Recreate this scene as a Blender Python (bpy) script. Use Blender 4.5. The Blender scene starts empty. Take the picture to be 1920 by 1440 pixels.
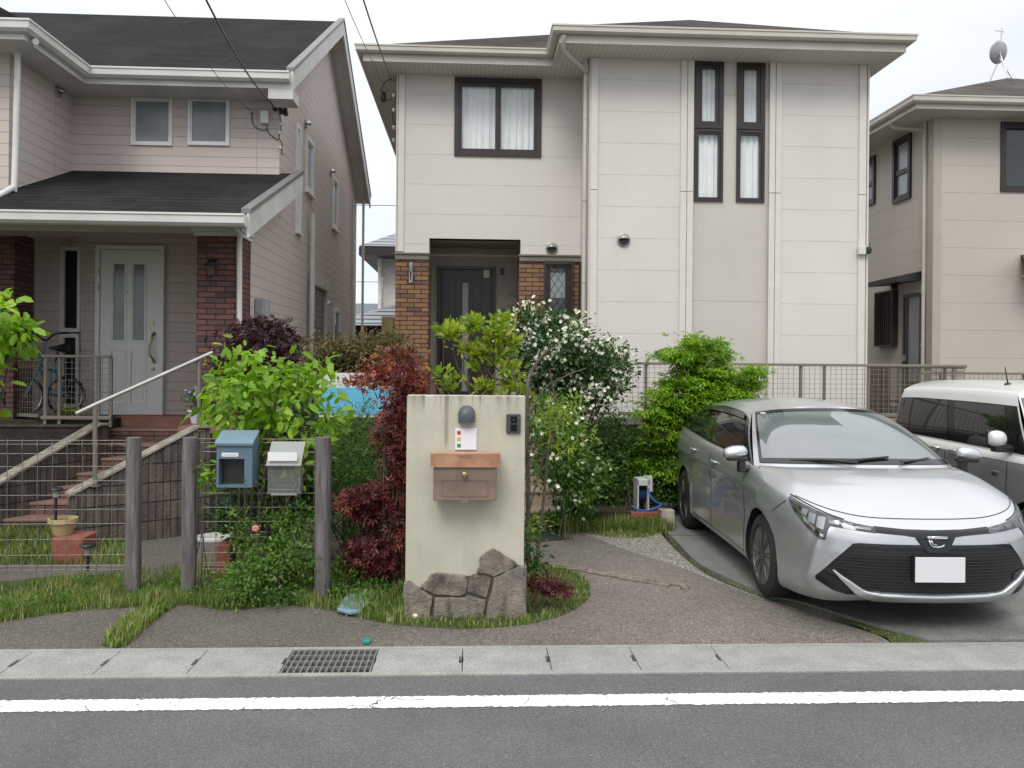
import bpy, bmesh, math, random
import numpy as np
from mathutils import Vector, Matrix
C = bpy.context
SC = C.scene
R = math.radians
# ---------------------------------------------------------------- camera
HC = 1.80; FPX = 1554.0; YAW = math.atan((960-886)/FPX); ROLL = 0.009; HY = 680
cF = Vector((math.sin(YAW), math.cos(YAW), 0)); cR0 = Vector((math.cos(YAW), -math.sin(YAW), 0)); cU0 = Vector((0, 0, 1))
cR = cR0*math.cos(ROLL)+cU0*math.sin(ROLL); cU = cU0*math.cos(ROLL)-cR0*math.sin(ROLL)
cam_d = bpy.data.cameras.new('camera'); cam = bpy.data.objects.new('camera', cam_d); SC.collection.objects.link(cam)
m = Matrix((cR, cU, -cF)).transposed().to_4x4(); m.translation = Vector((0, 0, HC)); cam.matrix_world = m
cam_d.sensor_width = 36; cam_d.lens = FPX/1920*36; cam_d.shift_y = -(720-HY)/1920; cam_d.clip_end = 800; cam_d.clip_start = 0.05
SC.camera = cam
# ---------------------------------------------------------------- world: overcast sky
w = bpy.data.worlds.new('World'); SC.world = w; w.use_nodes = True
nt = w.node_tree; nt.nodes.clear()
SUN_EL, SUN_AZ = R(47), R(198)      # azimuth measured clockwise from +Y
out = nt.nodes.new('ShaderNodeOutputWorld'); bg = nt.nodes.new('ShaderNodeBackground')
sky = nt.nodes.new('ShaderNodeTexSky'); sky.sky_type = 'NISHITA'; sky.sun_disc = False
sky.sun_elevation = SUN_EL; sky.sun_rotation = SUN_AZ
tc = nt.nodes.new('ShaderNodeTexCoord'); sep = nt.nodes.new('ShaderNodeSeparateXYZ')
nt.links.new(tc.outputs['Generated'], sep.inputs[0])
ramp = nt.nodes.new('ShaderNodeValToRGB')
ramp.color_ramp.elements[0].position = 0.0; ramp.color_ramp.elements[0].color = (0.80, 0.84, 0.90, 1)
ramp.color_ramp.elements[1].position = 1.0; ramp.color_ramp.elements[1].color = (1, 1, 1, 1)
e = ramp.color_ramp.elements.new(0.35); e.color = (0.86, 0.895, 0.95, 1)
nt.links.new(sep.outputs['Z'], ramp.inputs[0])
gain = nt.nodes.new('ShaderNodeMapRange'); gain.inputs['From Min'].default_value = 0.32; gain.inputs['From Max'].default_value = 1.0
gain.inputs['To Min'].default_value = 8.1; gain.inputs['To Max'].default_value = 15.5
nt.links.new(sep.outputs['Z'], gain.inputs['Value'])
cn = nt.nodes.new('ShaderNodeTexNoise'); cn.inputs['Scale'].default_value = 2.2; cn.inputs['Detail'].default_value = 4; cn.inputs['Roughness'].default_value = 0.5
mp = nt.nodes.new('ShaderNodeMapping'); mp.inputs['Scale'].default_value = (1, 1, 3)
nt.links.new(tc.outputs['Generated'], mp.inputs[0]); nt.links.new(mp.outputs[0], cn.inputs[0])
cr = nt.nodes.new('ShaderNodeMapRange'); cr.inputs['From Min'].default_value = 0.3; cr.inputs['From Max'].default_value = 0.7
cr.inputs['To Min'].default_value = 0.86; cr.inputs['To Max'].default_value = 1.10
nt.links.new(cn.outputs['Fac'], cr.inputs['Value'])
mul = nt.nodes.new('ShaderNodeMath'); mul.operation = 'MULTIPLY'
nt.links.new(gain.outputs[0], mul.inputs[0]); nt.links.new(cr.outputs[0], mul.inputs[1])
vm = nt.nodes.new('ShaderNodeVectorMath'); vm.operation = 'SCALE'
nt.links.new(ramp.outputs[0], vm.inputs[0]); nt.links.new(mul.outputs[0], vm.inputs['Scale'])
mx = nt.nodes.new('ShaderNodeMix'); mx.data_type = 'RGBA'; mx.inputs['Factor'].default_value = 0.93
nt.links.new(sky.outputs[0], mx.inputs['A']); nt.links.new(vm.outputs[0], mx.inputs['B'])
nt.links.new(mx.outputs['Result'], bg.inputs['Color']); bg.inputs['Strength'].default_value = 0.12
nt.links.new(bg.outputs[0], out.inputs[0])
# ---------------------------------------------------------------- sun, veiled by cloud
sd = bpy.data.lights.new('sun', 'SUN'); sun = bpy.data.objects.new('sun', sd); SC.collection.objects.link(sun)
sd.energy = 1.25; sd.angle = R(22); sd.color = (1.0, 0.97, 0.92)
sv = Vector((math.sin(SUN_AZ)*math.cos(SUN_EL), math.cos(SUN_AZ)*math.cos(SUN_EL), math.sin(SUN_EL)))
sun.rotation_euler = sv.to_track_quat('Z', 'Y').to_euler()
SC.view_settings.view_transform = 'Standard'; SC.view_settings.look = 'None'; SC.view_settings.gamma = 1; SC.view_settings.exposure = 0.30
SC.cycles.max_bounces = 8; SC.cycles.transparent_max_bounces = 16

# ---------------------------------------------------------------- helpers
def ray(px, py):
    return cF + cR*((px-960)/FPX) - cU*((py-HY)/FPX)
def at(px, py, Y):
    d = ray(px, py); k = Y/d.y; return Vector((d.x*k, Y, HC+d.z*k))
def gnd(px, py, z=0.0):
    d = ray(px, py); k = (z-HC)/d.z; return Vector((d.x*k, d.y*k, z))
def X(px, Y, py=680): return at(px, py, Y).x
def Z(py, Y, px=960): return at(px, py, Y).z

def tag(o, label=None, cat=None, group=None, kind=None):
    if label: o['label'] = label
    if cat: o['category'] = cat
    if group: o['group'] = group
    if kind: o['kind'] = kind
    return o
def thing(name, label, cat, loc=(0, 0, 0), group=None, rz=0):
    o = bpy.data.objects.new(name, None); SC.collection.objects.link(o)
    o.location = loc; o.rotation_euler.z = rz; o.empty_display_size = 0.1
    return tag(o, label, cat, group)
def rootloc(p):
    v = Vector((0, 0, 0))
    while p is not None:
        v += p.location; p = p.parent
    return v

class MB:
    def __init__(s): s.v = []; s.f = []; s.T = None; s.mi = []; s.cur = 0
    def P(s, p):
        p = Vector(p)
        return Vector(s.T(*p)) if s.T else p
    def add(s, vs, fs):
        n = len(s.v); s.v += [tuple(s.P(p)) for p in vs]; s.f += [[n+i for i in f] for f in fs]; s.mi += [s.cur]*len(fs); return s
    def box(s, x0, x1, y0, y1, z0, z1):
        return s.add([(x0,y0,z0),(x1,y0,z0),(x1,y1,z0),(x0,y1,z0),(x0,y0,z1),(x1,y0,z1),(x1,y1,z1),(x0,y1,z1)],
                     [(0,3,2,1),(4,5,6,7),(0,1,5,4),(1,2,6,5),(2,3,7,6),(3,0,4,7)])
    def quad(s, *p): return s.add(p, [tuple(range(len(p)))])
    def prism(s, base, top):
        n = len(base); fs = [tuple(range(n))[::-1], tuple(range(n, 2*n))]
        fs += [(i, (i+1) % n, n+(i+1) % n, n+i) for i in range(n)]
        return s.add(list(base)+list(top), fs)
    def slab(s, poly, t):           # polygon of 3D points thickened downwards
        return s.prism([Vector(p)-Vector((0, 0, t)) for p in poly], poly)
    def tube(s, pts, r, n=8, cap=True):
        pts = [Vector(p) for p in pts]; rs = r if isinstance(r, (list, tuple)) else [r]*len(pts)
        vs = []; prev = None
        for i, p in enumerate(pts):
            d = (pts[min(i+1, len(pts)-1)]-pts[max(i-1, 0)])
            d = d.normalized() if d.length > 1e-9 else Vector((0, 0, 1))
            if prev is None:
                a = d.orthogonal().normalized()
            else:
                a = prev-d*prev.dot(d)
                a = a.normalized() if a.length > 1e-6 else d.orthogonal().normalized()
            prev = a; b = d.cross(a)
            for k in range(n):
                t = 2*math.pi*k/n; vs.append(p+(a*math.cos(t)+b*math.sin(t))*rs[i])
        fs = []
        for i in range(len(pts)-1):
            for k in range(n):
                fs.append((i*n+k, i*n+(k+1) % n, (i+1)*n+(k+1) % n, (i+1)*n+k))
        if cap: fs.append(tuple(range(n))[::-1]); fs.append(tuple((len(pts)-1)*n+k for k in range(n)))
        return s.add(vs, fs)
    def bar(s, a, b, wd, ht, up=(0, 0, 1)):   # rectangular bar from a to b
        a = Vector(a); b = Vector(b); d = (b-a).normalized(); up = Vector(up)
        sd_ = d.cross(up); sd_ = sd_.normalized() if sd_.length > 1e-6 else Vector((1, 0, 0)); u = sd_.cross(d)
        o = [sd_*wd/2+u*ht/2, -sd_*wd/2+u*ht/2, -sd_*wd/2-u*ht/2, sd_*wd/2-u*ht/2]
        return s.prism([a+k for k in o], [b+k for k in o])
    def lathe(s, prof, c=(0, 0, 0), n=24, axis='Z'):
        c = Vector(c); vs = []
        for (r, h) in prof:
            for k in range(n):
                t = 2*math.pi*k/n; x, y = r*math.cos(t), r*math.sin(t)
                vs.append(c+Vector({'Z': (x, y, h), 'Y': (x, h, y), 'X': (h, x, y)}[axis]))
        fs = [(i*n+k, i*n+(k+1) % n, (i+1)*n+(k+1) % n, (i+1)*n+k) for i in range(len(prof)-1) for k in range(n)]
        fs.append(tuple(range(n))[::-1]); fs.append(tuple((len(prof)-1)*n+k for k in range(n)))
        return s.add(vs, fs)
    def sweep(s, path, prof, closed=False):   # path: (x,y) list; prof: (outward offset, z) closed profile; mitred
        P2 = [Vector((p[0], p[1])) for p in path]; n = len(P2); vs = []
        for i in range(n):
            if closed or 0 < i < n-1:
                d0 = (P2[i]-P2[i-1]).normalized(); d1 = (P2[(i+1) % n]-P2[i]).normalized()
            elif i == 0: d0 = d1 = (P2[1]-P2[0]).normalized()
            else: d0 = d1 = (P2[-1]-P2[-2]).normalized()
            n0 = Vector((d0.y, -d0.x)); n1 = Vector((d1.y, -d1.x)); mm = (n0+n1); mm = mm/max(1e-6, mm.dot(n0))
            for (o, z) in prof:
                q = P2[i]+mm*o; vs.append((q.x, q.y, z))
        k = len(prof); fs = []
        for i in range(n if closed else n-1):
            for j in range(k):
                a = i*k+j; b = i*k+(j+1) % k; c = ((i+1) % n)*k+(j+1) % k; d = ((i+1) % n)*k+j
                fs.append((a, b, c, d))
        if not closed: fs.append(tuple(range(k))[::-1]); fs.append(tuple((n-1)*k+j for j in range(k)))
        return s.add(vs, fs)
    def grid(s, pts):               # rows of points
        nr = len(pts); nc = len(pts[0])
        return s.add([p for r_ in pts for p in r_], [(i*nc+j, i*nc+j+1, (i+1)*nc+j+1, (i+1)*nc+j) for i in range(nr-1) for j in range(nc-1)])
    def build(s, name, mat, parent=None, smooth=False, bevel=0, local=False, sub=0, solid=0, recalc=True, angle=None):
        me = bpy.data.meshes.new(name)
        off = Vector((0, 0, 0)) if local or parent is None else rootloc(parent)
        me.from_pydata([tuple(Vector(p)-off) for p in s.v], [], s.f)
        mats = mat if isinstance(mat, (list, tuple)) else [mat]
        for mm in mats: me.materials.append(mm)
        if len(mats) > 1: me.polygons.foreach_set('material_index', s.mi)
        if recalc:
            bm = bmesh.new(); bm.from_mesh(me); bmesh.ops.remove_doubles(bm, verts=bm.verts, dist=1e-5) if smooth else None
            bmesh.ops.recalc_face_normals(bm, faces=bm.faces); bm.to_mesh(me); bm.free()
        if smooth:
            me.polygons.foreach_set('use_smooth', [True]*len(me.polygons))
            if angle: me.set_sharp_from_angle(angle=R(angle))
        o = bpy.data.objects.new(name, me); SC.collection.objects.link(o)
        if parent: o.parent = parent
        if bevel:
            b = o.modifiers.new('b', 'BEVEL'); b.width = bevel; b.segments = 2; b.limit_method = 'ANGLE'; b.angle_limit = R(40)
        if sub: md = o.modifiers.new('s', 'SUBSURF'); md.levels = sub; md.render_levels = sub
        if solid: md = o.modifiers.new('t', 'SOLIDIFY'); md.thickness = solid; md.offset = -1
        me.update(); return o

def frontmap(Y0): return lambda u, d, z: (u, Y0+d, z)
def rightmap(X0): return lambda u, d, z: (X0-d, u, z)      # wall facing +X
def leftmap(X0): return lambda u, d, z: (X0+d, u, z)       # wall facing -X

def wall_panel(mb, u0, u1, z0, z1, holes=(), thick=0.16):
    us = sorted(set([u0, u1]+[h[0] for h in holes]+[h[1] for h in holes])); zs = sorted(set([z0, z1]+[h[2] for h in holes]+[h[3] for h in holes]))
    us = [u for u in us if u0 <= u <= u1]; zs = [z for z in zs if z0 <= z <= z1]
    for i in range(len(us)-1):
        for j in range(len(zs)-1):
            cu, cz = (us[i]+us[i+1])/2, (zs[j]+zs[j+1])/2
            if any(h[0] < cu < h[1] and h[2] < cz < h[3] for h in holes): continue
            mb.quad((us[i], 0, zs[j]), (us[i+1], 0, zs[j]), (us[i+1], 0, zs[j+1]), (us[i], 0, zs[j+1]))
    for (a, b, c, d) in holes:
        mb.quad((a, 0, c), (a, thick, c), (a, thick, d), (a, 0, d)); mb.quad((b, 0, c), (b, thick, c), (b, thick, d), (b, 0, d))
        mb.quad((a, 0, d), (a, thick, d), (b, thick, d), (b, 0, d)); mb.quad((a, 0, c), (a, thick, c), (b, thick, c), (b, 0, c))

# ---------------------------------------------------------------- materials
class NT:
    def __init__(s, name):
        s.m = bpy.data.materials.new(name); s.m.use_nodes = True; s.t = s.m.node_tree; s.b = s.t.nodes['Principled BSDF']
    def n(s, typ, **kw):
        o = s.t.nodes.new(typ)
        for k, v in kw.items():
            if k.startswith('i_'):
                key = k[2:].replace('_', ' '); o.inputs[key].default_value = v
            else: setattr(o, k, v)
        return o
    def l(s, a, b): s.t.links.new(a, b)
    def math(s, op, a, b=None, clamp=False):
        o = s.t.nodes.new('ShaderNodeMath'); o.operation = op; o.use_clamp = clamp
        for i, q in enumerate((a, b)):
            if q is None: continue
            if isinstance(q, (int, float)): o.inputs[i].default_value = q
            else: s.l(q, o.inputs[i])
        return o.outputs[0]
    def mix(s, f, a, b, typ='MIX'):
        o = s.t.nodes.new('ShaderNodeMix'); o.data_type = 'RGBA'; o.blend_type = typ
        for k, q in (('Factor', f), ('A', a), ('B', b)):
            inp = [i for i in o.inputs if i.name == k and (i.type == 'RGBA' if k != 'Factor' else i.type == 'VALUE')][0]
            if isinstance(q, (int, float)): inp.default_value = q
            elif isinstance(q, tuple): inp.default_value = (*q[:3], 1)
            else: s.l(q, inp)
        return [x for x in o.outputs if x.type == 'RGBA'][0]
    def pos(s):
        g = s.t.nodes.new('ShaderNodeNewGeometry'); return g.outputs['Position']
    def noise(s, scale, detail=4, rough=0.55, vec=None, out='Fac'):
        o = s.n('ShaderNodeTexNoise'); o.inputs['Scale'].default_value = scale; o.inputs['Detail'].default_value = detail; o.inputs['Roughness'].default_value = rough
        s.l(vec if vec is not None else s.pos(), o.inputs['Vector']); return o.outputs[out]
    def stretch(s, vec, sc):
        o = s.n('ShaderNodeMapping'); o.inputs['Scale'].default_value = sc; s.l(vec, o.inputs[0]); return o.outputs[0]
    def rng(s, v, a, b, c=0.0, d=1.0):
        o = s.n('ShaderNodeMapRange'); o.inputs['From Min'].default_value = a; o.inputs['From Max'].default_value = b
        o.inputs['To Min'].default_value = c; o.inputs['To Max'].default_value = d; s.l(v, o.inputs['Value']); return o.outputs[0]
    def col(s, c):
        if isinstance(c, tuple): s.b.inputs['Base Color'].default_value = (*c[:3], 1)
        else: s.l(c, s.b.inputs['Base Color'])
    def bump(s, h, dist, strength=1.0):
        o = s.n('ShaderNodeBump'); o.inputs['Distance'].default_value = dist; o.inputs['Strength'].default_value = strength
        s.l(h, o.inputs['Height']); s.l(o.outputs[0], s.b.inputs['Normal'])
    def rough(s, r): s.b.inputs['Roughness'].default_value = r

def plain(name, c, rough=0.5, metal=0.0, var=0.12, scale=6.0, bump=0.0, bscale=200, coat=0.0, c2=None):
    n = NT(name); n.rough(rough); n.b.inputs['Metallic'].default_value = metal
    c2 = c2 or tuple(k*(1-var*2) for k in c)
    f = n.rng(n.noise(scale, 5), 0.3, 0.7)
    n.col(n.mix(f, c2, c))
    if bump: n.bump(n.noise(bscale, 3), bump)
    if coat: n.b.inputs['Coat Weight'].default_value = coat; n.b.inputs['Coat Roughness'].default_value = 0.03
    return n.m

def siding(name, c, pitch, z_off, linew=0.012, dark=0.55, vpitch=None, bump=0.0015, rib=0.0, hv=None):
    n = NT(name); n.rough(0.72)
    p = n.pos(); sp = n.n('ShaderNodeSeparateXYZ'); n.l(p, sp.inputs[0])
    zz = n.math('ADD', sp.outputs['Z'], z_off); fr = n.math('FRACT', n.math('DIVIDE', zz, pitch))
    line = n.math('LESS_THAN', fr, linew/pitch)
    if vpitch:
        u = n.math('ADD', n.math('ADD', sp.outputs['X'], sp.outputs['Y']), 0.31)
        l2 = n.math('LESS_THAN', n.math('FRACT', n.math('DIVIDE', u, vpitch)), 0.008/vpitch); line = n.math('MAXIMUM', line, l2)
    big = n.rng(n.noise(0.9, 4), 0.3, 0.75)
    c_d = tuple(k*0.93 for k in c); base = n.mix(big, c_d, c)
    fine = n.rng(n.noise(90, 3), 0.3, 0.7, 0.93, 1.05)
    vs = n.stretch(p, (9, 9, 0.5)); st = n.rng(n.noise(1.0, 4, vec=vs), 0.52, 0.75, 0, 0.14)
    base = n.mix(st, base, tuple(k*0.78 for k in c))
    g = n.n('ShaderNodeCombineXYZ'); [n.l(fine, g.inputs[i]) for i in range(3)]
    base = n.mix(1.0, base, g.outputs[0], 'MULTIPLY')
    lf = n.math('MULTIPLY', line, dark)
    n.col(n.mix(lf, base, tuple(k*0.35 for k in c)))
    ph = n.math('MULTIPLY', fr, -1.0) if hv else n.math('MULTIPLY', line, -1.0)
    tx = n.noise(160 if not rib else 60, 3, vec=n.stretch(p, (1, 1, 1) if not rib else (0.35, 0.35, 2.4)))
    n.bump(n.math('ADD', ph, n.math('MULTIPLY', tx, 0.5 if not rib else rib)), bump if not rib else 0.004)
    return n.m

def brickmat(name, c1, c2, c3, mortar, bw=0.215, bh=0.075, ms=0.012, zoff=0.0):
    n = NT(name); n.rough(0.8)
    p = n.pos(); sp = n.n('ShaderNodeSeparateXYZ'); n.l(p, sp.inputs[0])
    cb = n.n('ShaderNodeCombineXYZ'); n.l(n.math('ADD', sp.outputs['X'], sp.outputs['Y']), cb.inputs[0]); n.l(n.math('ADD', sp.outputs['Z'], zoff), cb.inputs[1])
    b = n.n('ShaderNodeTexBrick'); b.inputs['Scale'].default_value = 1.0; b.inputs['Brick Width'].default_value = bw; b.inputs['Row Height'].default_value = bh
    b.inputs['Mortar Size'].default_value = ms/2; b.inputs['Mortar Smooth'].default_value = 0.15; b.inputs['Bias'].default_value = 0.0
    b.inputs['Color1'].default_value = (0, 0, 0, 1); b.inputs['Color2'].default_value = (1, 1, 1, 1); b.inputs['Mortar'].default_value = (0.5, 0.5, 0.5, 1)
    n.l(cb.outputs[0], b.inputs[0])
    rp = n.n('ShaderNodeValToRGB'); el = rp.color_ramp.elements; el[0].color = (*c1, 1); el[1].color = (*c3, 1); x = el.new(0.5); x.color = (*c2, 1)
    n.l(b.outputs['Color'], rp.inputs[0])
    c = n.mix(n.rng(n.noise(30, 4), 0.35, 0.7, 0, 0.35), rp.outputs[0], tuple(k*0.5 for k in c2))
    n.col(n.mix(b.outputs['Fac'], c, mortar))
    n.bump(n.math('ADD', n.math('MULTIPLY', b.outputs['Fac'], -1.0), n.math('MULTIPLY', n.noise(70, 3), 0.3)), 0.006)
    return n.m

def roofmat(name, c, pitch=0.075, w_=0.9):
    n = NT(name); n.rough(0.95); n.b.inputs['Specular IOR Level'].default_value = 0.12
    p = n.pos(); sp = n.n('ShaderNodeSeparateXYZ'); n.l(p, sp.inputs[0])
    cb = n.n('ShaderNodeCombineXYZ'); n.l(n.math('ADD', sp.outputs['X'], sp.outputs['Y']), cb.inputs[0]); n.l(sp.outputs['Z'], cb.inputs[1])
    b = n.n('ShaderNodeTexBrick'); b.inputs['Scale'].default_value = 1.0; b.inputs['Brick Width'].default_value = w_; b.inputs['Row Height'].default_value = pitch
    b.inputs['Mortar Size'].default_value = 0.006; b.inputs['Mortar Smooth'].default_value = 0.3
    b.inputs['Color1'].default_value = (*c, 1); b.inputs['Color2'].default_value = (*[k*1.35 for k in c], 1); b.inputs['Mortar'].default_value = (*[k*0.35 for k in c], 1)
    n.l(cb.outputs[0], b.inputs[0])
    # lichen and wear drifting down the slope
    f1 = n.rng(n.noise(1.0, 7, 0.7, vec=n.stretch(p, (1.0, .6, .8))), 0.42, 0.72, 0, 0.75)
    c1 = n.mix(f1, b.outputs['Color'], (c[0]*2.5, c[1]*2.35, c[2]*2.2))
    f2 = n.rng(n.noise(14, 4, 0.7), 0.5, 0.8, 0, 0.5); n.col(n.mix(f2, c1, tuple(k*0.55 for k in c)))
    n.bump(n.math('SUBTRACT', n.math('FRACT', n.math('DIVIDE', sp.outputs['Z'], pitch)), b.outputs['Fac']), 0.006)
    return n.m

def groundmat(name, cols, scale, speck=None, speck_scale=220, speck_amt=0.25, stain=0.4, bump=0.004, bscale=150, dirty=None):
    n = NT(name); n.rough(0.9)
    base = n.mix(n.rng(n.noise(scale, 5), 0.3, 0.7), cols[0], cols[1])
    base = n.mix(n.rng(n.noise(1.1, 5, 0.6), 0.42, 0.72, 0, stain), base, tuple(k*0.55 for k in cols[0]))
    if dirty: base = n.mix(n.rng(n.noise(dirty[1], 6, 0.7), dirty[2], dirty[2]+0.12, 0, dirty[3]), base, dirty[0])
    v = n.n('ShaderNodeTexVoronoi'); v.inputs['Scale'].default_value = speck_scale; n.l(n.pos(), v.inputs['Vector'])
    sepc = n.n('ShaderNodeSeparateColor'); n.l(v.outputs['Color'], sepc.inputs[0])
    if speck:
        f = n.math('GREATER_THAN', sepc.outputs[0], 1-speck_amt); f = n.math('MULTIPLY', f, n.math('LESS_THAN', v.outputs['Distance'], 0.42))
        base = n.mix(f, base, speck)
        f = n.math('GREATER_THAN', sepc.outputs[1], 0.75); base = n.mix(n.math('MULTIPLY', f, 0.6), base, tuple(k*0.45 for k in cols[0]))
    n.col(base)
    n.bump(n.math('ADD', n.math('MULTIPLY', v.outputs['Distance'], -1.0), n.noise(bscale, 4)), bump)
    return n.m

def leafmat(name, c0, c1, c2=None, rough=0.45, trans=0.35):
    n = NT(name); n.rough(rough)
    a = n.n('ShaderNodeAttribute'); a.attribute_name = 'tint'
    rp = n.n('ShaderNodeValToRGB'); el = rp.color_ramp.elements; el[0].color = (*c0, 1); el[1].color = (*(c2 or c1), 1)
    if c2: x = el.new(0.55); x.color = (*c1, 1)
    n.l(a.outputs['Fac'], rp.inputs[0]); n.col(rp.outputs[0])
    tr = n.n('ShaderNodeBsdfTranslucent'); n.l(n.mix(1.0, rp.outputs[0], (1.25, 1.35, 0.6), 'MULTIPLY'), tr.inputs[0])
    ms = n.n('ShaderNodeMixShader'); ms.inputs[0].default_value = trans
    o = n.t.nodes['Material Output']; n.l(n.b.outputs[0], ms.inputs[1]); n.l(tr.outputs[0], ms.inputs[2]); n.l(ms.outputs[0], o.inputs[0])
    return n.m

def glassmat(name, tint=(0.96, 0.98, 0.98), clear=0.75, ior=1.5):
    n = NT(name); o = n.t.nodes['Material Output']
    gl = n.n('ShaderNodeBsdfGlossy'); gl.inputs['Roughness'].default_value = 0.02
    tr = n.n('ShaderNodeBsdfTransparent'); tr.inputs[0].default_value = (*tint, 1)
    fr = n.n('ShaderNodeFresnel'); ge = n.n('ShaderNodeNewGeometry'); n.l(n.rng(ge.outputs['Backfacing'], 0, 1, ior, 1/ior), fr.inputs[0])
    f = n.math('ADD', n.math('MULTIPLY', fr.outputs[0], 1.3), 0.02, clamp=True)
    ms = n.n('ShaderNodeMixShader'); n.l(f, ms.inputs[0]); n.l(tr.outputs[0], ms.inputs[1]); n.l(gl.outputs[0], ms.inputs[2]); n.l(ms.outputs[0], o.inputs[0])
    return n.m
def paneMat(name, c, rough=0.04, ior=1.6):
    n = NT(name); n.col(n.mix(n.rng(n.noise(1.5, 3), 0.35, 0.7), tuple(k*0.7 for k in c), c)); n.rough(rough); n.b.inputs['IOR'].default_value = ior
    return n.m

M = {}
M['siding_main'] = siding('siding_main', (0.655, 0.615, 0.572), 0.463, 0.08, 0.008, 0.27)
M['siding_rib'] = siding('siding_rib', (0.56, 0.52, 0.465), 3.03, 0.3, 0.005, 0.3, rib=1.0)
M['trim_main'] = plain('trim_main', (0.66, 0.63, 0.575), 0.6, var=0.04)
M['siding_pink'] = siding('siding_pink', (0.60, 0.515, 0.468), 0.1375, 0.02, 0.008, 0.62, vpitch=3.03, bump=0.004, hv=True)
M['siding_right'] = siding('siding_right', (0.53, 0.48, 0.42), 0.515, 0.1, 0.008, 0.4)
M['soffit'] = siding('soffit_main', (0.56, 0.535, 0.48), 50, 0, 0.001, 0, bump=0.0005)
M['gutter'] = plain('gutter_beige', (0.56, 0.53, 0.46), 0.45, var=0.08, scale=2)
M['gutter_w'] = plain('gutter_white', (0.72, 0.71, 0.67), 0.45, var=0.08, scale=2)
M['fascia_w'] = plain('fascia_white', (0.63, 0.62, 0.585), 0.6, var=0.10, scale=3)
M['brick_m'] = brickmat('brick_amber', (0.105, 0.058, 0.052), (0.30, 0.155, 0.068), (0.18, 0.095, 0.072), (0.012, 0.010, 0.010), 0.215, 0.0695, 0.013)
M['brick_l'] = brickmat('brick_red', (0.065, 0.043, 0.045), (0.205, 0.085, 0.068), (0.11, 0.062, 0.058), (0.020, 0.017, 0.017), 0.215, 0.065, 0.013)
M['roof_l'] = roofmat('slate_dark', (0.016, 0.0155, 0.016))
M['roof_m'] = roofmat('slate_brown', (0.036, 0.033, 0.032))
M['roof_r'] = roofmat('slate_grey', (0.060, 0.055, 0.050))
M['frame_dk'] = plain('frame_dark', (0.032, 0.023, 0.022), 0.35, var=0.1)
M['frame_wh'] = plain('frame_white', (0.72, 0.73, 0.71), 0.4, var=0.04)
M['door_wh'] = plain('door_white', (0.84, 0.85, 0.83), 0.4, var=0.04)
M['door_dk'] = plain('door_dark', (0.022, 0.014, 0.010), 0.35, var=0.25, scale=3)
M['curtain'] = plain('curtain', (0.88, 0.88, 0.88), 0.9, var=0.04)
M['curtain_g'] = plain('curtain_grey', (0.30, 0.29, 0.27), 0.9, var=0.04)
M['glass'] = glassmat('window_glass')
M['frosted'] = paneMat('frosted_glass', (0.25, 0.27, 0.285), 0.22, 1.55)
M['frost_lt'] = paneMat('frosted_light', (0.42, 0.46, 0.48), 0.2, 1.55)
M['dark_glass'] = paneMat('dark_glass', (0.028, 0.034, 0.036), 0.03, 1.7)
M['brass'] = plain('brass', (0.52, 0.40, 0.18), 0.35, 1.0, var=0.15)
M['steel'] = plain('steel', (0.55, 0.55, 0.54), 0.35, 1.0, var=0.08)
M['galv'] = plain('galvanised', (0.42, 0.42, 0.40), 0.5, 0.8, var=0.15, scale=20)
M['wire'] = plain('fence_wire', (0.22, 0.205, 0.18), 0.5, 0.5, var=0.15, scale=20)
M['alu_brown'] = plain('alu_taupe', (0.235, 0.205, 0.17), 0.45, 0.3, var=0.06)
M['black'] = plain('black_plastic', (0.018, 0.018, 0.019), 0.4, var=0.1)
M['concrete'] = groundmat('concrete_lid', [(0.26, 0.255, 0.237), (0.35, 0.345, 0.322)], 5, (0.52, 0.51, 0.48), 260, 0.12, 0.25, 0.001)
M['asphalt'] = groundmat('asphalt', [(0.118, 0.117, 0.118), (0.162, 0.160, 0.161)], 60, (0.38, 0.37, 0.36), 210, 0.09, 0.45, 0.004, dirty=((0.095, 0.093, 0.093), 0.7, 0.50, 0.45))
M['aggregate'] = groundmat('washed_aggregate', [(0.15, 0.132, 0.11), (0.24, 0.215, 0.185)], 26, (0.50, 0.46, 0.405), 130, 0.22, 0.5, 0.006)
M['aggregate_dk'] = groundmat('washed_aggregate_dark', [(0.070, 0.062, 0.052), (0.140, 0.124, 0.105)], 5, (0.42, 0.385, 0.33), 120, 0.13, 0.5, 0.006)
# both forecourt pours share one ageing: older, mossier aggregate towards the verge on the left
M['aggregate_dk'] = M['aggregate']
_n = NT.__new__(NT); _n.m = M['aggregate']; _n.t = _n.m.node_tree; _n.b = _n.t.nodes['Principled BSDF']
_src = _n.b.inputs['Base Color'].links[0].from_socket; _sp = _n.n('ShaderNodeSeparateXYZ'); _n.l(_n.pos(), _sp.inputs[0])
_f = _n.rng(_n.math('ADD', _sp.outputs['X'], _n.rng(_n.noise(1.3, 5, .65), .3, .7, -.9, .9)), -1.0, 1.4, .42, 0.0)
_n.l(_n.mix(_f, _src, (.045, .040, .032)), _n.b.inputs['Base Color'])
M['slab'] = groundmat('parking_concrete', [(0.16, 0.158, 0.148), (0.25, 0.245, 0.23)], 4, (0.38, 0.37, 0.35), 200, 0.08, 0.5, 0.002, dirty=((0.05, 0.06, 0.03), 3, 0.62, 0.5))
M['gravel'] = groundmat('gravel', [(0.25, 0.23, 0.20), (0.40, 0.375, 0.325)], 20, (0.70, 0.66, 0.58), 60, 0.45, 0.25, 0.016, dirty=((0.07, 0.09, 0.03), 4, 0.58, 0.6))
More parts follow.
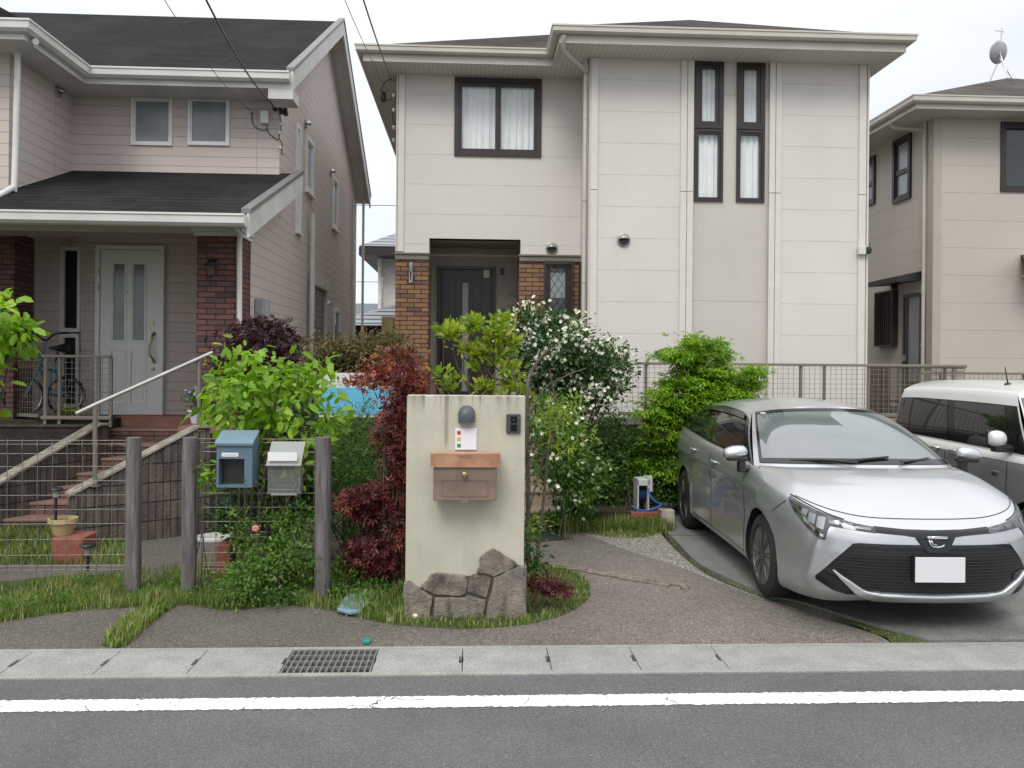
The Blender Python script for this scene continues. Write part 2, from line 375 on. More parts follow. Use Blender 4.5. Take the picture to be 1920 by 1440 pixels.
M['soil'] = groundmat('soil', [(0.035, 0.040, 0.018), (0.060, 0.058, 0.032)], 12, (0.12, 0.12, 0.06), 60, 0.15, 0.3, 0.01)
M['turf'] = groundmat('turf', [(0.045, 0.062, 0.016), (0.095, 0.105, 0.035)], 22, (0.17, 0.16, 0.07), 90, 0.2, 0.3, 0.01, dirty=((0.085, 0.065, 0.042), 3.5, 0.52, 0.8))
M['block'] = groundmat('block_wall', [(0.055, 0.045, 0.040), (0.125, 0.10, 0.085)], 9, (0.30, 0.25, 0.21), 90, 0.06, 0.6, 0.006)
M['block_dk'] = groundmat('block_wall_dark', [(0.022, 0.018, 0.017), (0.045, 0.038, 0.034)], 6, None, 90, 0, 0.5, 0.004)
M['cap'] = groundmat('wall_cap', [(0.30, 0.27, 0.22), (0.52, 0.48, 0.41)], 9, None, 90, 0, 0.7, 0.003, dirty=((0.12, 0.09, 0.06), 7, 0.5, 0.7))
M['tile'] = groundmat('terracotta_tile', [(0.25, 0.125, 0.09), (0.34, 0.185, 0.14)], 7, None, 90, 0, 0.35, 0.001)
M['tile_tan'] = groundmat('tan_tile', [(0.36, 0.27, 0.20), (0.50, 0.39, 0.30)], 14, None, 90, 0, 0.35, 0.002)
M['redbrick'] = groundmat('red_paver', [(0.22, 0.065, 0.045), (0.32, 0.11, 0.08)], 18, None, 90, 0, 0.3, 0.002)
M['bark'] = groundmat('bark', [(0.075, 0.06, 0.045), (0.15, 0.125, 0.095)], 40, None, 90, 0, 0.4, 0.005)
M['paint_w'] = plain('white_paint', (0.78, 0.78, 0.76), 0.5, var=0.04)
# ================================================================ THE SETTING: ground, road, paving
def sheet(name, pts, z, mat, t=0.0):
    mb = MB(); P3 = [(p[0], p[1], z) for p in pts]
    if t: mb.slab(P3, t)
    else: mb.quad(*P3)
    return tag(mb.build(name, mat), kind='structure')
def smoothpts(pts, n=6, closed=False):
    out = []; P = [Vector(p) for p in pts]; L = len(P)
    for i in range(L if closed else L-1):
        p0, p1, p2, p3 = (P[(i-1) % L] if closed or i > 0 else P[0]), P[i], P[(i+1) % L], (P[(i+2) % L] if closed or i+2 < L else P[-1])
        for k in range(n):
            t = k/n; out.append(0.5*((2*p1)+(p2-p0)*t+(2*p0-5*p1+4*p2-p3)*t*t+(3*p1-p0-3*p2+p3)*t**3))
    if not closed: out.append(P[-1])
    return out
def gpoly(pixels, z=0.0, n=5):
    return smoothpts([gnd(px, py, 0) for px, py in pixels], n)
YR = 4.76     # road edge
YD = 5.235    # back of the drain strip
sheet('ground', [(-250, -120), (250, -120), (250, 400), (-250, 400)], -0.06, M['soil'])
rd = MB(); rd.box(-150, 150, -3.2, YR, -0.3, 0.0); tag(rd.build('road', M['asphalt']), kind='structure')

# worn edge line: a paint sheet with cracked holes
n = NT('edge_line_paint'); n.rough(0.55)
p = n.pos()
v = n.n('ShaderNodeTexVoronoi'); v.feature = 'DISTANCE_TO_EDGE'; v.inputs['Scale'].default_value = 3.4
wn = n.n('ShaderNodeTexNoise'); wn.inputs['Scale'].default_value = 9; n.l(p, wn.inputs['Vector'])
wp = n.mix(0.12, p, wn.outputs['Color']); n.l(wp, v.inputs['Vector'])
crack = n.math('LESS_THAN', v.outputs['Distance'], n.rng(n.noise(3.0, 2), 0.45, 0.7, 0.0, 0.014))
chips = n.math('GREATER_THAN', n.math('ADD', n.noise(34, 6, 0.75), n.rng(n.noise(1.4, 2), 0.3, 0.7, -0.06, 0.06)), 0.640)
ym_ = (gnd(960, 1304).y+gnd(960, 1327).y)/2; hw_ = (gnd(960, 1304).y-gnd(960, 1327).y)/2
spy = n.n('ShaderNodeSeparateXYZ'); n.l(p, spy.inputs[0]); ed = n.math('GREATER_THAN', n.math('ABSOLUTE', n.math('SUBTRACT', spy.outputs['Y'], ym_)), n.rng(n.noise(38, 5, .7), .35, .68, hw_*1.03, hw_*.78))
hole = n.math('MAXIMUM', n.math('MAXIMUM', crack, chips), ed)
n.col(n.mix(n.rng(n.noise(7, 5), 0.3, 0.75), (0.86, 0.86, 0.84), (0.66, 0.66, 0.64)))
tr = n.n('ShaderNodeBsdfTransparent'); ms = n.n('ShaderNodeMixShader'); n.l(hole, ms.inputs[0]); n.l(n.b.outputs[0], ms.inputs[1]); n.l(tr.outputs[0], ms.inputs[2])
n.l(ms.outputs[0], n.t.nodes['Material Output'].inputs[0])
l0 = gnd(960, 1304).y; l1 = gnd(960, 1327).y
mb = MB(); mb.quad((-60, l1, 0.004), (60, l1, 0.004), (60, l0, 0.004), (-60, l0, 0.004)); tag(mb.build('road_edge_line', n.m), kind='structure')

# drain strip: two lips with the lids lying between them
mb = MB(); mb.box(-60, 60, YR, YR+0.045, -0.3, 0.012); mb.box(-60, 60, YD-0.035, YD, -0.3, 0.012); mb.box(-60, 60, YR+0.045, YD-0.035, -0.4, -0.30)
tag(mb.build('drain_channel', M['concrete'], bevel=0.004), kind='structure')
ly0, ly1 = YR+0.049, YD-0.039
xj = X(867, 5.0, 1240); pit = 0.524
GR0 = X(535, 5.0, 1240)+0.02; 
lids = []
labels_l = 'flat concrete drain cover with a dark lifting notch, '
order = {-9: None}
joints = [xj+pit*i for i in range(-16, 4)]
gi = 0
proto = None
def lid(x0, x1, notch=True):
    mb = MB(); g = 0.0025; a, b = x0+g, x1-g; z0, z1 = -0.07, 0.010; ym = (ly0+ly1)/2; w = 0.018
    if notch:
        pts = [(a, ly0), (b, ly0), (b, ym-0.06), (b-w, ym-0.055), (b-w, ym+0.055), (b, ym+0.06), (b, ly1), (a, ly1), (a, ym+0.05), (a+0.004, ym+0.05), (a+0.004, ym-0.05), (a, ym-0.05)]
    else: pts = [(a, ly0), (b, ly0), (b, ly1), (a, ly1)]
    mb.slab([(x, y, z1) for x, y in pts], z1-z0); return mb
names = {-5: 'leftmost whole concrete drain cover in front of the wire fence', -4: 'concrete drain cover second from the left edge, below the grass tuft', -3: 'concrete drain cover beside the left end of the steel grating',
         -1: 'concrete drain cover touching the right end of the steel grating, below the stone pillar', 0: 'concrete drain cover right of the stone pillar, second from the grating', 1: 'concrete drain cover third to the right of the grating',
         2: 'concrete drain cover fourth to the right of the grating, last with notch'}
for i in range(-7, 3):
    if i == -2: continue
    x0 = xj+pit*i; x1 = x0+pit
    if i == -3: x1 = x0+pit
    o = lid(x0, x1).build('drain_cover', M['concrete'], bevel=0.004)
    tag(o, names.get(i, 'concrete drain cover cut by the left edge of the photo' if i == -6 else 'concrete drain cover just beyond the left edge of the photo'), 'drain cover', 'concrete drain covers along the road')
x_end = xj+pit*3
o = lid(x_end, x_end+9, False).build('drain_cover', M['concrete'], bevel=0.004)
tag(o, 'long seamless concrete drain slab in front of the silver car', 'drain cover', 'concrete drain covers along the road')
o = lid(xj-pit*8-9, xj-pit*7, False).build('drain_cover', M['concrete'], bevel=0.004)
tag(o, 'long concrete drain slab running out past the left frame edge', 'drain cover', 'concrete drain covers along the road')
gt = thing('drain_grating', 'galvanised steel drain grating set in the concrete gutter strip', 'grating', (xj-pit*1.5, 5.0, 0))
ga, gb = xj-pit*2+0.004, xj-pit-0.004
mb = MB(); mb.box(ga, ga+0.008, ly0, ly1, -0.04, 0.008); mb.box(gb-0.008, gb, ly0, ly1, -0.04, 0.008); mb.box(ga, gb, ly0, ly0+0.006, -0.04, 0.007); mb.box(ga, gb, ly1-0.006, ly1, -0.04, 0.007)
mb.build('frame', M['galv'], gt)
mb = MB()
for k in range(1, 14):
    x = ga+(gb-ga)*k/14; mb.box(x-0.004, x+0.004, ly0+0.006, ly1-0.006, -0.04, 0.006)
for k in range(1, 4):
    y = ly0+(ly1-ly0)*k/4; mb.box(ga+0.008, gb-0.008, y-0.004, y+0.004, -0.02, 0.0085)
mb.build('bars', M['galv'], gt)
mb = MB(); 
cl = MB(); q = gnd(688, 1207); cl.box(q.x-0.02, q.x+0.022, q.y-0.035, q.y+0.03, 0.008, 0.03); cl.box(q.x-0.028, q.x-0.02, q.y-0.02, q.y+0.02, 0.008, 0.02)
tag(cl.build('survey_peg', plain('teal_plastic', (0.02, 0.30, 0.23), 0.4), bevel=0.004), 'small teal plastic boundary peg behind the drain grating', 'peg')

# forecourt paving (washed aggregate) outlined at its real size on the ground
apron_l = gpoly([(-200, 1192), (0, 1168), (120, 1150), (210, 1143), (340, 1136), (430, 1146), (520, 1137), (600, 1143), (680, 1162), (760, 1175), (860, 1181)])
arc = gpoly([(860, 1181), (960, 1176), (1040, 1160), (1092, 1135), (1108, 1110), (1095, 1085), (1050, 1066), (1000, 1055)])
walk_up = gpoly([(960, 1003), (1040, 998), (1090, 1001), (1180, 1034), (1270, 1062), (1345, 1092), (1420, 1120)])
edge_r = gpoly([(1420, 1120), (1480, 1138), (1560, 1165), (1640, 1190), (1670, 1206)])
left_part = [(-30, YD+0.002)]+[(p.x, p.y) for p in [Vector((-30, 6.05, 0))]+apron_l]+[(apron_l[-1].x, YD+0.002)]
sheet('forecourt_paving', left_part, 0.004, M['aggregate_dk'])
rp_ = [(apron_l[-1].x, YD+0.002)]+[(p.x, p.y) for p in arc]+[(gnd(960, 1003).x, arc[-1].y)]+[(p.x, p.y) for p in walk_up]+[(p.x, p.y) for p in edge_r]+[(edge_r[-1].x, YD+0.002)]
sheet('entrance_paving', rp_, 0.004, M['aggregate'])
# gravel bed between path and parking slab
gv = gpoly([(1090, 1001), (1180, 1034), (1270, 1062), (1345, 1092), (1420, 1120)]) + gpoly([(1470, 1136), (1345, 1088), (1290, 1052), (1247, 1010), (1222, 975), (1200, 950)])
sheet('gravel_bed', [(p.x, p.y) for p in gv]+[(gnd(1060, 960).x, gnd(1060, 960).y)], 0.002, M['gravel'])
# parking slab in poured strips with mossy joints
sl = gpoly([(1235, 985), (1262, 1012), (1305, 1056), (1360, 1086), (1440, 1120), (1500, 1133), (1620, 1170), (1750, 1208)])
gL = [(p.x, p.y) for p in sl]
def strip(y0, y1, z):
    pts = []
    ys = [y0]+sorted([y for x, y in gL if y0 < y < y1])+[y1]
    def xl(y):
        g = sorted(gL, key=lambda t: t[1])
        if y <= g[0][1]: return g[0][0]
        if y >= g[-1][1]: return g[-1][0]-(y-g[-1][1])*0.05
        for a, b in zip(g, g[1:]):
            if a[1] <= y <= b[1]: return a[0]+(b[0]-a[0])*(y-a[1])/max(1e-6, b[1]-a[1])
    for y in ys: pts.append((xl(y), y))
    return [(14, y0)]+[(14, y1)]+pts[::-1]
yj1 = gnd(1270, 1008).y
sheet('parking_slab', strip(YD+0.02, yj1-0.02, 0), 0.022, M['slab'], 0.08)
sheet('parking_slab', strip(yj1+0.02, 10.6, 0), 0.022, M['slab'], 0.08)
# garden path left of the pillar, behind the fence
pth = gpoly([(-300, 1120), (0, 1092), (160, 1078), (300, 1092), (420, 1085), (560, 1075), (680, 1060), (760, 1040)]) + gpoly([(760, 965), (640, 958), (500, 990), (300, 1002), (150, 1020), (0, 1052), (-300, 1075)])
sheet('garden_path', [(p.x, p.y) for p in pth], 0.004, M['aggregate_dk'])
# mossy wedge, turf beds
sheet('turf', [(p.x, p.y) for p in gpoly([(1672, 1209), (1668, 1198), (1640, 1186), (1560, 1160)])+gpoly([(1600, 1166), (1700, 1194), (1752, 1209)])], 0.008, M['turf'])
vl = [(p.x, p.y) for p in apron_l]
sheet('turf', vl+[(apron_l[-1].x, 7.2), (-14, 7.2), (-14, 6.0)], 0.002, M['turf'])
sheet('turf', [(apron_l[-1].x, apron_l[-1].y)]+[(p.x, p.y) for p in arc]+[(apron_l[-1].x, arc[-1].y)], 0.0025, M['turf'])
# raised house lots
mb = MB()
mb.slab([(-60, 10.75, 1.02), (-4.72, 10.75, 1.02), (-4.72, 11.42, 1.02), (-3.1, 11.42, 1.02), (-3.1, 10.6, 1.02), (-1.6, 10.6, 1.02), (-1.6, 120, 1.02), (-60, 120, 1.02)], 1.2)
tag(mb.build('terrace', M['soil']), kind='structure')
mb = MB(); mb.slab([(-1.58, 11.12, 0.98), (60, 11.12, 0.98), (60, 120, 0.98), (-1.58, 120, 0.98)], 1.2)
tag(mb.build('terrace', M['soil']), kind='structure')
mb = MB(); mb.box(1.2, 2.18, 9.06, 10.9, -.05, .17); tag(mb.build('planting_bed', M['soil']), kind='structure')
# line of split flat stones across the path
rs = random.Random(4); mb = MB()
ln = gpoly([(1035, 1063), (1100, 1072), (1160, 1083), (1230, 1095), (1290, 1103)], n=3)
for a, b in zip(ln, ln[1:]):
    for s_ in (-1, 1):
        if rs.random() < 0.2: continue
        c = (a+b)/2+Vector((0, s_*0.035, 0)); L = (b-a).length*0.52; wd = rs.uniform(0.022, 0.04)
        d = (b-a).normalized(); q = Vector((-d.y, d.x, 0))
        ring = [c-d*L+q*wd*rs.uniform(.4, 1), c+q*wd*rs.uniform(.8, 1.2), c+d*L+q*wd*rs.uniform(.3, 1), c+d*L-q*wd*rs.uniform(.3, 1), c-q*wd*rs.uniform(.8, 1.2), c-d*L-q*wd*rs.uniform(.4, 1)]
        mb.slab([(p.x, p.y, 0.016+rs.uniform(0, .006)) for p in ring], 0.03)
tag(mb.build('path_edging', groundmat('flat_stone', [(0.12, 0.105, 0.09), (0.28, 0.23, 0.185)], 18, None, 90, 0, 0.5, 0.004)), kind='structure')

# ================================================================ window and door builders
def window(parent, T, u0, u1, z0, z1, frame, fw=0.045, cols=1, rows=(), pane='dark_glass', curtain=None, proud=0.03, sill=False, label=None, backing=True, depth=0.09):
    """rows: list of split heights; each light gets its own pane"""
    f = MB(); f.T = T
    def rim(a, b, c, d, w, d0, d1):
        f.box(a, b, d0, d1, c, c+w); f.box(a, b, d0, d1, d-w, d); f.box(a, a+w, d0, d1, c+w, d-w); f.box(b-w, b, d0, d1, c+w, d-w)
    rim(u0, u1, z0, z1, fw, -proud, depth)
    cells = []
    zs = [z0+fw]+list(rows)+[z1-fw]; us = [u0+fw+(u1-u0-2*fw)*i/cols for i in range(cols+1)]
    s2 = fw*0.55
    for i in range(cols):
        for j in range(len(zs)-1):
            rim(us[i]+0.0015, us[i+1]-0.0015, zs[j]+0.0015, zs[j+1]-0.0015, s2, -proud*0.5, depth*0.7)
            cells.append((us[i]+s2, us[i+1]-s2, zs[j]+s2, zs[j+1]-s2))
    w = f.build('window', M[frame], parent)
    if label: w['label'] = label
    for (a, b, c, d) in cells:
        g = MB(); g.T = T; g.quad((a, 0.012, c), (b, 0.012, c), (b, 0.012, d), (a, 0.012, d)); g.build('pane', M[pane], w)
    if sill:
        s_ = MB(); s_.T = T; s_.box(u0-0.03, u1+0.03, -proud-0.03, 0.0, z0-0.035, z0-0.002); s_.build('sill', M[frame], w)
    if curtain:
        rr = random.Random(int(abs(u0*100)+z0*10)); cu = MB(); cu.T = T; nn = int((u1-u0)/0.012)
        ph = rr.random()*6
        rowsp = []
        for zz in [z0+0.02, z0+(z1-z0)*0.35, z0+(z1-z0)*0.7, z1-0.02]:
            rowsp.append([(u0+0.02+(u1-u0-0.04)*i/nn, 0.075+0.018*math.sin(ph+i*0.72+0.5*math.sin(i*0.21)+zz*0.3)+0.009*math.sin(i*1.9+ph), zz) for i in range(nn+1)])
        cu.grid(rowsp); cu.build('curtain', M[curtain], w, smooth=True)
    return w
def gutter_run(name, parent, path, z, mat, flip=False, w=0.12, h=0.13, fascia=None, fname='fascia'):
    g = MB(); s_ = 1
    g.sweep(path, [(0.0, z), (w, z+0.0), (w, z-0.022), (w-0.012, z-0.03), (w-0.016, z-h*0.8), (w-0.04, z-h), (0.02, z-h), (0.0, z-h*0.9)])
    o = g.build(name, M[mat], parent)
    if fascia:
        g = MB(); g.sweep(path, [(-0.03, z+0.02), (-0.001, z+0.02), (-0.001, z-0.20), (-0.03, z-0.20)]); g.build(fname, M[fascia], parent)
    return o
def downpipe(parent, pts, mat, r=0.03, clips=()):
    mb = MB(); mb.tube(smoothpts(pts, 3) if len(pts) > 2 else pts, r, 10); o = mb.build('downpipe', M[mat], parent, smooth=True, angle=50)
    for z in clips:
        c = MB(); q = Vector(pts[-1]); c.lathe([(r+0.006, z-0.02), (r+0.006, z+0.02)], (q.x, q.y, 0), 10); c.build('pipe_clip', M[mat], o)
    return o
def hip(mb, x0, x1, y0, y1, z, sl, lift=0.0):
    w, d = x1-x0, y1-y0; h = min(w, d)/2
    if w <= d: a, b = (x0+h, y0+h), (x0+h, y1-h)
    else: a, b = (x0+h, y0+h), (x1-h, y0+h)
    A = (a[0], a[1], z+sl*h); B = (b[0], b[1], z+sl*h)
    c = [(x0, y0, z), (x1, y0, z), (x1, y1, z), (x0, y1, z)]
    if w <= d: fs = [(c[0], c[1], A), (c[1], c[2], B, A), (c[2], c[3], B), (c[3], c[0], A, B)]
    else: fs = [(c[0], c[1], B, A), (c[1], c[2], B), (c[2], c[3], A, B), (c[3], c[0], A)]
    for f in fs: mb.quad(*f)
    mb.quad(*[(p[0], p[1], z-0.03) for p in c[::-1]])
    for i in range(4):
        p, q = c[i], c[(i+1) % 4]; mb.quad((p[0], p[1], z-0.03), (q[0], q[1], z-0.03), q, p)
    return A, B
# ================================================================ MAIN HOUSE (cream, brown windows)
YB, YL = 12.0, 12.9                        # bay front plane, entrance front plane
HX0, HXB, HX1 = X(742, YL), X(1101, YB), X(1621, YB)
ZE = Z(47.5, YB-0.6, 1048)                   # top of gutter
ZSO = ZE-0.215                              # soffit level
mh = thing('house', 'cream two-storey house with dark brown windows and amber brick entrance', 'house', (2.2, 12.5, 0.98))
G0 = 0.9
# windows (pixel outlines turned into real sizes on their wall plane)
WL = (X(848, YL), X(1011, YL), Z(294, YL, 930), Z(147, YL, 930))
bay_w = []
BT, BM_, BBt = Z(113, YB, 1370), Z(242, YB, 1370), Z(378, YB, 1370)
for a, b in ((1299, 1353), (1378, 1431)): bay_w.append((X(a, YB), X(b, YB), BBt, BT))
zl = Z(448, YL, 885)                       # lintel of the porch opening
pz = Z(476, YL, 770)                       # top of the brick piers
px0, px1 = X(803, YL), X(974, YL)          # porch opening
FL = 1.06                                  # porch floor
mb = MB(); mb.T = frontmap(YL)
wall_panel(mb, HX0, HXB, pz, ZSO+0.1, [WL, (px0, px1, pz, zl)], 0.2)
mb.T = frontmap(YB)
bx0, bx1 = X(1285, YB), X(1452, YB)
wall_panel(mb, HXB, bx0, G0, ZSO+0.1); wall_panel(mb, bx1, HX1, G0, ZSO+0.1)
mb.T = leftmap(HXB); mb.quad((YB, 0, G0), (YL, 0, G0), (YL, 0, ZSO+0.1), (YB, 0, ZSO+0.1))
mb.T = leftmap(HX0); mb.quad((YL, 0, G0), (20.5, 0, G0), (20.5, 0, ZSO+0.1), (YL, 0, ZSO+0.1))
mb.T = rightmap(HX1); mb.quad((YB, 0, G0), (20.5, 0, G0), (20.5, 0, ZSO+0.1), (YB, 0, ZSO+0.1))
mb.T = None; mb.quad((HX0, 20.5, G0), (HX1, 20.5, G0), (HX1, 20.5, ZSO), (HX0, 20.5, ZSO))
mb.build('wall', M['siding_main'], mh)
mb = MB(); mb.T = frontmap(YB+0.035); wall_panel(mb, bx0, bx1, G0, ZSO+0.1, [(a, b, c, d) for a, b, c, d in bay_w], 0.15); o = mb.build('wall_panel', M['siding_rib'], mh)
o['label'] = 'darker ribbed wall strip behind the four tall windows'
# pilaster battens with their joints
def batten(x0, x1, Yf, z0, z1, joint=None, proud=0.03, name='corner_trim'):
    mb = MB(); zs = [z0]+([joint] if joint else [])+[z1]
    for a, b in zip(zs, zs[1:]): mb.box(x0, x1, Yf-proud, Yf-0.001, a+0.004, b-0.004)
    return mb.build(name, M['trim_main'], mh, bevel=0.004)
jz = Z(358, YB, 1200)
for a, b in ((1104, 1117), (1272, 1283.5), (1284.5, 1296), (1438, 1449), (1450, 1461), (1606, 1619)): batten(X(a, YB), X(b, YB), YB, G0, ZSO, jz)
batten(X(743, YL), X(755, YL), YL, pz+0.03, ZSO)
mb = MB(); mb.box(HX0-0.02, HX0-0.001, YL-0.03, YL+0.1, pz+0.03, ZSO); mb.build('corner_trim', M['trim_main'], mh)
mb = MB(); mb.box(HX1+0.001, HX1+0.025, YB-0.03, YB+0.1, G0, ZSO); mb.build('corner_trim', M['trim_main'], mh)
# porch: recess, ceiling, floor
YR2 = 13.95
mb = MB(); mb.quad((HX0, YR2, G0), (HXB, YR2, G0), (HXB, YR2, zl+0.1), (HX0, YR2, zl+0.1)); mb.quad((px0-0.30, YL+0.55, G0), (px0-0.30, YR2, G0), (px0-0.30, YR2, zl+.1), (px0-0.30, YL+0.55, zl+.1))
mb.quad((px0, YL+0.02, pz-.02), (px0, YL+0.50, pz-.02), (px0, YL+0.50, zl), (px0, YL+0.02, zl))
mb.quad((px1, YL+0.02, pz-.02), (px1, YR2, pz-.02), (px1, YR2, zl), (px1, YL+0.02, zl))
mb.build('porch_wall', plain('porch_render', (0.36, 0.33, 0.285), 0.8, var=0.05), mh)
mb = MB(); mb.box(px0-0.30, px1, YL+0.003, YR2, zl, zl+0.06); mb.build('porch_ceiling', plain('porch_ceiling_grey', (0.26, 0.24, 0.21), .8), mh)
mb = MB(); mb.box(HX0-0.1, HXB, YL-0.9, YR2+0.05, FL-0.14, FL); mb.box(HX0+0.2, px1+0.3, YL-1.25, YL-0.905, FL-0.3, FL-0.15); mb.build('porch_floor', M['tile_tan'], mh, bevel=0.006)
# brick piers
def pier(x0, x1, y0, y1, z0, z1, mat, holes=None):
    mb = MB()
    if holes:
        mb.T = frontmap(y0); wall_panel(mb, x0, x1, z0, z1, holes, 0.18); mb.T = None
        mb.quad((x0, y0, z0), (x0, y1, z0), (x0, y1, z1), (x0, y0, z1)); mb.quad((x1, y0, z0), (x1, y1, z0), (x1, y1, z1), (x1, y0, z1))
        mb.quad((x0, y0, z1), (x1, y0, z1), (x1, y1, z1), (x0, y1, z1))
    else: mb.box(x0, x1, y0, y1, z0, z1)
    return mb.build('brick_pier', M[mat], mh, bevel=0.0)
pier(X(740, YL-0.06), X(803, YL-0.06), YL-0.06, YL+0.48, G0, pz-0.10, 'brick_m')
gw = (X(1021, YL-0.06), X(1068, YL-0.06), Z(648, YL, 1045), Z(494, YL, 1045))
pier(px1-0.02, X(1088, YL-0.06), YL-0.06, YL+0.6, G0, pz-0.10, 'brick_m', [gw])
capm = plain('cap_taupe', (0.20, 0.175, 0.14), 0.7, var=0.12)
for a, b in ((X(738, YL), X(805, YL)), (X(970, YL), X(1090, YL))):
    mb = MB(); mb.box(a+0.015, b-0.015, YL-0.09, YL-0.002, pz-0.098, pz-0.022); mb.box(a, b, YL-0.11, YL-0.002, pz-0.020, pz+0.008); mb.build('pier_cap', capm, mh, bevel=0.004)
mb = MB(); mb.box(X(1084, YL-.1), HXB-0.002, YL-0.14, YL+0.2, G0, pz-0.1); mb.build('shade_strip', M['frame_dk'], mh)  # dark strip standing in for the shade between pier and bay
# windows
window(mh, frontmap(YL), *WL, 'frame_dk', fw=0.075, cols=2, pane='glass', curtain='curtain', label='wide two-light upper window with white curtains')
for k, (a, b, c, d) in enumerate(bay_w):
    T = frontmap(YB+0.035)
    window(mh, T, a, b, BM_+0.005, d, 'frame_dk', fw=0.07, pane='glass', curtain='curtain', label='upper narrow window of the '+('left' if k == 0 else 'right')+' pair')
    window(mh, T, a, b, c, BM_-0.005, 'frame_dk', fw=0.04, pane='glass', curtain='curtain', label='lower narrow window of the '+('left' if k == 0 else 'right')+' pair')
# lattice window in the pier
T = frontmap(YL-0.06)
wn_ = window(mh, T, *gw, 'frame_dk', fw=0.05, pane='dark_glass', label='small window with a dark diamond lattice grille in the brick pier')
cx, cz = (gw[0]+gw[1])/2, (gw[2]+gw[3])/2
mb = MB(); mb.T = T; ww, hh = (gw[1]-gw[0])*0.5+0.03, (gw[3]-gw[2])*0.5
mb.box(cx-ww, cx-ww+0.025, -0.11, -0.08, cz-hh, cz+hh+0.02); mb.box(cx+ww-0.025, cx+ww, -0.11, -0.08, cz-hh, cz+hh+0.02); mb.box(cx-ww, cx+ww, -0.112, -0.082, cz+hh-0.03, cz+hh+0.02); mb.box(cx-ww, cx+ww, -0.112, -0.082, cz-hh, cz-hh+0.03)
st = 0.115
for s_ in (-1, 1):
    for k in range(-6, 20):
        pts = []
        z_0 = cz-hh+k*st*1.5
        a = (cx-ww if s_ > 0 else cx+ww); L = 2*ww
        z1_ = z_0+L*1.5
        lo, hi = cz-hh, cz+hh
        if z1_ < lo or z_0 > hi: continue
        t0 = max(0, (lo-z_0)/(L*1.5)); t1 = min(1, (hi-z_0)/(L*1.5))
        if t1-t0 < 0.03: continue
        d_ = -0.095+s_*0.004
        A = Vector((a+s_*L*t0, d_, z_0+L*1.5*t0)); B = Vector((a+s_*L*t1, d_, z_0+L*1.5*t1))
        mb.bar(A, B, 0.008, 0.008, (0, 1, 0))
mb.build('lattice_grille', M['frame_dk'], wn_)
mb = MB(); mb.T = T; mb.box(gw[0]+.08, gw[1]-.08, 0.008, 0.0115, cz+0.10, gw[3]-0.15); mb.build('frosted_light', M['frost_lt'], wn_)
# entrance door
dx0, dx1, dz1 = X(820, YR2, 700), X(927, YR2, 700), Z(500, YR2, 870)
fr = MB(); fr.T = frontmap(YR2); z0 = FL+0.005
fr.box(dx0, dx0+0.05, -0.06, -0.002, z0, dz1); fr.box(dx1-0.05, dx1, -0.06, -0.002, z0, dz1); fr.box(dx0+0.05, dx1-0.05, -0.06, -0.002, dz1-0.05, dz1); 
dfr = fr.build('door', M['door_dk'], mh, bevel=0.003); dfr['label'] = 'dark brown entrance door with a narrow glass slot'
lf = MB(); lf.T = frontmap(YR2); a, b = dx0+0.055, dx1-0.055; lf.box(a, b, -0.035, -0.004, z0+0.01, dz1-0.055)
for t in (0.0, 0.28, 0.62, 0.80): lf.box(a+(b-a)*t+0.004, a+(b-a)*(t+0.17), -0.043, -0.036, z0+0.02, dz1-0.07)
lf.build('door_leaf', M['door_dk'], dfr, bevel=0.003)
sl_ = MB(); sl_.T = frontmap(YR2); sx = X(872, YR2, 600); sl_.box(sx-0.045, sx+0.05, -0.046, -0.0365, z0+0.25, Z(531, YR2, 870)); sl_.build('glass_slot', M['frosted'], dfr)
hd = MB(); hx = X(832, YR2, 650); hy = YR2-0.11; hd.tube(smoothpts([(hx, hy+0.06, Z(635, YR2)), (hx, hy, Z(640, YR2)), (hx, hy-0.01, Z(665, YR2)), (hx, hy, Z(692, YR2)), (hx, hy+0.06, Z(697, YR2))], 4), 0.014, 8)
for py in (622, 706): q = at(832, py, YR2); hd.lathe([(0.022, YR2-0.06), (0.022, YR2-0.04)], (q.x, 0, q.z), 12, 'Y')
hd.build('door_handle', M['brass'], dfr, smooth=True, angle=40)
nt_ = MB(); nt_.T = frontmap(YR2); q = at(912, 514, YR2); nt_.box(q.x-0.05, q.x+0.05, -0.0465, -0.0445, q.z-0.065, q.z+0.065); tag(nt_.build('door_sticker', plain('sticker_paper', (0.55, 0.52, 0.42), 0.6)), 'small pale sticker on the top corner of the dark entrance door', 'sticker')
it = MB(); q = at(941, 509, YR2); it.box(q.x-0.035, q.x+0.035, YR2-0.03, YR2-0.003, q.z-0.06, q.z+0.06); tag(it.build('wall_sensor', M['black'], bevel=0.006), 'small black box on the porch wall right of the dark door', 'sensor')
# glass wall lamp on the left pier
q = at(770, 508, YL-0.12); wl = thing('wall_lamp', 'clear glass wall lamp on the amber brick pier left of the dark door', 'lamp', q)
mb = MB(); mb.box(q.x-0.025, q.x+0.025, YL-0.075, YL-0.062, q.z-0.17, q.z+0.14); mb.tube([(q.x, YL-0.07, q.z-0.02), (q.x, YL-0.14, q.z-0.03), (q.x, YL-0.15, q.z+0.0)], 0.008, 6); mb.build('bracket', M['steel'], wl)
mb = MB(); mb.lathe([(0.015, -0.02), (0.045, 0.0), (0.05, 0.05), (0.04, 0.1), (0.02, 0.13)], (q.x, YL-0.15, q.z), 14); mb.build('glass_shade', glassmat('lamp_glass', (0.75, 0.8, 0.78)), wl, smooth=True)
mb = MB(); mb.tube([(q.x, YL-0.15, q.z-0.02), (q.x, YL-0.15, q.z-0.13), (q.x, YL-0.15, q.z-0.16)], [0.012, 0.008, 0.002], 8); mb.build('finial', M['black'], wl)
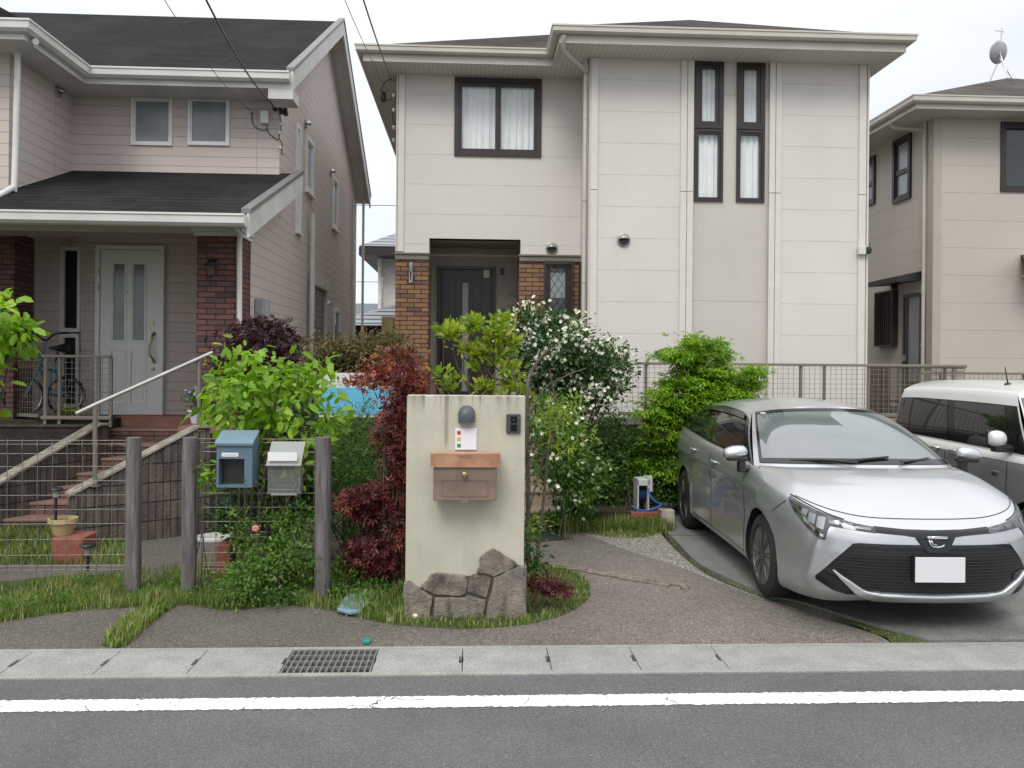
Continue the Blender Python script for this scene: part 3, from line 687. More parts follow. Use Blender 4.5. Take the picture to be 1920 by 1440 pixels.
# vent hoods
M['hood'] = plain('vent_metal', (.40, .38, .34), .42, .5, var=.12)
def vent(px, py, Yw, r, label, T='front'):
    q = at(px, py, Yw); o = thing('vent_hood', label, 'vent', q, 'round vent hoods on the house walls')
    mb = MB()
    if T == 'front':
        mb.lathe([(r*1.15, Yw-0.02), (r*1.12, Yw-0.03), (r, Yw-0.035)], (q.x, 0, q.z), 24, 'Y')
        mb.build('flange', M['hood'], o, smooth=True, angle=40)
        mb = MB(); rows = []
        for i in range(9):
            t = math.pi*i/8; row = []
            for k in range(9):
                ph = (math.pi*0.46)*k/8
                row.append((q.x+r*math.cos(t)*0.98, Yw-0.03-r*0.95*math.sin(t)*math.sin(ph*0.9+0.02), q.z+r*math.sin(t)*math.cos(ph)))
            rows.append(row)
        mb.grid(rows); mb.build('hood', M['hood'], o, smooth=True, solid=.003)
        mb = MB(); mb.lathe([(r*0.93, Yw-0.036), (r*0.93, Yw-0.039)], (q.x, 0, q.z), 20, 'Y'); mb.build('mesh', M['black'], o)
    return o
vent(1034, 466, YL, 0.082, 'steel vent hood above the lattice window of the cream house')
vent(1169, 450, YB, 0.085, 'steel vent hood on the bay wall of the cream house')
# roof
rz = ZE+0.015; SLP = 0.475
ex0, exb, ex1 = X(680, YL-0.6, 88), X(1050, YB-0.6, 45), HX1+0.30
ye_l, ye_b = YL-0.55, YB-0.55
mb = MB(); hip(mb, ex0, ex1, ye_l, 21.0, rz-0.004, SLP)
hip(mb, exb, ex1+0.0, ye_b, 19.0, rz, SLP)
rf = mb.build('roof', M['roof_m'], mh)
path = [(ex0, 21.0), (ex0, ye_l), (exb, ye_l), (exb, ye_b), (ex1, ye_b), (ex1, 21.0)]
# walking rear -> front on the left side: outward must be -x
def outw(path): return path
mb = MB(); z = ZE
prof = [(0.0, z), (0.115, z), (0.115, z-0.022), (0.103, z-0.03), (0.10, z-0.085), (0.07, z-0.108), (0.02, z-0.108), (0.0, z-0.10)]
mb.sweep(path, [(o_, z_) for o_, z_ in prof]); mb.build('gutter', M['gutter'], mh)
mb = MB(); mb.sweep(path, [(-0.03, z+0.0), (-0.002, z+0.0), (-0.002, z-0.218), (-0.03, z-0.218)]); mb.build('fascia', M['gutter'], mh)
# soffit
mb = MB()
def inn(p): return p
S = ZSO
mb.quad((ex0+.03, ye_l+.03, S), (ex1-.03, ye_l+.03, S), (ex1-.03, 20.97, S), (ex0+.03, 20.97, S))
mb.quad((exb+.03, ye_b+.03, S-0.0015), (ex1-.03, ye_b+.03, S-0.0015), (ex1-.03, ye_l+.5, S-0.0015), (exb+.03, ye_l+.5, S-0.0015))
n = NT('soffit_board'); n.rough(0.8); p = n.pos(); sp = n.n('ShaderNodeSeparateXYZ'); n.l(p, sp.inputs[0])
ln_ = n.math('LESS_THAN', n.math('FRACT', n.math('MULTIPLY', sp.outputs['X'], 14)), 0.25); n.col(n.mix(n.math('MULTIPLY', ln_, 0.35), (0.60, 0.575, 0.52), (0.30, 0.28, 0.25)))
mb.build('soffit', n.m, mh)
# downpipes
qx = X(1097, YB-0.05); qy = YB+0.06
downpipe(mh, [(exb+0.06, ye_b-0.05, ZE-0.13), (exb+0.08, ye_b+0.1, ZE-0.30), (HXB-0.06, qy-0.05, ZSO-0.20), (HXB-0.055, qy, ZSO-0.4), (HXB-0.055, qy, G0)], 'gutter', 0.030, [5.4, 4.2, 3.0, 2.0])
downpipe(mh, [(ex1-0.06, ye_b+0.9, ZE-0.14), (ex1-0.1, ye_b+0.95, ZE-0.27), (HX1+0.12, YB+0.35, ZSO-0.13), (HX1+0.07, YB+0.3, ZSO-0.35), (HX1+0.07, YB+0.3, G0)], 'gutter', 0.030, [5.4, 4.2, 3.0, 2.0])
# camera on corner
q = at(1617, 470, YB-0.04); sc_ = thing('security_camera', 'small black security camera on a beige box at the right corner of the cream house', 'camera', q)
mb = MB(); mb.box(q.x-0.08, q.x+0.03, YB-0.10, YB-0.032, q.z-0.06, q.z+0.06); mb.build('mount_box', M['trim_main'], sc_, bevel=0.006)
mb = MB(); mb.lathe([(0.03, -0.05), (0.04, -0.02), (0.04, 0.02), (0.03, 0.05)], (q.x+0.07, YB-0.09, q.z), 14); mb.lathe([(0.026, YB-0.14), (0.03, YB-0.09)], (q.x+0.07, 0, q.z-0.01), 12, 'Y'); mb.tube([(q.x+0.09, YB-0.08, q.z), (q.x+0.095, YB-0.08, q.z+0.12)], 0.005, 6); mb.build('camera_body', M['black'], sc_, smooth=True, angle=40)
# cables on the left corner
q = at(735, 165, YL+0.1)
ins = thing('cable_bracket', 'service wire anchor with black connectors at the upper left corner of the cream house', 'bracket', (HX0, YL+0.3, q.z))
mb = MB()
for k, dz in enumerate((0.12, -0.12, -0.35, -0.62, -0.82)):
    mb.tube([(HX0-0.001, YL+0.12, q.z+dz), (HX0-0.07, YL+0.10, q.z+dz+0.01)], 0.012, 6); mb.lathe([(0.028, -0.03), (0.034, 0.0), (0.028, 0.03)], (HX0-0.07, YL+0.10, q.z+dz), 8)
mb.build('insulator', M['steel'], ins, smooth=True, angle=40)
mb = MB(); mb.tube(smoothpts([(HX0-0.07, YL+.1, q.z+0.14), (HX0-0.2, YL+.1, q.z+0.10), (HX0-0.27, YL+.1, q.z-0.05), (HX0-0.2, YL+.1, q.z-0.2), (HX0-0.06, YL+.1, q.z-0.15), (HX0-0.10, YL+.1, q.z-0.4), (HX0-0.05, YL+.1, q.z-0.6)], 6), 0.008, 6)
mb.lathe([(0.03, -0.10), (0.045, -0.06), (0.045, 0.02), (0.02, 0.06)], (HX0-0.24, YL+.1, q.z-0.12), 10); mb.build('connector', M['black'], ins, smooth=True, angle=40)
# ================================================================ LEFT HOUSE (pinkish siding, white windows)
YW = 11.85; XS = -2.75; XWG = X(137, YW, 300); YWG = 10.25; YP = 9.9; YRr = 19.6
lh = thing('house', 'pinkish clapboard house with white door, white windows and red brick porch pillars', 'house', (-5.0, 11.5, 1.0))
XE = X(543, 11.3, 128)                     # rake plane
XE = -2.47
zg = Z(133, 11.25, 350)                    # upper gutter
YRG = 15.5; zr = Z(42, YRG, 637); slp = (zr-zg)/(YRG-11.25)
yb_ = 19.75
pg_y, pg_z = 9.15, Z(401, 9.15, 300); pu_y, pu_z = YW, Z(326, YW, 500)
wl_ = [(X(243, YW), X(320, YW), Z(273, YW, 280), Z(183, YW, 280)), (X(349, YW), X(427, YW), Z(273, YW, 390), Z(183, YW, 390))]
dfx0, dfx1, dfz1 = X(181, YW), X(309, YW), Z(461, YW, 245)
sw = [(X(113, YW), X(151, YW), Z(622, YW, 130), Z(463, YW, 130)), (X(113, YW), X(149, YW), Z(765, YW, 130), Z(626, YW, 130))]
mb = MB(); mb.T = frontmap(YW); wall_panel(mb, -13, XS, 0.9, zg-0.1, wl_+[(sw[0][0], sw[0][1], sw[1][2], sw[0][3])], 0.2)
# side gable wall with its openings (polygon split in strips so that openings stay real)
def zroof(y):
    if y < YRG: return zg+slp*(y-11.25)-0.10
    return zr-(y-YRG)*(zr-zg)/(yb_-YRG)-0.10
def yof(px, py=500): # y on the side wall plane x = XS seen through pixel
    d = ray(px, py); return d.y*XS/d.x
def zon(px, py):
    d = ray(px, py); return HC+d.z*XS/d.x
side_w = []
def sidewin(x0, x1, yt, yb): # pixel outline, tops at both edges
    a, b = yof(x0, yt), yof(x1, yt); xm = (x0+x1)/2
    return (min(a, b), max(a, b), zon(xm, yb), zon(xm, yt))
sw1 = sidewin(554.5, 562.5, 235, 328); sw1b = sidewin(554.5, 562.5, 345, 437); sw2 = sidewin(573, 586.5, 261, 364); sw3 = sidewin(623, 632.5, 334, 431)
shut = sidewin(579, 608, 541, 650); sw4 = sidewin(625, 636, 578, 655)
holes = [sw1, sw1b, sw2, sw3, shut, sw4]
mb.T = rightmap(XS)
us = sorted(set([YW, YRG, YRr]+[h[k] for h in holes for k in (0, 1)]+[13.5, 14.5, 17, 18]))
for a, b in zip(us, us[1:]):
    hs = sorted([h for h in holes if h[0] <= a+1e-6 and h[1] >= b-1e-6], key=lambda h: h[2]); z = 0.9
    for h in hs:
        mb.quad((a, 0, z), (b, 0, z), (b, 0, h[2]), (a, 0, h[2])); z = h[3]
    mb.quad((a, 0, z), (b, 0, z), (b, 0, zroof(b)), (a, 0, zroof(a)))
for (a, b, c, d) in holes:
    t = 0.12
    mb.quad((a, 0, c), (a, t, c), (a, t, d), (a, 0, d)); mb.quad((b, 0, c), (b, t, c), (b, t, d), (b, 0, d)); mb.quad((a, 0, d), (a, t, d), (b, t, d), (b, 0, d)); mb.quad((a, 0, c), (a, t, c), (b, t, c), (b, 0, c))
# porch side wall under its roof
zp = lambda y: pg_z+(pu_z-pg_z)*(y-pg_y)/(pu_y-pg_y)-0.10
ysd = YP+0.45
mb.quad((ysd, 0, -0.05), (YW, 0, -0.05), (YW, 0, zp(YW)), (ysd, 0, zp(ysd))); zq = Z(437, YP, 300)-.02; mb.quad((YP-0.05, 0, zq), (ysd, 0, zq), (ysd, 0, zp(ysd)), (YP-0.05, 0, zp(YP-0.05)))
mb.T = None
mb.quad((XWG, YWG, pg_z), (XWG, YW, pg_z), (XWG, YW, zg), (XWG, YWG, zg)); mb.quad((-13, YWG, pg_z), (XWG, YWG, pg_z), (XWG, YWG, zg), (-13, YWG, zg))
mb.quad((-13, YRr, 0.9), (XS, YRr, 0.9), (XS, YRr, zg), (-13, YRr, zg)); mb.quad((-13, YWG, .9), (-13, YRr, .9), (-13, YRr, zg), (-13, YWG, zg))
# porch header
zh = Z(437, YP, 300)
mb.box(-13, XS-0.002, YP+0.02, YP+0.42, zh, zh+0.17)
mb.box(XS-.35, XS-0.002, YP+0.42, YW, zh+.02, zh+0.25)
mb.build('wall', M['siding_pink'], lh)
mb = MB(); mb.box(-13, XS-0.004, YP+0.425, YW-0.003, zh+.27, zh+.275); mb.build('porch_ceiling', M['fascia_w'], lh)
# pillars with white capitals
def lpier(x0, x1, YP=YP):
    zt = Z(443, YP, 400)
    mb = MB(); mb.box(x0, x1, YP, YP+0.48, -0.05, zt); o = mb.build('brick_pillar', M['brick_l'], lh)
    c = MB(); c.box(x0-0.03, x1+0.02, YP-0.035, YP+0.5, zt+0.002, zt+0.05); c.box(x0-0.055, x1+0.045, YP-0.06, YP+0.5, zt+0.052, zt+0.09); c.build('capital', M['frame_wh'], o, bevel=0.005)
lpier(X(368, YP), XS-0.0); lpier(X(-60, 10.8), X(25, 10.8), 10.8)
# porch roof
def slope_roof(name, A, B, Cc, D, mat, t=0.05):
    mb = MB(); mb.slab([A, B, Cc, D], t); return mb.build(name, mat, lh)
xl = -13
slope_roof('porch_roof', (xl, pg_y, pg_z+.02), (XE, pg_y, pg_z+.02), (XE, pu_y+0.12, pu_z+0.04), (xl, pu_y+0.12, pu_z+0.04), M['roof_l'])
mb = MB(); mb.sweep([(xl, pg_y), (XE, pg_y)], [(0.0, pg_z), (0.12, pg_z), (0.12, pg_z-.02), (0.107, pg_z-.03), (0.10, pg_z-0.10), (0.06, pg_z-0.13), (0.0, pg_z-0.13)]); mb.build('gutter', M['gutter_w'], lh)
mb = MB(); mb.box(xl, XE-0.003, pg_y+0.002, pg_y+0.03, pg_z-0.135, pg_z-0.035); mb.quad((xl, pg_y+.031, pg_z-.13), (XE-.003, pg_y+.031, pg_z-.13), (XE-.003, YP+.3, pg_z+.17), (xl, YP+.3, pg_z+.17)); mb.build('soffit', M['fascia_w'], lh)
def rake(parent, x, pts, mat='fascia_w', wd=0.26, name='bargeboard'):
    mb = MB()
    for (y0, z0), (y1, z1) in zip(pts, pts[1:]):
        mb.prism([(x, y0, z0-wd), (x+0.03, y0, z0-wd), (x+0.03, y0, z0), (x, y0, z0)], [(x, y1, z1-wd), (x+0.03, y1, z1-wd), (x+0.03, y1, z1), (x, y1, z1)])
    mb.build(name, M[mat], parent)
    mb = MB()
    for (y0, z0), (y1, z1) in zip(pts, pts[1:]):
        mb.prism([(x-0.06, y0, z0+.002), (x+0.045, y0, z0+.002), (x+0.045, y0, z0+0.055), (x-0.06, y0, z0+0.055)], [(x-0.06, y1, z1+.002), (x+0.045, y1, z1+.002), (x+0.045, y1, z1+0.055), (x-0.06, y1, z1+0.055)])
    mb.build('verge_trim', plain('verge_grey', (0.16, 0.16, 0.16), 0.5, var=0.1), parent)
rake(lh, XE, [(pg_y, pg_z+0.02), (pu_y+.1, pu_z+0.03)])
rake(lh, XE, [(11.25, zg+0.03), (YRG, zr+0.03)]); rake(lh, XE, [(YRG, zr+0.03), (yb_, zg+0.03)])
mb = MB(); mb.slab([(xl, 11.25, zg+.02), (XE, 11.25, zg+.02), (XE, YRG, zr+.02), (xl, YRG, zr+.02)], 0.05); mb.slab([(xl, YRG, zr+.019), (XE, YRG, zr+.019), (XE, yb_, zg+.02), (xl, yb_, zg+.02)], 0.05)
mb.build('roof', M['roof_l'], lh)
# soffits under gable overhang and eaves
mb = MB(); mb.quad((XS-.02, 11.28, zg-0.13), (XE, 11.28, zg-0.13), (XE, YRG, zr-0.13), (XS-.02, YRG, zr-0.13)); mb.quad((XS-.02, YRG, zr-0.131), (XE, YRG, zr-0.131), (XE, yb_, zg-0.13), (XS-.02, yb_, zg-0.13))
mb.quad((xl, 11.28, zg-0.2), (XE, 11.28, zg-0.2), (XE, YW, zg-0.2), (xl, YW, zg-0.2)); mb.build('soffit', M['fascia_w'], lh)
mb = MB(); mb.box(XE-0.30, XE+0.028, 11.255, 11.65, zg-0.34, zg-0.201); mb.build('eave_box', M['fascia_w'], lh)
# wing roof
XGW = X(160, 11.25, 128); ygw = 9.75
mb = MB(); hz = zg+0.02; wd = 3.4
mb.quad((XGW, ygw, hz), (XGW, 14.5, hz), (XGW-wd, 14.5, hz+slp*wd), (XGW-wd, ygw+1.0, hz+slp*wd)); mb.quad((XGW, ygw, hz), (XGW-wd, ygw+1.0, hz+slp*wd), (XGW-2*wd, ygw, hz)); mb.quad((XGW-2*wd, ygw, hz), (XGW-2*wd, 14.5, hz), (XGW-wd, 14.5, hz+slp*wd), (XGW-wd, ygw+1, hz+slp*wd))
mb.build('roof', M['roof_l'], lh)
gp = [(-13, ygw), (XGW, ygw), (XGW, 11.25), (XE, 11.25)]
mb = MB(); z = zg
mb.sweep(gp, [(0.0, z), (0.12, z), (0.12, z-.022), (0.107, z-.03), (0.10, z-0.10), (0.06, z-0.13), (0.0, z-0.13)]); mb.build('gutter', M['gutter_w'], lh)
mb = MB(); mb.sweep(gp, [(-0.03, z+.015), (-0.002, z+.015), (-0.002, z-0.2), (-0.03, z-0.2)]); mb.build('fascia', M['fascia_w'], lh)
mb = MB(); mb.quad((-13, ygw+.02, z-0.199), (XGW-.02, ygw+.02, z-0.199), (XGW-.02, YW, z-0.199), (-13, YW, z-0.199)); mb.build('soffit', M['fascia_w'], lh)
# windows
for k, w_ in enumerate(wl_): window(lh, frontmap(YW), *w_, 'frame_wh', fw=0.035, pane='frosted', label='square frosted upper window, '+('left' if k == 0 else 'right')+' of two')
window(lh, frontmap(YW), *sw[0], 'frame_wh', fw=0.032, pane='dark_glass', label='tall narrow window left of the white door'); window(lh, frontmap(YW), *sw[1], 'frame_wh', fw=0.032, pane='dark_glass', label='lower narrow window behind the porch railing')
for w_ in (sw1, sw1b, sw2, sw3): window(lh, rightmap(XS), *w_, 'frame_wh', fw=0.06, pane='frost_lt', sill=True)
window(lh, rightmap(XS), *sw4, 'frame_wh', fw=0.06, pane='dark_glass')
mb = MB(); mb.T = rightmap(XS); a, b, c, d = shut
mb.box(a-0.03, b+0.03, -0.09, -0.002, d+0.005, d+0.20); mb.box(a-0.04, a, -0.06, -0.002, c, d); mb.box(b, b+0.04, -0.06, -0.002, c, d)
so = mb.build('window_shutter', M['fascia_w'], lh, bevel=0.01)
mb = MB(); mb.T = rightmap(XS); k = 0
while c+k*0.05 < d: mb.box(a+0.002, b-0.002, 0.02-0.012*(k % 2), 0.04, c+k*0.05, c+k*0.05+0.049); k += 1
mb.build('slats', plain('shutter_grey', (0.30, 0.275, 0.25), 0.5), so)
# white entrance door
T = frontmap(YW); z0 = Z(779, YW-.07, 245)
fr = MB(); fr.T = T; fr.box(dfx0, dfx0+0.06, -0.07, -0.002, z0, dfz1); fr.box(dfx1-0.06, dfx1, -0.07, -0.002, z0, dfz1); fr.box(dfx0+.06, dfx1-.06, -0.07, -0.002, dfz1-0.06, dfz1)
dd = fr.build('door', M['door_wh'], lh, bevel=0.004); dd['label'] = 'white entrance door with two tall glass slots and a curved handle'
a, b = dfx0+0.066, dfx1-0.066; W_ = b-a; zt = dfz1-0.066
lf = MB(); lf.T = T
g1 = (a+0.22*W_, a+0.405*W_); g2 = (a+0.56*W_, a+0.745*W_); gz0, gz1 = Z(638, YW, 245), Z(496, YW, 245); p0, p1_ = Z(753, YW, 245), Z(660, YW, 245)
wall_panel(lf, a, b, z0+0.01, zt, [(g1[0], g1[1], gz0, gz1), (g2[0], g2[1], gz0, gz1), (g1[0]-.02, g1[1]+.02, p0, p1_), (g2[0]-.02, g2[1]+.02, p0, p1_)], 0.014)
lf.v = [(x, y-0.045, z) for x, y, z in lf.v]; lf.build('door_leaf', M['door_wh'], dd)
mo = MB(); mo.T = T
for (u, v_) in (g1, g2):
    for (c, d) in ((gz0, gz1), (p0, p1_)):
        e_ = 0.03 if c == gz0 else 0.04; mo.box(u-e_, v_+e_, -0.056, -0.0455, c-e_, c-e_+0.014); mo.box(u-e_, v_+e_, -0.056, -0.0455, d+e_-0.014, d+e_); mo.box(u-e_, u-e_+.014, -0.056, -0.0455, c-e_+.014, d+e_-.014); mo.box(v_+e_-.014, v_+e_, -0.056, -0.0455, c-e_+.014, d+e_-.014)
    mo.box(u, v_, -0.040, -0.031, p0+.03, p1_-.03)
mo.build('moulding', M['door_wh'], dd, bevel=0.003)
pb = MB(); pb.T = T
for (u, v_) in ((g1[0]-.02, g1[1]+.02), (g2[0]-.02, g2[1]+.02)): pb.quad((u, -0.031, p0), (v_, -0.031, p0), (v_, -0.031, p1_), (u, -0.031, p1_))
pb.build('recessed_panel', M['door_wh'], dd)
pn = MB(); pn.T = T
for (u, v_) in (g1, g2): pn.quad((u, -0.031, gz0), (v_, -0.031, gz0), (v_, -0.031, gz1), (u, -0.031, gz1))
pn.build('pane', paneMat('door_glass', (0.24, 0.27, 0.285), 0.15), dd)
hd = MB(); y = YW-0.10
for (px, py) in ((289, 606), (289, 692)): q = at(px, py, YW); hd.lathe([(0.026, YW-0.052), (0.022, YW-0.066)], (q.x, 0, q.z), 14, 'Y')
pts = [at(px, py, YW-dp) for px, py, dp in ((290, 624, .05), (286, 628, .09), (284, 638, .11), (280, 650, .12), (281, 664, .13), (287, 674, .11), (290, 680, .05))]
hd.tube(smoothpts(pts, 4), 0.015, 8)
for py in (626, 678): q = at(290, py, YW); hd.lathe([(0.03, YW-0.047), (0.026, YW-0.058)], (q.x, 0, q.z), 12, 'Y')
hd.build('door_handle', M['brass'], dd, smooth=True, angle=40)
pk = MB(); q = at(242, 548, YW); pk.lathe([(0.014, YW-.047), (0.012, YW-.055)], (q.x, 0, q.z), 10, 'Y'); pk.build('peephole', M['brass'], dd)
hg = MB(); 
for py in (509, 540): q = at(189, py, YW); hg.box(q.x-.008, q.x+.008, YW-.085, YW-.071, q.z-.05, q.z+.05)
hg.build('hinge', M['brass'], dd)
# porch deck edge & tiled landing
mb = MB(); mb.box(-4.78, XS-.003, 11.39, YW-0.002, 0.85, Z(781, 11.39, 290)); mb.box(-3.38, XS-.003, 9.7, 11.385, .95, Z(781, 11.39, 290)); mb.build('porch_floor', M['tile'], lh, bevel=0.006)
mb = MB(); mb.box(-3.36, XS-.02, 9.72, 11.38, -.05, .949); mb.build('foundation', M['block_dk'], lh)
# downpipes
downpipe(lh, [at(432, 408, 9.12), at(436, 418, 9.3), at(440, 428, 9.7), at(449, 440, 9.82), at(449, 470, 9.84), at(449, 700, 9.84)], 'gutter_w', 0.032)
downpipe(lh, [at(67, 78, ygw+0.1), at(52, 80, ygw+.3), at(35, 86, YWG-0.06), at(33, 120, YWG-.06), at(27, 340, YWG-.06), at(22, 352, YWG-.1), at(2, 364, YWG-.35), at(-30, 380, YWG-.6)], 'gutter_w', 0.036)
a = Vector((XS+0.06, yof(575), 0)); downpipe(lh, [(a.x+0.03, a.y, zon(577, 402)), (a.x+0.03, a.y, 1.0)], 'fascia_w', 0.045)
downpipe(lh, [(XS+0.05, yof(657), zon(657, 376)), (XS+0.05, yof(657), 1.0)], 'fascia_w', 0.03)
downpipe(lh, [(XS+0.16, yof(672)-.4, zg-0.05), (XS+0.16, yof(672)-.4, 1.0)], 'gutter_w', 0.03)
# little vents on the side wall, soffit end lamp
def sidevent(px, py, label, wing=False):
    if wing:
        q = Vector((XWG, YW-0.45, Z(172, YW-0.45, 123)))
    else: q = Vector((XS, yof(px, py), zon(px, py)))
    o = thing('vent_hood', label, 'vent', q, 'round vent hoods on the house walls')
    mb = MB(); mb.lathe([(0.075, q.x+0.002), (0.075, q.x+0.03), (0.06, q.x+0.035)], (0, q.y, q.z), 16, 'X'); mb.build('flange', M['steel'], o, smooth=True, angle=40)
    mb = MB(); rows = []
    for i in range(9):
        t = math.pi*i/8; rows.append([(q.x+0.03+0.07*math.sin(t)*math.sin(ph), q.y+0.06*math.cos(t), q.z+0.06*math.sin(t)*math.cos(ph)) for ph in [math.pi*0.6*k/6 for k in range(7)]])
    mb.grid(rows); mb.build('hood', M['steel'], o, smooth=True)
sidevent(572, 232, 'round vent hood high on the side wall of the pinkish house'); sidevent(619, 322, 'smaller-looking vent hood farther back on the side wall of the pinkish house')
sidevent(612, 570, 'low vent hood beside the roller shutter of the pinkish house'); sidevent(0, 0, 'vent hood on the inner wall of the projecting wing, below the upper eave', True)
# lantern on pillar
q = at(396, 507, YP-0.1); la = thing('wall_lantern', 'black carriage wall lantern on the red brick porch pillar', 'lantern', q)
mb = MB(); mb.lathe([(0.045, YP-0.002), (0.045, YP-0.015), (0.02, YP-0.025)], (q.x+0.02, 0, q.z+0.10), 14, 'Y'); mb.tube(smoothpts([(q.x+.02, YP-0.02, q.z+.1), (q.x+.02, YP-0.07, q.z+.14), (q.x, YP-0.12, q.z+.13)], 4), 0.010, 8); mb.build('bracket', M['black'], la, smooth=True, angle=40)
mb = MB(); mb.lathe([(0.005, .17), (0.012, .155), (0.01, .13), (0.03, .12), (0.075, .075), (0.078, .065), (0.055, .06)], (q.x, YP-0.12, q.z), 6); mb.lathe([(0.03, -0.075), (0.036, -0.065), (0.012, -0.09), (0.016, -0.11), (0.003, -0.14)], (q.x, YP-0.12, q.z), 6)
for k in range(6):
    t = 2*math.pi*k/6; mb.tube([(q.x+0.034*math.cos(t), YP-.12+0.034*math.sin(t), q.z-.07), (q.x+0.056*math.cos(t), YP-.12+0.056*math.sin(t), q.z+.062)], 0.005, 5)
mb.build('lantern_frame', M['black'], la)
mb = MB(); mb.lathe([(0.031, -.066), (0.052, .058)], (q.x, YP-0.12, q.z), 6); mb.build('glass', glassmat('lantern_glass', (0.8, 0.78, 0.68)), la)
# meter box
q = Vector((XS, yof(483, 585), zon(483, 585)))
mbx = thing('meter_box', 'grey plastic meter box on the side wall behind the brick porch pillar', 'meter', q)
b = MB(); b.box(q.x+0.002, q.x+0.12, q.y-0.17, q.y+0.17, q.z-0.17, q.z+0.17); b.build('case', plain('meter_grey', (0.36, 0.37, 0.38), 0.5), mbx, bevel=0.02)
b = MB(); b.box(q.x+0.1205, q.x+0.126, q.y-0.13, q.y+0.13, q.z-0.12, q.z+0.13); b.build('cover', plain('meter_grey_lt', (0.42, 0.43, 0.44), 0.4), mbx, bevel=0.004)
# white junction box & service wire bracket
q = at(498, 222, YW); jb = thing('junction_box', 'small white junction box on the upper wall of the pinkish house', 'box', q)
b = MB(); b.box(q.x-.055, q.x+.055, YW-.08, YW-.003, q.z-.09, q.z+.09); b.build('case', M['frame_wh'], jb, bevel=0.01)
b = MB(); b.tube(smoothpts([at(500, 233, YW-.03), at(500, 242, YW-.02), at(488, 243, YW-.02), at(474, 232, YW-.02), at(472, 210, YW-.02)], 5), 0.006, 6); b.tube(smoothpts([at(500, 233, YW-.03), at(504, 250, YW-.02), at(522, 263, YW-.02)], 5), 0.006, 6); b.build('cable', M['black'], jb)
ins = thing('cable_bracket', 'service wire anchor with black connectors at the corner of the pinkish house', 'bracket', at(528, 230, YW))
b = MB()
for px, py in ((524, 205), (528, 235), (527, 252), (528, 280), (473, 212)):
    q = at(px, py, YW); b.tube([(q.x, YW-.002, q.z), (q.x, YW-.08, q.z)], 0.010, 6); b.lathe([(.022, -.02), (.027, 0), (.022, .02)], (q.x, YW-.08, q.z), 8)
b.build('insulator', M['steel'], ins, smooth=True, angle=40)
b = MB(); b.tube(smoothpts([at(px, py, YW-.08) for px, py in ((512, 200), (509, 190), (520, 186), (532, 195), (535, 207))], 5), 0.009, 6); b.tube(smoothpts([at(px, py, YW-.05) for px, py in ((524, 210), (527, 240), (523, 258), (529, 270), (528, 288), (532, 290))], 5), 0.008, 6)
for px, py, an in ((528, 207, 0.5), (536, 210, 0.2), (516, 201, -.8)):
    q = at(px, py, YW-.09); b.tube([q+Vector((-.04*math.sin(an), 0, .05)), q+Vector((0.02*math.sin(an), 0, -.05))], [0.028, 0.034], 10)
b.build('connector', M['black'], ins, smooth=True, angle=40)

# ================================================================ RIGHT HOUSE
YH = 15.1; RX0 = X(1750, YH, 500); 
rh = thing('house', 'tan house with dark window frames and hip roof at the right edge of the photo', 'house', (RX0+3, YH+2, 0.98))
ze2 = Z(180, YH-0.6, 1722); zs2 = ze2-0.2
def yofr(px, X0, py=400): d = ray(px, py); return d.y*X0/d.x
def zonr(px, py, X0): d = ray(px, py); return HC+d.z*X0/d.x
bw = (X(1872, YH), X(1990, YH), Z(360, YH, 1890), Z(229, YH, 1890))
s1 = (yofr(1709, RX0), yofr(1676, RX0), zonr(1692, 377, RX0), zonr(1692, 258, RX0)); s2_ = (yofr(1642, RX0), yofr(1618, RX0), zonr(1635, 384, RX0), zonr(1635, 295, RX0))
dr = (yofr(1736, RX0, 600), yofr(1697, RX0, 600), 1.0, zonr(1717, 550, RX0))
mb = MB(); mb.T = frontmap(YH); wall_panel(mb, RX0, RX0+9, 0.9, zs2+.1, [bw], 0.2)
mb.T = leftmap(RX0); wall_panel(mb, YH, 24.0, 0.9, zs2+.1, [s1, s2_], 0.15)
mb.T = None; mb.quad((RX0, 24, .9), (RX0+9, 24, .9), (RX0+9, 24, zs2), (RX0, 24, zs2)); mb.quad((RX0+9, YH, .9), (RX0+9, 24, .9), (RX0+9, 24, zs2), (RX0+9, YH, zs2))
mb.build('wall', M['siding_right'], rh)
tm = plain('trim_tan', (0.44, 0.40, 0.33), 0.6, var=.04)
mb = MB(); mb.box(RX0+0.0, RX0+0.13, YH-0.025, YH-.001, .9, zs2); mb.box(RX0-0.025, RX0-.001, YH-.025, YH+.12, .9, zs2); mb.build('corner_trim', tm, rh)
window(rh, frontmap(YH), *bw, 'frame_dk', fw=0.07, pane='dark_glass'); window(rh, leftmap(RX0), *s1, 'frame_dk', fw=0.08, rows=[(s1[2]+s1[3])/2-0.05], pane='frost_lt', proud=0.05)
window(rh, leftmap(RX0), *s2_, 'frame_dk', fw=0.08, rows=[(s2_[2]+s2_[3])/2-0.05], pane='frosted', proud=0.05)
exr = X(1718, YH-.6, 180); yer = YH-.6
mb = MB(); hip(mb, exr, exr+9.9, yer, 26.5, ze2+.015, 0.43); mb.build('roof', M['roof_r'], rh)
pr = [(exr, 26.5), (exr, yer), (exr+9.9, yer)]
mb = MB(); z = ze2; mb.sweep(pr, [(0.0, z), (0.115, z), (0.115, z-0.022), (0.103, z-0.03), (0.10, z-0.10), (0.07, z-0.13), (0.0, z-0.13)]); mb.build('gutter', M['gutter'], rh)
mb = MB(); mb.sweep(pr, [(-0.03, z), (-0.002, z), (-0.002, z-0.22), (-0.03, z-0.22)]); mb.build('fascia', M['gutter'], rh)
mb = MB(); mb.quad((exr+.03, yer+.03, zs2), (exr+9.9, yer+.03, zs2), (exr+9.9, 24.4, zs2), (exr+.03, 24.4, zs2)); mb.build('soffit', M['soffit'], rh)
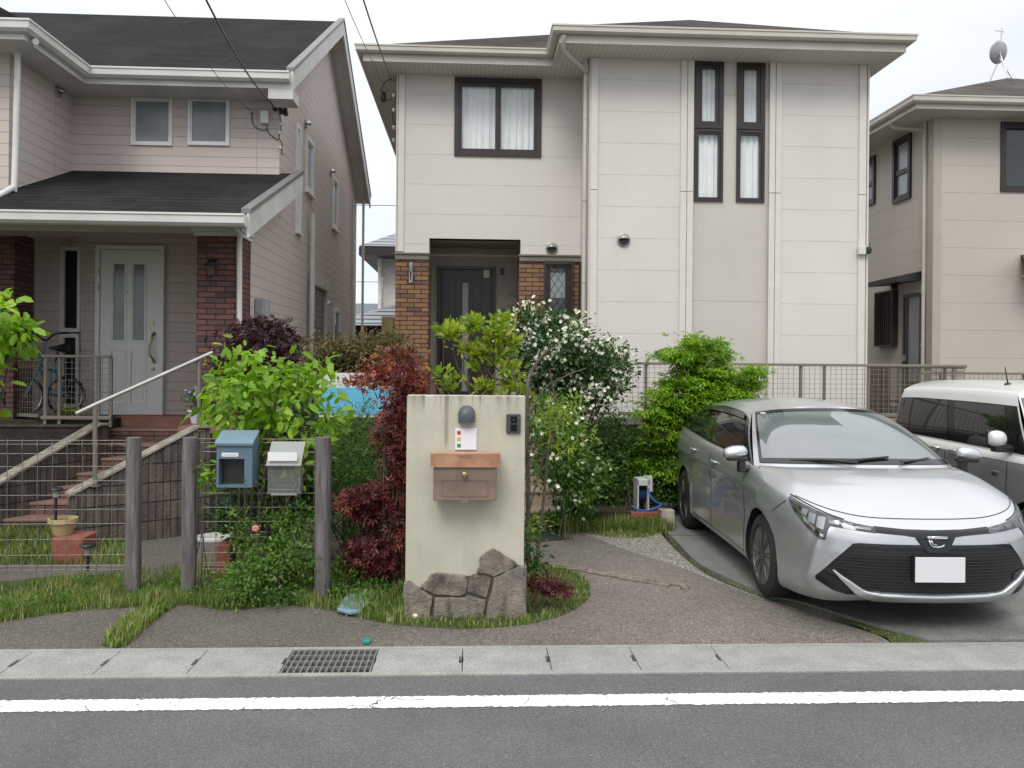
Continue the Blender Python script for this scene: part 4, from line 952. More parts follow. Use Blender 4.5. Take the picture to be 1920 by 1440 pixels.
downpipe(rh, [(exr+.02, yer+0.9, ze2-.14), (exr+.1, yer+1.0, ze2-.28), (RX0-.07, YH+.30, zs2-.15), (RX0-.05, YH+.25, zs2-.35), (RX0-.05, YH+.25, .95)], 'gutter', 0.035, [5.5, 4.4, 3.2, 2.2])
# back door, barred window, canopy
T = leftmap(RX0)
f = MB(); f.T = T; a, b, c, d = dr; f.box(a, a+.06, -.05, -.002, c, d); f.box(b-.06, b, -.05, -.002, c, d); f.box(a+.06, b-.06, -.05, -.002, d-.06, d); f.box(a+.06, b-.06, -.04, -.002, c, c+.5); f.box(a+.062, a+.16, -.04, -.002, c+.5, d-.06); f.box(b-.16, b-.062, -.04, -.002, c+.5, d-.06)
do = f.build('door', M['frame_dk'], rh); g = MB(); g.T = T; g.quad((a+.16, -.02, c+.5), (b-.16, -.02, c+.5), (b-.16, -.02, d-.06), (a+.16, -.02, d-.06)); g.build('pane', M['frosted'], do)
h = MB(); h.T = T; h.lathe([(0.03, -.09), (0.03, -.045)], (0, 0, 0), 8) if False else h.box(b-.13, b-.09, -.09, -.042, 1.9, 2.02); h.build('handle', M['steel'], do)
g1_ = (yofr(1684, RX0, 600), yofr(1650, RX0, 600), zonr(1668, 650, RX0), zonr(1668, 546, RX0))
f = MB(); f.T = T; a, b, c, d = g1_; f.box(a, b, -.02, -.002, c, d)
f.box(a, a+.03, -.13, -.021, c, d); f.box(b-.03, b, -.13, -.021, c, d); f.box(a+.03, b-.03, -.13, -.021, d-.03, d); f.box(a+.03, b-.03, -.13, -.021, c, c+.03)
for k in range(1, 9): f.box(a+(b-a)*k/9-.006, a+(b-a)*k/9+.006, -.13, -.11, c+.03, d-.03)
f.build('barred_window', M['frame_dk'], rh)
f = MB(); f.T = T; a, b = 15.45, 16.65
f.prism([(a, -.002, 3.45), (a, -.50, 3.41), (a, -.50, 3.51), (a, -.002, 3.63)], [(b, -.002, 3.45), (b, -.50, 3.41), (b, -.50, 3.51), (b, -.002, 3.63)]); cn_ = f.build('door_canopy', M['black'], rh)
f = MB(); f.T = T; f.box(b-.25, b-.2, -.12, -.003, 3.36, 3.445); f.build('bracket', M['black'], cn_)
# porch roof at the right edge
mb = MB(); q = at(1898, 498, YH-.5); q.x += .2; mb.slab([(q.x, YH-.62, q.z+.02), (q.x+5, YH-.62, q.z+.02), (q.x+5, YH, q.z+0.27), (q.x+.3, YH, q.z+0.27)], .06); mb.build('porch_roof', M['roof_r'], rh)
mb = MB(); mb.box(q.x, q.x+5, YH-.66, YH-.622, q.z-.12, q.z+.03); mb.box(q.x+.3, q.x+5, YH-.6, YH-.003, q.z-.16, q.z-.122); mb.build('porch_eave', M['gutter'], rh)
# antenna dish
q = at(1872, 98, 17.4); base = at(1885, 140, 17.4)
ds = thing('satellite_dish', 'grey satellite dish on a mast on the roof of the tan house', 'dish', base)
mb = MB(); rows = []; nrm = Vector((-0.25, 0.9, 0.35)).normalized(); u = nrm.orthogonal().normalized(); v = nrm.cross(u)
for i in range(7):
    r_ = 0.23*i/6; rows.append([q+u*r_*math.cos(t)+v*r_*math.sin(t)*1.1-nrm*(0.06*(1-(i/6)**2)) for t in [2*math.pi*k/24 for k in range(25)]])
mb.grid(rows); mb.build('reflector', plain('dish_grey', (0.45, 0.45, 0.46), 0.5), ds, smooth=True, solid=0.006)
mb = MB(); top = at(1876, 53, 17.4); mb.tube([base+Vector((-.07, -.15, .0)), q+Vector((0, -.05, -.05)), top+Vector((0, -.05, 0))], 0.014, 8)
for dx, dy in ((-.3, .1), (.28, .1), (.1, -.25), (-.14, -.3)): mb.tube([q+Vector((0, -.05, -.15)), Vector((base.x+dx, base.y+dy, base.z-.16))], .009, 6)
mb.tube([at(1865, 57, 17.3), at(1884, 60, 17.3)], .008, 5); mb.tube([q+Vector((0, -.1, -.02)), q+Vector((-.12, -.28, -.1))], .012, 6); mb.build('mast', M['steel'], ds)

# ================================================================ HOUSES BEHIND
bh = thing('house', 'distant white-walled house with layered grey tile roofs in the gap between houses', 'house', (-3.2, 30, 1))
YK = 30.0
def bq(px, py): return at(px, py, YK)
mb = MB(); a = bq(717, 470); mb.box(a.x, a.x+9, YK+.02, YK+8, 1.0, bq(717, 478).z); mb.build('wall', plain('far_wall', (0.62, 0.60, 0.55), .8), bh)
n = NT('far_tile'); n.rough(.5); sp = n.n('ShaderNodeSeparateXYZ'); n.l(n.pos(), sp.inputs[0]); fr_ = n.math('FRACT', n.math('DIVIDE', sp.outputs['Z'], .15)); n.col(n.mix(n.math('LESS_THAN', fr_, .38), (0.24, 0.25, 0.27), (0.05, 0.05, 0.055))); ftile = n.m
mb = MB(); e0 = bq(680, 468); e1 = bq(800, 468); r0 = bq(790, 425)
mb.quad(e0+Vector((0, -1, 0)), e0+Vector((9, -1, 0)), e0+Vector((9, 3, 1.9)), e0+Vector((3.2, 3, 1.9))); mb.quad(e0+Vector((0, -1, 0)), e0+Vector((3.2, 3, 1.9)), e0+Vector((3.2, 6, 1.9)), e0+Vector((0, 8.5, 0)))
mb.build('roof', ftile, bh)
mb = MB(); mb.slab([e0+Vector((0, -1, -.04)), e0+Vector((9, -1, -.04)), e0+Vector((9, 8.5, -.04)), e0+Vector((0, 8.5, -.04))], .28); mb.build('eaves', M['frame_dk'], bh)
mb = MB(); a = bq(640, 598); b = bq(742, 580); mb.quad(a+Vector((-.1, -3.2, -.35)), b+Vector((2, -3.2, a.z-b.z-.35)), b+Vector((2, 0, .6)), bq(712, 578)); mb.build('lower_roof', ftile, bh)
mb = MB(); mb.box(a.x-.05, a.x+5, YK-2.9, YK, 1.0, a.z-.36); mb.build('lower_wall', M['block_dk'], bh)
downpipe(bh, [bq(713, 478)+Vector((0, -.1, 0)), bq(713, 582)+Vector((0, -.1, 0))], 'gutter_w', .07)
b2 = thing('house', 'low grey-roofed house farthest away in the gap between the houses', 'house', (-6, 45, 1))
mb = MB(); a = at(600, 568, 45); mb.quad(a+Vector((0, 0, 0)), a+Vector((9, 0, 0)), a+Vector((9, -4, -1.1)), a+Vector((0, -4, -1.1))); mb.quad(a, a+Vector((9, 0, 0)), a+Vector((9, 4, -1.1)), a+Vector((0, 4, -1.1))); mb.build('roof', plain('far_grey_roof', (0.13, 0.145, 0.17), .8), b2)
mb = MB(); mb.box(a.x+.4, a.x+8.6, 41.6, 48.4, 1.0, a.z-1.05); mb.build('wall', plain('far_wall_b', (.4, .39, .36), .8), b2)
gpst = MB(); q = at(728, 600, 15); gpst.box(q.x-.11, q.x+.11, 14.9, 15.1, 1.0, Z(594, 15, 728)); tag(gpst.build('garden_post', plain('tan_post', (0.36, 0.28, 0.13), .7), bevel=.01), 'tan square post beside the amber brick pier, behind the hedge', 'post')

# overhead wires
def wire(pts, r, label, n=14):
    a, b = Vector(pts[0]), Vector(pts[1]); sag = pts[2] if len(pts) > 2 else .3
    P = [a.lerp(b, i/n)-Vector((0, 0, sag*4*(i/n)*(1-i/n))) for i in range(n+1)]
    mb = MB(); mb.tube(P, r, 5); tag(mb.build('overhead_wire', M['black']), label, 'wire', 'service wires coming down to the houses')
wire([at(372, -30, 7.0), at(514, 198, YW-.1), .12], .010, 'thick black wire running down to the corner bracket of the pinkish house')
wire([at(296, -20, 7.0), at(472, 210, YW-.1), .10], .004, 'thin wire running down to the upper wall of the pinkish house')
wire([at(674, -25, 7.0), at(736, 152, YL+.1), .05], .009, 'thicker wire running down to the left corner of the cream house')
wire([at(636, -25, 7.0), at(728, 172, YL+.1), .05], .004, 'thin wire left of the thicker one at the corner of the cream house')
wire([(-30, 48, Z(386, 48, 700)+.5), (12, 48, Z(384, 48, 700)+.3), .4], .02, 'far horizontal power line crossing the gap between the houses, uppermost')
wire([(-30, 52, Z(530, 52, 700)+.4), (12, 52, Z(528, 52, 700)+.4), .4], .02, 'far horizontal power line low in the gap between the houses')
# ================================================================ LOT WALLS, FENCES, STEPS
def block(name, label, cat, boxes, mat, cap=None):
    o = thing(name, label, cat, boxes[0][0:1][0] if False else ((boxes[0][0]+boxes[0][1])/2, (boxes[0][2]+boxes[0][3])/2, 0))
    return o
rw = thing('retaining_wall', 'low block retaining wall under the mesh fence of the cream house', 'wall', (4, 11, 0))
YF = 11.0; fx0, fx1 = X(1095, YF), X(1812, YF)
mb = MB(); mb.box(fx0-0.35, 14, YF-0.07, YF+0.08, -0.05, Z(796, YF, 1160)-0.0); mb.build('wall', M['block_dk'], rw)
mb = MB(); mb.box(fx0-0.36, 14, YF-0.085, YF+0.095, Z(796, YF, 1160)+.002, Z(782, YF, 1160)); mb.build('coping', groundmat('coping_grey', [(0.14, .13, .115), (.22, .21, .19)], 6, None, 90, 0, .4, .002), rw, bevel=.008)
def meshfence(o, x0, x1, y0, y1, z0, z1, posts, nx=0.05, nz=0.05, rw_=0.0022, mat='alu_brown', wm='alu_brown', rail=True):
    A = Vector((x0, y0, 0)); B = Vector((x1, y1, 0)); L = (B-A).length; d = (B-A)/L
    if rail:
        mb = MB(); mb.bar(A+Vector((0, 0, z1)), B+Vector((0, 0, z1)), .045, .035); mb.build('top_rail', M[mat], o, bevel=.006)
        mb = MB(); mb.bar(A+Vector((0, 0, z0)), B+Vector((0, 0, z0)), .035, .045); mb.build('bottom_rail', M[mat], o, bevel=.004)
    mb = MB(); k = nx
    while k < L:
        p = A+d*k; mb.tube([(p.x, p.y-.004, z0+.02), (p.x, p.y-.004, z1-.017)], rw_, 4, cap=False); k += nx
    z = z0+.02+nz
    while z < z1-.03: mb.tube([A+Vector((0, 0, z)), B+Vector((0, 0, z))], rw_, 4, cap=False); z += nz
    mb.build('mesh_panel', M[wm], o)
    for t in posts:
        p = A+d*t; mb = MB(); mb.box(p.x-.018, p.x+.018, p.y+.006, p.y+.04, z0-.12, z1-.018); mb.build('post', M[mat], o, bevel=.003)
zt, zb = Z(682, YF, 1300), Z(776, YF, 1300)
f1 = thing('mesh_fence', 'taupe mesh fence with top rail in front of the cream house', 'fence', (fx0, YF, zb))
meshfence(f1, fx0, fx1, YF, YF, zb, zt, [X(p_, YF)-fx0 for p_ in (1110, 1212, 1503, 1547, 1630, 1790)], .073, .066, .0032)
f2 = thing('mesh_fence', 'mesh fence return running back between the cream and tan houses', 'fence', (fx1, YF, zb))
meshfence(f2, X(1640, 15.5), fx1+.01, 15.5, YF+.06, zb+.05, zt-.02, [.5, 1.6, 2.7, 3.8], .073, .066, .0032)
f3 = thing('mesh_fence', 'darker mesh fence in front of the tan house at the right edge', 'fence', (fx1+.3, YF+1, zb))
meshfence(f3, fx1+.05, fx1+7, YF+1.2, YF+1.2, zb, Z(700, YF+1.2, 1850), [.3, 1.6, 3.2], .073, .066, .0032)
rw2 = thing('concrete_post', 'short dark board fence between the cream and tan houses', 'fence', (5.9, 13.4, 1))
mb = MB()
for k in range(9): mb.box(5.86+k*.17, 6.01+k*.17, 14.3, 14.33, .98, 1.78)
mb.build('board', plain('dark_board', (0.09, .065, .05), .7, var=.2), rw2)
# steps to the main entrance
st_ = thing('steps', 'tan tiled entrance steps of the cream house, half hidden behind the pillar', 'steps', (.4, 9.4, 0))
for k in range(5):
    mb = MB(); y = 9.15+.33*k; z1 = .17*(k+1); mb.box(-.5, .93, y, y+.34 if k < 4 else YL-1.3, z1-.17+(.0 if k == 0 else -.0), z1-.035); mb.build('riser', M['tile_tan'], st_)
    mb = MB(); mb.box(-.52, .945, y-.02, y+.33 if k < 4 else YL-1.3, z1-.033, z1); mb.build('tread', M['tile_tan'], st_, bevel=.006)
sw_ = thing('stair_wall', 'low block side wall with sloping pale cap beside the tan entrance steps', 'wall', (1.05, 9.4, 0))
mb = MB(); x0, x1 = .95, 1.12; pts = [(9.25, -.02), (9.25, .27), (10.9, 1.05), (10.9, -.02)]
mb.prism([(x0, y, z) for y, z in pts], [(x1, y, z) for y, z in pts]); mb.build('wall', M['block'], sw_)
mb = MB(); pts = [(9.18, .272), (9.18, .305), (10.9, 1.105), (10.9, 1.052)]; mb.prism([(x0-.02, y, z) for y, z in pts], [(x1+.03, y, z) for y, z in pts]); mb.build('cap', M['cap'], sw_, bevel=.005)
# doormat
p4 = [gnd(px, py) for px, py in ((930, 1000), (1025, 992), (1070, 1012), (985, 1019), (930, 1022))]
mb = MB(); mb.slab([(p.x, p.y, .016) for p in p4], .012); tag(mb.build('doormat', plain('rubber_mat', (0.035, .037, .042), .7, bump=.002, bscale=300), bevel=.003), 'dark rubber mat lying on the path right of the stone pillar', 'mat')

# left lot: block wall, stairs, handrail
lw = thing('retaining_wall', 'dark stained block wall under the porch railing of the pinkish house', 'wall', (-6, 9.9, 0))
ztw = Z(800, 10.7, 100)
mb = MB(); mb.box(-13, -4.74, 10.64, 10.74, -.05, ztw); mb.box(-4.84, -4.735, 10.742, 11.38, -.05, ztw); mb.build('wall', M['block_dk'], lw)
mb = MB(); mb.box(-13, -4.72, 10.62, 10.76, ztw+.002, ztw+.03); mb.build('coping', M['block'], lw)
def brickgrid(mat_name, c0, c1, bw, bh):
    n = NT(mat_name); n.rough(.85); sp = n.n('ShaderNodeSeparateXYZ'); n.l(n.pos(), sp.inputs[0]); cb = n.n('ShaderNodeCombineXYZ'); n.l(n.math('ADD', sp.outputs['X'], sp.outputs['Y']), cb.inputs[0]); n.l(sp.outputs['Z'], cb.inputs[1])
    b = n.n('ShaderNodeTexBrick'); b.offset = 0; b.inputs['Scale'].default_value = 1; b.inputs['Brick Width'].default_value = bw; b.inputs['Row Height'].default_value = bh; b.inputs['Mortar Size'].default_value = .006
    b.inputs['Color1'].default_value = (*c0, 1); b.inputs['Color2'].default_value = (*c1, 1); b.inputs['Mortar'].default_value = (.012, .010, .009, 1); n.l(cb.outputs[0], b.inputs[0])
    c = n.mix(n.rng(n.noise(1.0, 6, .7, vec=n.stretch(n.pos(), (14, 14, 3))), .42, .72, 0, .8), b.outputs['Color'], (.02, .016, .015))
    c = n.mix(n.rng(n.noise(60, 5, .7), .58, .72, 0, .8), c, (.36, .30, .26)); n.col(c)
    n.bump(n.math('ADD', n.math('MULTIPLY', b.outputs['Fac'], -1), n.math('MULTIPLY', n.noise(50, 5), .8)), .012); return n.m
M['blockgrid'] = brickgrid('split_block', (.085, .065, .056), (.15, .118, .10), .098, .19)
Rl = [Vector((X(137, 8.0), 8.0, 0)), Vector((X(395, 8.75), 8.75, 0))]; Ll = [Vector((X(-20, 9.2), 9.2, 0)), Vector((X(205, 10.5), 10.5, 0))]
def slopewall(name, label, P, z0, z1, t=.15, flat=.12):
    o = thing(name, label, 'wall', (P[0].x, P[0].y, 0)); d = (P[1]-P[0]); L = d.length; d = d/L; nn = Vector((-d.y, d.x, 0))*t
    Q = P[1]-d*flat
    prof = [(P[0], -.05), (P[0], z0), (Q, z1), (P[1], z1), (P[1], -.05)]
    mb = MB(); mb.prism([p+Vector((0, 0, z)) for p, z in prof], [p+nn+Vector((0, 0, z)) for p, z in prof]); mb.build('wall', M['blockgrid'], o)
    e = nn/t*.02; c = MB(); A, B, D = P[0]-d*.03, Q, P[1]+d*.01
    c.prism([A-e+Vector((0, 0, z0-.012)), B-e+Vector((0, 0, z1+.004)), D-e+Vector((0, 0, z1+.004)), D-e+Vector((0, 0, z1+.032)), B-e+Vector((0, 0, z1+.032)), A-e+Vector((0, 0, z0+.022))],
            [A+nn+e+Vector((0, 0, z0-.012)), B+nn+e+Vector((0, 0, z1+.004)), D+nn+e+Vector((0, 0, z1+.004)), D+nn+e+Vector((0, 0, z1+.032)), B+nn+e+Vector((0, 0, z1+.032)), A+nn+e+Vector((0, 0, z0+.022))]); c.build('cap', M['cap'], o, bevel=.004)
    return o
zR0, zR1 = Z(930, 8.0, 137), Z(803, 8.75, 395); zL0, zL1 = Z(922, 9.2, -20), Z(798, 10.5, 205)
slopewall('stair_wall', 'stained block stair wall with sloping pale cap on the near side of the red steps', Rl, zR0, zR1)
slopewall('stair_wall', 'block stair wall with sloping cap on the far side of the red steps', Ll, zL0, zL1)
# side of lot towards the garden, behind the magnolia
mb = MB(); mb.box(-2.66, -1.6, 10.55, 10.66, -.05, 1.0); tag(mb.build('retaining_wall', M['block_dk']), 'dark retaining wall behind the garden shrubs between the two lots', 'wall')
ls = thing('steps', 'terracotta tiled steps climbing to the porch of the pinkish house', 'steps', (-4, 9, 0))
N = 7
M['tile_r'] = brickgrid('riser_tile', (.155, .082, .063), (.21, .115, .09), .30, .16)
M['tile_t'] = groundmat('tread_tile', [(0.25, 0.145, 0.115), (0.34, 0.215, 0.175)], 7, None, 90, 0, 0.35, 0.001)
wn2 = Vector((0, 0, 0))
SY = [(11.39, 781), (11.05, 804), (10.72, 833), (10.42, 859), (10.13, 887), (9.88, 913), (9.62, 942), (9.36, 973)]
lx = [-4.80, -4.76, -4.72, -4.60, -4.78, -4.93, -5.14, -5.36]
for k in range(1, 8):
    y, py = SY[k]; z1 = Z(py, y, 200); yb = SY[k-1][0]+.02; x0, x1 = lx[k], -3.4
    mb = MB(); mb.box(x0, x1, y, yb, z1-.19 if k < 7 else -.05, z1-.03); mb.build('riser', M['tile_r'], ls)
    mb = MB(); mb.box(x0-.005, x1, y-.015, yb-.021, z1-.028, z1); mb.build('tread', M['tile_t'], ls, bevel=.004)
hr = thing('handrail', 'sloping silver handrail on two posts beside the red steps', 'handrail', (X(178, 8.05), 8.05, zR0))
yh0, yh1 = 8.12, 8.72
mb = MB(); mb.tube([at(142, 776, 8.02), at(176, 760, yh0), at(376, 671, yh1), at(398, 661, 8.8)], .021, 12); mb.build('rail', plain('rail_alu', (.50, .48, .44), .35, .6), hr, smooth=True, angle=50)
for px, pt, pb, yy in ((178, 766, 912, yh0), (373, 678, 808, yh1)):
    q0, q1 = at(px, pt, yy), at(px, pb, yy); mb = MB(); mb.tube([q0, q1], .022, 12); mb.tube([q0+Vector((0, 0, .03)), q0], [.012, .012], 8); mb.lathe([(.05, 0), (.05, .012)], (q1.x, q1.y, q1.z-.0), 12); mb.build('post', M['alu_brown'], hr, smooth=True, angle=40)
# porch railing
pr_ = thing('porch_railing', 'taupe mesh railing on the porch edge in front of the bicycle', 'railing', (X(75, 10.69), 10.69, 1.1))
ypr = 10.69; z0r, z1r = Z(783, ypr, 140), Z(668, ypr, 140)
meshfence(pr_, X(78, ypr), X(210, ypr), ypr, ypr, z0r, z1r, [X(p_, ypr)-X(78, ypr) for p_ in (84, 111, 184, 207)], .075, .075, .003)
A = Vector((X(75, ypr), ypr)); 
meshfence(pr_, X(-60, 11.4), X(74, ypr), 11.4, ypr, z0r+.02, z1r, [.35, .95], .05, .075, .003)

# ---------------------------------------------------------------- street-side log fence
n = NT('weathered_log'); n.rough(.9); p = n.stretch(n.pos(), (22, 22, 2.2)); c = n.mix(n.rng(n.noise(1.2, 6, .65, vec=p), .3, .7), (.060, .052, .050), (.20, .18, .175)); c = n.mix(n.rng(n.noise(2.2, 6, .7, vec=n.stretch(n.pos(), (26, 26, 1.5))), .60, .72, 0, .8), c, (.33, .31, .29)); n.col(c); n.bump(n.noise(1.6, 5, .6, vec=p), .012); logm = n.m
YG = 6.5
logs = []
for (px, pt, pb, r, lab, tilt) in ((249, 820, 1112, .056, 'weathered grey log fence post at the right end of the long wire panel', 0), (354, 820, 1112, .058, 'weathered grey log fence post left of the blue mailbox', .0), (604, 820, 1124, .060, 'weathered grey log fence post right of the clear letter box', .02)):
    b = gnd(px, pb, .01); b.y = min(b.y, 6.6); yy = b.y; b = at(px, pb, yy); t = at(px+2, pt, yy)
    rr = random.Random(px); mb = MB(); N_ = 9; vs = []; nn = 16; ph = [rr.uniform(.9, 1.06) for _ in range(nn)]
    for i in range(N_+1):
        f = i/N_; c_ = Vector((b.x+(t.x-b.x)*f, yy, -.03+(t.z+.03)*f)); rad = r*(1.03-.06*f)*(0.97 if i == N_ else 1)
        vs += [c_+Vector((math.cos(2*math.pi*k/nn)*rad*ph[k]*rr.uniform(.985, 1.015), math.sin(2*math.pi*k/nn)*rad*ph[k], 0)) for k in range(nn)]
    fs = [(i*nn+k, i*nn+(k+1) % nn, (i+1)*nn+(k+1) % nn, (i+1)*nn+k) for i in range(N_) for k in range(nn)]+[tuple(N_*nn+k for k in range(nn))]
    mb.add(vs, fs); o = mb.build('fence_post', logm, smooth=True, angle=50, bevel=0); tag(o, lab, 'post', 'weathered log posts of the street fence'); logs.append((b.x, yy))
def wirepanel(x0, x1, y, z0, z1, label, nx=.112, sag=0):
    o = thing('wire_fence', label, 'fence', (x0, y, z0)); mb = MB(); k = 0; rr = random.Random(3)
    z_rows = [z1, z1-.028, z1-.10, z1-.20, z1-.31, z1-.42, z1-.53, z1-.64, z1-.76, z1-.88, z1-.96, z0+.03, z0]
    for z in z_rows: mb.tube([(x0, y, z), ((x0+x1)/2, y, z-sag), (x1, y, z)], .0028, 5)
    x = x0+.03
    while x < x1:
        # each upright bends forward in a small peak at the top
        mb.tube([(x, y-.0055, z0-.03), (x, y-.0055, z1-.12), (x+.003, y-.022, z1-.05), (x, y-.006, z1-.002), (x, y-.003, z1+.006)], .0025, 5); x += nx
    mb.build('wire_mesh', M['wire'], o); return o
zb_, zt_ = Z(1068, YG, 400), Z(822, YG, 400)
zt_ = Z(824, YG, 300)
wirepanel(-6.6, logs[0][0]-.05, YG+.02, zb_, zt_-.01, 'long wire mesh fence panel at the left edge in front of the red steps', sag=.012)
wirepanel(logs[1][0]+.05, logs[2][0]-.05, YG+.02, zb_, zt_+.005, 'wire mesh fence panel carrying the blue mailbox and the clear letter box', .107)
# blue mailbox
ym = YG-.02; q = at(440, 865, ym-.1)
mbx = thing('mailbox', 'slate blue street mailbox with dark lower opening hung on the wire fence', 'mailbox', (q.x, ym, q.z))
bm_ = plain('blue_box', (.105, .172, .22), .45, var=.08, bump=.0008, bscale=250)
a = at(402, 914, ym-.17); b = at(476, 818, ym-.17); x0, x1, z0, z1 = a.x+.015, b.x-.01, a.z, b.z-.02; yf, yb = ym-.17, ym-.005
ox0, ox1, oz0, oz1 = x0+.015, x1-.058, z0+.018, z0+.215
mb = MB(); mb.T = frontmap(yf); wall_panel(mb, x0, x1, z0, z1-.035, [(ox0, ox1, oz0, oz1)], .12); mb.T = None
mb.quad((x0, yf, z0), (x0, yb, z0), (x0, yb, z1+.02), (x0, yf, z1-.035)); mb.quad((x1, yf, z0), (x1, yb, z0), (x1, yb, z1+.02), (x1, yf, z1-.035)); mb.quad((x0, yb, z0), (x1, yb, z0), (x1, yb, z1), (x0, yb, z1)); mb.quad((x0, yf, z0), (x1, yf, z0), (x1, yb, z0), (x0, yb, z0))
mb.build('body', bm_, mbx)
mb = MB(); pr2 = [(yf-.018, z1-.055), (yf-.022, z1-.03), (yf+.0, z1-.012), (yb, z1+.055), (yb, z1+.035), (yf+.01, z1-.034)]
mb.prism([(x0-.012, y, z) for y, z in pr2], [(x1+.012, y, z) for y, z in pr2]); mb.build('lid', plain('blue_lid', (.135, .21, .26), .45, var=.06), mbx, bevel=.006)
mb = MB(); mb.box(ox0+.001, ox1-.001, yf+.08, yf+.085, oz0+.001, oz1-.001); mb.build('slot', M['black'], mbx)
mb = MB(); q0 = at(416, 856, yf), at(447, 849, yf); mb.box(q0[0].x, q0[1].x, yf-.003, yf-.0005, q0[0].z, q0[1].z); nl = mb.build('name_label', M['paint_w'], mbx)
mb = MB(); rr = random.Random(8); x = q0[0].x+.008
while x < q0[1].x-.012:
    mb.tube([(x, yf-.0036, q0[0].z+.008), (x+.003, yf-.0036, q0[1].z-.009), (x+.005, yf-.0036, q0[0].z+.009)], .0007, 4); x += rr.uniform(.007, .01)
mb.build('handwriting', M['black'], nl)
# clear letter box
lb = thing('letter_box', 'clear plastic letter box with white label hung on the wire fence', 'letter box', (at(533, 880, ym).x, ym, at(533, 880, ym).z))
n = NT('clear_plastic'); o_ = n.t.nodes['Material Output']; n.rough(.15); n.col((.33, .35, .335)); tr = n.n('ShaderNodeBsdfTransparent'); tr.inputs[0].default_value = (.9, .92, .9, 1); ms = n.n('ShaderNodeMixShader'); ms.inputs[0].default_value = .72; n.l(n.b.outputs[0], ms.inputs[1]); n.l(tr.outputs[0], ms.inputs[2]); n.l(ms.outputs[0], o_.inputs[0]); clr = n.m
n2 = NT('clear_plastic_rim'); o_ = n2.t.nodes['Material Output']; n2.rough(.2); n2.col((.36, .385, .365)); tr = n2.n('ShaderNodeBsdfTransparent'); ms = n2.n('ShaderNodeMixShader'); ms.inputs[0].default_value = .35; n2.l(n2.b.outputs[0], ms.inputs[1]); n2.l(tr.outputs[0], ms.inputs[2]); n2.l(ms.outputs[0], o_.inputs[0]); clr2 = n2.m
yf2 = ym-.10; a = at(503, 926, yf2); b = at(562, 870, yf2); c_ = at(500, 838, yf2); 
mb = MB(); mb.box(a.x, b.x, yf2, ym-.01, a.z, b.z+.0)
for k in range(6): z = a.z+.02+k*.035; mb.box(a.x+.01, b.x-.01, yf2-.0035, yf2-.0005, z, z+.002)
mb.build('bin', clr, lb)
mb = MB(); mb.box(a.x+.02, b.x-.02, yf2-.006, yf2-.001, a.z-.01, a.z+.006); mb.box(a.x-.003, a.x, yf2, ym-.01, a.z, b.z); mb.box(b.x, b.x+.003, yf2, ym-.01, a.z, b.z); mb.box(a.x, b.x, yf2-.004, yf2-.001, a.z+.03, a.z+.035); mb.build('rim', clr2, lb)
F0, F1 = at(498, 873, yf2-.03), at(566, 838, yf2-.03)
mb = MB(); mb.prism([(F0.x, yf2-.035, F0.z), (F1.x-.005, yf2-.035, F0.z), (F1.x+.003, ym-.01, F1.z+.03), (F0.x+.015, ym-.01, F1.z+.03)], [(F0.x, yf2-.029, F0.z-.004), (F1.x-.005, yf2-.029, F0.z-.004), (F1.x+.003, ym-.004, F1.z+.024), (F0.x+.015, ym-.004, F1.z+.024)]); mb.build('lid', clr2, lb, bevel=.002)
mb = MB(); P0, P1 = at(502, 864, yf2-.04), at(557, 848, yf2-.04); mb.box(P0.x, P1.x, yf2-.041, yf2-.038, P0.z, P1.z); mb.build('name_label', M['paint_w'], lb)

# ---------------------------------------------------------------- gate pillar with its fittings
YPI = 5.86
pA, pB = at(763, 742, YPI), at(985, 742, YPI); xa, xb, ztop = pA.x, pB.x, (pA.z+pB.z)/2
gp_ = thing('gate_pillar', 'cream rendered gate pillar with a stone-faced foot, centre foreground', 'pillar', ((xa+xb)/2, YPI+.08, 0))
n = NT('pillar_render'); n.rough(.85); p = n.pos(); sp = n.n('ShaderNodeSeparateXYZ'); n.l(p, sp.inputs[0])
base = n.mix(n.rng(n.noise(2.5, 4), .3, .7), (.44, .42, .33), (.54, .515, .415))
# water streaks running down from the top edge
stv = n.noise(1.0, 5, .7, vec=n.stretch(p, (26, 26, 1.0))); top = n.rng(sp.outputs['Z'], ztop-.16, ztop, 0, 1)
f = n.math('MULTIPLY', n.rng(stv, .48, .66), n.math('POWER', top, 1.5), True); base = n.mix(n.math('MULTIPLY', f, .95), base, (.13, .10, .10)); base = n.mix(n.rng(n.noise(1.0, 5, .6, vec=n.stretch(p, (7, 7, .9))), .5, .75, 0, .35), base, (.36, .33, .25))
sx = at(838, 700, YPI).x; band = n.math('SUBTRACT', 1.0, n.math('MULTIPLY', n.math('ABSOLUTE', n.math('SUBTRACT', sp.outputs['X'], sx)), 45), True); bz = n.rng(sp.outputs['Z'], ztop-.40, ztop-.30)
f = n.math('MULTIPLY', n.math('MULTIPLY', band, bz), n.rng(stv, .3, .6, .25, .75)); base = n.mix(f, base, (.20, .16, .145)); n.col(base)
n.bump(n.math('ADD', n.noise(160, 4), n.math('MULTIPLY', n.noise(40, 3), .6)), .003)
mb = MB(); mb.box(xa, xb, YPI, YPI+.15, -.05, ztop); mb.build('body', n.m, gp_, bevel=.004)
n = NT('crazy_stone'); n.rough(.75); oi = n.n('ShaderNodeObjectInfo')
c = n.mix(n.rng(n.noise(7, 6, .6), .3, .72), (.075, .06, .048), (.33, .275, .21)); c = n.mix(n.rng(n.noise(2.4, 4), .5, .72, 0, .7), c, (.33, .20, .12)); c = n.mix(n.math('MULTIPLY', n.rng(oi.outputs['Random'], 0, 1), .6), c, (.24, .23, .20))
